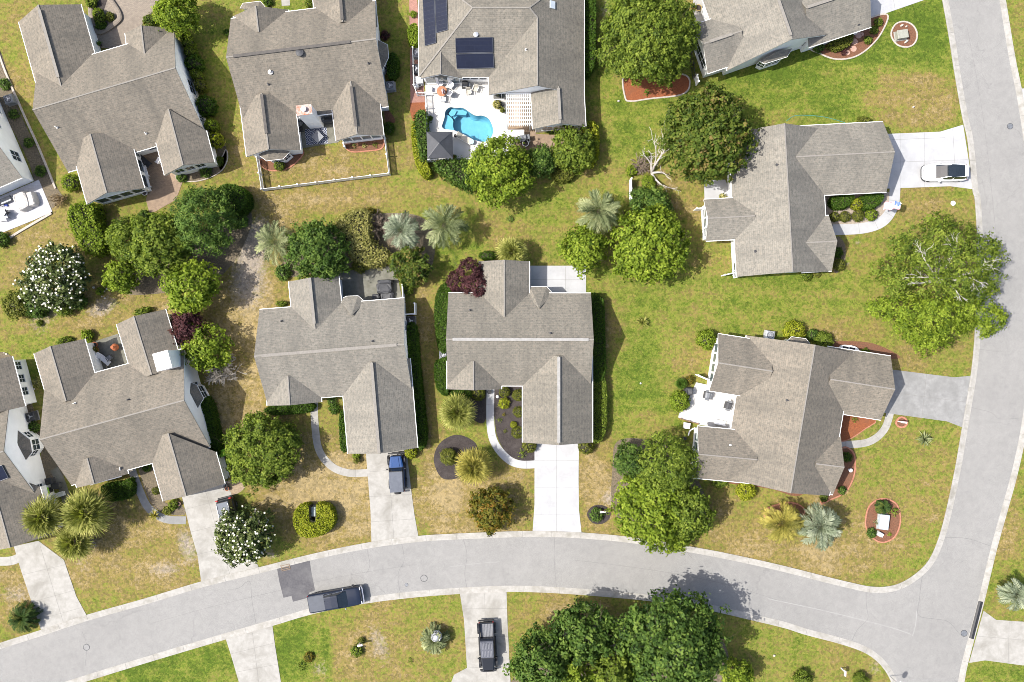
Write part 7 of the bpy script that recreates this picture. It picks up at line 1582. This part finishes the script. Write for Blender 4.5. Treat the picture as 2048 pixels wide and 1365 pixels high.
# covered furniture
def covered(label, px, py, blobs, mat, z=.04, rz=0):
    c = at(px, py, .6); rng = np.random.default_rng(int(px)); mb = MB()
    for bx, by, sx, sy, h in blobs:
        rings = []
        for zz, k in ((0, 1.06), (.15, 1.02), (h*.7, .97), (h*.93, .9), (h, .72)):
            rings.append([(bx+sx*k*(abs(math.cos(a))**.45)*math.copysign(1, math.cos(a))*(1+.04*rng.normal()), by+sy*k*(abs(math.sin(a))**.45)*math.copysign(1, math.sin(a))*(1+.04*rng.normal()), zz+.03*rng.normal()*(zz > .1)) for a in [2*math.pi*i/18 for i in range(18)]])
        mb.loft(rings)
    o = mb.build('covered_furniture', mat, None, None); o.location = (c.x, c.y, z); o.rotation_euler.z = rz; return tag(o, label, 'furniture cover')
covered('large black covered furniture set on the mossy patio', 769, 578, [(0, .1, .85, .62, .8), (.1, .75, .82, .22, 1.0), (.2, -.75, .70, .42, .55)], M_CHAR, .04, .06); covered('small black covered footstool beside the large covered set', 751, 594, [(0, 0, .45, .32, .5)], M_CHAR, .04, .05); covered('white covered round furniture on the white stone terrace', 51, 402, [(-.35, .1, .75, 1.0, .9), (.45, 0, .65, .8, .75)], M('white_cover', (.50, .47, .44), (.38, .355, .33), 2, .8, bmp=.3), .05, .35); covered('round black covered stove at the left of the pale deck', 1377, 783, [(0, 0, .42, .42, .9)], M_CHAR, .25)
table('white square table on the white stone terrace at the left edge', 3, 431, .5, M_WHITEP, M_CHAR, (1.1, 1.0), .75, .4); chair('dark wicker chair beside the white square table at the left edge', 12, 426, 2.5, M_CHAR, M_CHAR); lounger('grey lounger against the terrace wall at the left edge', 8, 402, .4, M_GREYM, M_CHAR); single('folded_blue_cushion', M('blue_cushion', (.03, .05, .25), (.02, .035, .18), 4, .8), 'dark blue cushion lying on the white stone terrace', 'cushion', 13, 411, lambda mb: mb.box((0, 0, .1), (.42, .22, .12), -.3, 0, .04), .05)
single('storage_box', M_WHITEP, 'white square storage box below the pale deck corner', 'storage box', 1372, 851, lambda mb: [mb.box((0, 0, .25), (.62, .58, .5), 0, 0, .03), mb.box((0, 0, .52), (.68, .64, .06), 0, 0, .02)], 0, -.15)
single('drain_pipe', M_WHITEP, 'white bent drain pipe lying beside the mint glass wall', 'drain pipe', 1382, 862, lambda mb: mb.tube([(-.3, -.5, .1), (-.2, -.1, .1), (0, .15, .12), (.4, .3, .12), (.9, .42, .15)], .07, 8)); single('round_drain_cover', M_CHAR, 'dark round drain ring on the lawn below the storage box', 'drain ring', 1369, 877, lambda mb: mb.lathe((0, 0, 0), [(.2, 0), (.2, .22), (.15, .22), (.14, .1)], 16))
single('small_boat', [M_WHITEP, M_BLACK], 'small white boat hull with dark inside, half under the eave in brown mulch', 'boat', 1696, 699, lambda mb: [mb.loft([[(x, y*w, z) for y, z in ((1, .42), (.8, .1), (0, .0), (-.8, .1), (-1, .42))] for x, w in ((-1.0, .28), (-.6, .40), (0, .44), (.5, .40), (.9, .24), (1.05, .05))]), mb.box((-.1, 0, .425), (1.3, .5, .02), 0, 1, .01), mb.box((-.1, 0, .45), (.1, .74, .04))], 0, -.15)
fence('low pale railing between the pale deck and the lower wing', [(1361, 838), (1395, 848)], .5, M_WOOD, 'rail', 1.0)
# flag of stripes and blue canton on a leaning pole
def flag():
    a = W(1801, 411, 2.4); b = W(1797, 404.5, 2.9); base = W(1795, 404, 0)
    t = thing('flag', 'striped flag with blue canton drooping over the curved white walk', 'flag', (a.x, a.y, 0))
    mb = MB(); mb.tube([(a.x+.05, a.y-.05, 0), (a.x, a.y, 1.4), (a.x-.15, a.y+.1, 2.95)], .03, 8); mb.build('pole', M_WHITEP, t)
    m = MB(); nx, ny = 26, 13; o = Vector((a.x-.12, a.y+.35, 2.75)); rows = []
    for i in range(nx+1):
        rows.append([o+Vector((-1.5*i/nx, -.78*j/ny-.08*math.sin(i*.5), -.55*(i/nx)**1.3-.16*j/ny+.05*math.sin(i*.8+j*.3))) for j in range(ny+1)])
    for i in range(nx):
        for j in range(ny):
            canton = i < 10 and j < 7
            star = canton and (i % 3 == 1) and (j % 2 == 1)
            m.face([rows[i][j], rows[i][j+1], rows[i+1][j+1], rows[i+1][j]], 2 if canton and not star else (0 if (star or j % 2) else 1))
    m.build('cloth', [M('flag_white', (.62, .62, .64), (.55, .55, .57), 4, .9), M('flag_red', (.42, .19, .21), (.38, .17, .19), 4, .9), M('flag_blue', (.07, .13, .33), (.055, .11, .28), 4, .9)], t)
flag()
# utility boxes, mailboxes, stones
def utility(label, px, py, rz, m, size=(.9, 1.0, .75)):
    c = at(px, py, size[2]); t = thing('utility_box', label, 'utility box', (c.x, c.y, .02)); local(t, 'cabinet', m, lambda mb: mb.box((0, 0, size[2]*.46), (size[0], size[1], size[2]*.92), 0, 0, .03)); local(t, 'lid', m, lambda mb: mb.box((0, 0, size[2]*.96), (size[0]+.06, size[1]+.06, size[2]*.1), 0, 0, .03)); local(t, 'base_pad', M_CONC, lambda mb: mb.box((0, 0, .04), (size[0]+.2, size[1]+.2, .08))); t.rotation_euler.z = rz
utility('grey green utility box enclosed by the golden horseshoe hedge', 627, 1024, 0, M('green_steel', (.26, .31, .30), (.19, .23, .225), 3, .6), (.78, .95, .8)); utility('pale blue utility box inside the brick edged oval bed', 1769, 1045, -.12, M('blue_steel', (.36, .42, .46), (.3, .35, .385), 3, .5), (.95, 1.55, .6)); utility('sand coloured utility box in the small round mulch bed', 1806, 68, .15, M('sage_steel', (.27, .275, .235), (.2, .2, .17), 3, .6), (1.1, .85, .7)); utility('small white meter box at the bottom of the oval bed', 1762, 1070, -.5, M_WHITEP, (.5, .32, .45))
for lab, x, y, sx, sy, rz in (('upper pale rock in the small round mulch bed', 1803, 52, .42, .24, .5), ('small round pale rock beside the upper rock in the round mulch bed', 1812, 54, .22, .2, 0), ('long white rock at the bottom of the small round mulch bed', 1812, 84, .6, .24, .7), ('white rock on the bottom lawn above the leafy shrub', 1548, 1311, .3, .22, .4), ('pale stone half buried on the middle right lawn', 1237, 203, .3, .22, 0), ('pale stone in the dry patch above the right upper house', 1826, 215, .25, .2, .3)):
    single('garden_rock', M('pale_rock', (.5, .46, .40), (.34, .31, .265), 4, .9, bmp=.4), lab, 'rock', x, y, lambda mb: mb.ball((0, 0, .08), (sx*.5, sy*.5, .16), 9, 5), 0, rz)
def rocks():
    rng = np.random.default_rng(3); t = MB()
    for x0, y0, x1, y1, n in ((5, 712, 60, 800, 26), (22, 190, 100, 380, 0), (192, 575, 222, 592, 8)):
        for k in range(n):
            f = rng.random(); c = W(x0+(x1-x0)*f+rng.normal()*7, y0+(y1-y0)*f+rng.normal()*7); s = .07+.13*rng.random(); t.ball((c.x, c.y, s*.3), (s, s*.8, s*.6), 7, 4)
    tag(t.build('edging_rocks', M('pale_rock', (.5, .46, .40)), None, (0, 0, 0)), 'scattered pale rocks in the litter beds by the left houses', 'rocks', None, 'stuff')
rocks()
def mailbox(label, px, py, rz, m=M_WHITEP, h=1.1):
    c = at(px, py, h); t = thing('mailbox', label, 'mailbox', (c.x, c.y, 0)); local(t, 'post', m, lambda mb: [mb.box((0, 0, h*.45), (.11, .11, h*.9), 0, 0, .01), mb.box((.1, 0, h*.8), (.5, .09, .09))]); local(t, 'box', m, lambda mb: mb.loft([[(x, y, z) for y, z in ((.1, h*.86), (.1, h*.98), (.06, h*1.06), (-.06, h*1.06), (-.1, h*.98), (-.1, h*.86))] for x in (-.12, .42)])); local(t, 'flag_arm', M('red_plastic', (.4, .03, .03), (.3, .02, .02), 4, .4), lambda mb: mb.box((.2, .12, h*.98), (.16, .02, .06))); t.rotation_euler.z = rz
mailbox('white mailbox standing in the black mulch circle right of the centre driveway', 1203, 1025, .1); mailbox('bent white mailbox with round top on the bottom brown lawn', 717, 1292, .15); mailbox('white mailbox at the bottom edge of the street curve', 1691, 1345, -1.6); mailbox('slim white post box in the brick ringed mulch circle', 1806, 845, -.1)
def stop_sign():
    c = W(1779, 1352, 0); t = thing('stop_sign', 'red stop sign leaning at the kerb of the junction', 'road sign', (c.x, c.y, 0)); h = 2.2; d = Vector((.95, -.3, 0)).normalized(); s = Vector((-d.y, d.x, 0)); mt = [M('sign_red', (.42, .02, .025), (.36, .018, .022), 4, .4), M_WHITEP]
    mb = MB(); mb.box((c.x-d.x*.04, c.y-d.y*.04, h/2), (.06, .06, h+.3)); mb.build('post', M_STEEL, t); mb = MB()
    def octo(r, off, mi):
        ps = [Vector((c.x, c.y, h+.15))+d*off+s*(r*math.cos(a))+Vector((0, 0, r*math.sin(a))) for a in [math.pi/8+k*math.pi/4 for k in range(8)]]; qs = [p+d*.012 for p in ps]; mb.face(qs, mi); mb.face(ps[::-1], mi)
        for i in range(8): mb.face([ps[i], ps[(i+1) % 8], qs[(i+1) % 8], qs[i]], mi)
    octo(.41, 0, 1); octo(.385, .006, 0); mb.build('sign_face', mt, t)
    cu = bpy.data.curves.new('sign_text', 'FONT'); cu.body = 'STOP'; cu.size = .27; cu.align_x = 'CENTER'; cu.align_y = 'CENTER'; cu.extrude = .004
    tmp = bpy.data.objects.new('tmp', cu); COL.objects.link(tmp); dg = bpy.context.evaluated_depsgraph_get(); me = bpy.data.meshes.new_from_object(tmp.evaluated_get(dg)); bpy.data.objects.remove(tmp)
    up = Vector((0, 0, 1)); M4 = Matrix(((s.x, up.x, d.x, d.x*.024), (s.y, up.y, d.y, d.y*.024), (s.z, up.z, d.z, h+.15), (0, 0, 0, 1))); me.transform(M4); me.materials.clear(); me.materials.append(M_WHITEP); new_obj('lettering', me, t)
stop_sign()
# small shelter / light / street iron
single('globe_lamp', M_WHITEP, 'white globe garden lamp in the black mulch beside the white path', 'garden lamp', 995, 793, lambda mb: [mb.tube([(0, 0, 0), (0, 0, .45)], .04, 8), mb.ball((0, 0, .58), .17, 14, 8)]); single('sphere_ornament', M_WHITEP, 'small white ball ornament on the lawn right of the long east hedge', 'lawn ornament', 1281, 767, lambda mb: [mb.ball((0, 0, .10), .10, 12, 7), mb.tube([(0, 0, -.05), (0, 0, .1)], .05, 6)]); single('garden_ornament', M_WHITEP, 'small white ornament in the curved bed by the front door', 'lawn ornament', 1698, 940, lambda mb: [mb.lathe((0, 0, 0), [(.14, 0), (.1, .1), (.05, .3), (.18, .42), (.2, .46), (.05, .46)], 12)]); single('sprinkler_lid', M_WHITEP, 'white round utility lid in the lawn below the white car', 'utility lid', 1906, 407, lambda mb: mb.lathe((0, 0, 0), [(.26, -.02), (.26, .05), (.2, .08), (.05, .09)], 14)); single('potted_wreath_chair', M_BLACK, 'small black iron planter at the front door of the centre house', 'iron planter', 979, 784, lambda mb: [mb.lathe((0, 0, .05), [(.12, 0), (.22, .3), (.24, .32), (.2, .3)], 12), mb.tube([(-.2, 0, .35), (-.1, 0, .7), (.1, 0, .7), (.2, 0, .35)], .02, 6)])
def lattice():
    c = W(873, 1272, 1.2); t = MB()
    for k in range(10):
        a = math.pi*k/10; t.tube([(.58*math.cos(a)*math.sin(b), .58*math.sin(a)*math.sin(b), 1.35+.58*math.cos(b)) for b in [2*math.pi*i/20 for i in range(21)]], .035, 5)
    for zz in (-.4, -.15, .1, .35): t.tube([(math.sqrt(.58**2-zz*zz)*math.cos(b), math.sqrt(.58**2-zz*zz)*math.sin(b), 1.35+zz) for b in [2*math.pi*i/24 for i in range(25)]], .03, 5)
    t.tube([(0, 0, -.05), (0, 0, .8)], .05, 6)
    o = t.build('wire_globe', M_STEEL, None, None); o.location = (c.x, c.y, 0); tag(o, 'pale metal lattice globe in the small palm on the bottom lawn', 'wire globe')
lattice()
for lab, x, y, r, m in (('manhole cover in the street above the right driveway', 2020, 253, .33, M_GREYM), ('manhole cover at the junction beside the long black ramp', 1928, 1267, .36, M_GREYM), ('manhole cover in the lower left street', 173, 1295, .36, M('pale_iron', (.2, .2, .2), (.14, .14, .14), 6, .7)), ('pale round manhole cover in the street near the navy pickup', 848, 1157, .38, M('pale_iron2', (.21, .208, .204), (.16, .158, .155), 6, .8)), ('small dark iron valve lid in the street left of the pale manhole cover', 813, 1170, .2, M_GREYM)):
    c = at(x, y); t = thing('manhole_cover', lab, 'manhole cover', (c.x, c.y, 0)); local(t, 'cover', m, lambda mb: [mb.lathe((0, 0, 0), [(r*.86, .0), (r*.86, .02), (r*.8, .024)], 20)]+[mb.box((0, -r*.6+r*.3*k, .024), (r*1.2*math.sqrt(max(.1, 1-(.6-.3*k)**2)), r*.08, .012)) for k in range(5)]); local(t, 'ring', M_CHAR, lambda mb: mb.lathe((0, 0, 0), [(r, 0), (r, .021), (r*.88, .021), (r*.88, 0)], 22))
def drain():
    c = at(571, 1134); t = thing('storm_drain', 'rusty slotted storm drain grate at the kerb by the dark asphalt patch', 'storm drain', (c.x, c.y, 0)); r = M('rusty_iron', (.19, .13, .09), (.12, .085, .06), 6, .8)
    local(t, 'frame', r, lambda mb: [mb.box((0, s*.36, .03), (.95, .06, .03)) for s in (1, -1)]+[mb.box((s*.46, 0, .03), (.06, .72, .03)) for s in (1, -1)]); local(t, 'pit', M_BLACK, lambda mb: mb.box((0, 0, .012), (.86, .66, .012))); local(t, 'bars', r, lambda mb: [mb.box((0, -.2+.2*k, .03), (.88, .07, .025)) for k in range(3)]); t.rotation_euler.z = .24
drain()
def ramp_():
    a, b = W(1961, 1203), W(1942, 1277); t = MB(); d = (b-a).normalized(); l = Vector((-d.y, d.x, 0)); L = (b-a).length
    prof = [(-.24, .02), (-.24, .05), (-.05, .13), (.20, .13), (.24, .10), (.24, .02)]
    t.loft([[a+d*x+l*o+Vector((0, 0, z)) for o, z in prof] for x in (0, L)])
    for k in range(1, 24): p = a+d*L*k/24; t.beam(p+l*-.2+Vector((0, 0, .075)), p+l*.18+Vector((0, 0, .14)), .03, .012)
    tag(t.build('kerb_ramp', M_BLACK, None, (a.x, a.y, 0)), 'long black rubber ramp lying along the kerb at the right driveway', 'kerb ramp')
ramp_()
def bikes(label, px, py, rz):
    c = at(px, py, .4); t = thing('bicycle', label, 'bicycle', (c.x, c.y, .03)); tor = lambda x: (lambda mb: mb.tube([(x+.3*math.cos(a), 0, .32+.3*math.sin(a)) for a in [2*math.pi*i/18 for i in range(19)]], .028, 5))
    local(t, 'wheel', M_RUBBER, tor(-.48)); local(t, 'wheel', M_RUBBER, tor(.48)); local(t, 'frame', M_CHAR, lambda mb: [mb.tube([(-.48, 0, .32), (-.1, 0, .3), (.35, 0, .75), (-.15, 0, .72), (-.48, 0, .32)], .022, 6), mb.tube([(.48, 0, .32), (.35, 0, .75), (.32, 0, .95)], .022, 6)]); local(t, 'saddle', M_BLACK, lambda mb: mb.box((-.2, 0, .88), (.26, .13, .06), 0, 0, .02)); local(t, 'handlebar', M_STEEL, lambda mb: mb.tube([(.3, -.27, .97), (.34, 0, .96), (.3, .27, .97)], .016, 6)); t.rotation_euler.z = rz; t.rotation_euler.x = .35
bikes('bicycle leaning at the garage corner behind the black family car', 450, 966, 1.2); single('hose_reel', M_STEEL, 'coiled pale hose reel at the garage corner behind the black family car', 'hose reel', 451, 972, lambda mb: [mb.tube([(.2*math.cos(a), .2*math.sin(a), .12+.01*a) for a in [2*math.pi*i/14 for i in range(43)]], .03, 5)])
utility('white pool pump cabinet in the narrow yard by the rose brick path', 838, 160, .1, M_WHITEP, (.7, .7, .7)); single('pool_filter', M_STEEL, 'round pale pool filter tank in the narrow yard', 'pool filter', 834, 176, lambda mb: [mb.lathe((0, 0, .05), [(.24, 0), (.28, .15), (.28, .55), (.18, .72), (.05, .76)], 16), mb.tube([(.2, 0, .3), (.5, .1, .3), (.5, .5, .3)], .04, 6), mb.tube([(-.2, 0, .5), (-.3, .4, .5), (.1, .7, .4)], .04, 6)])
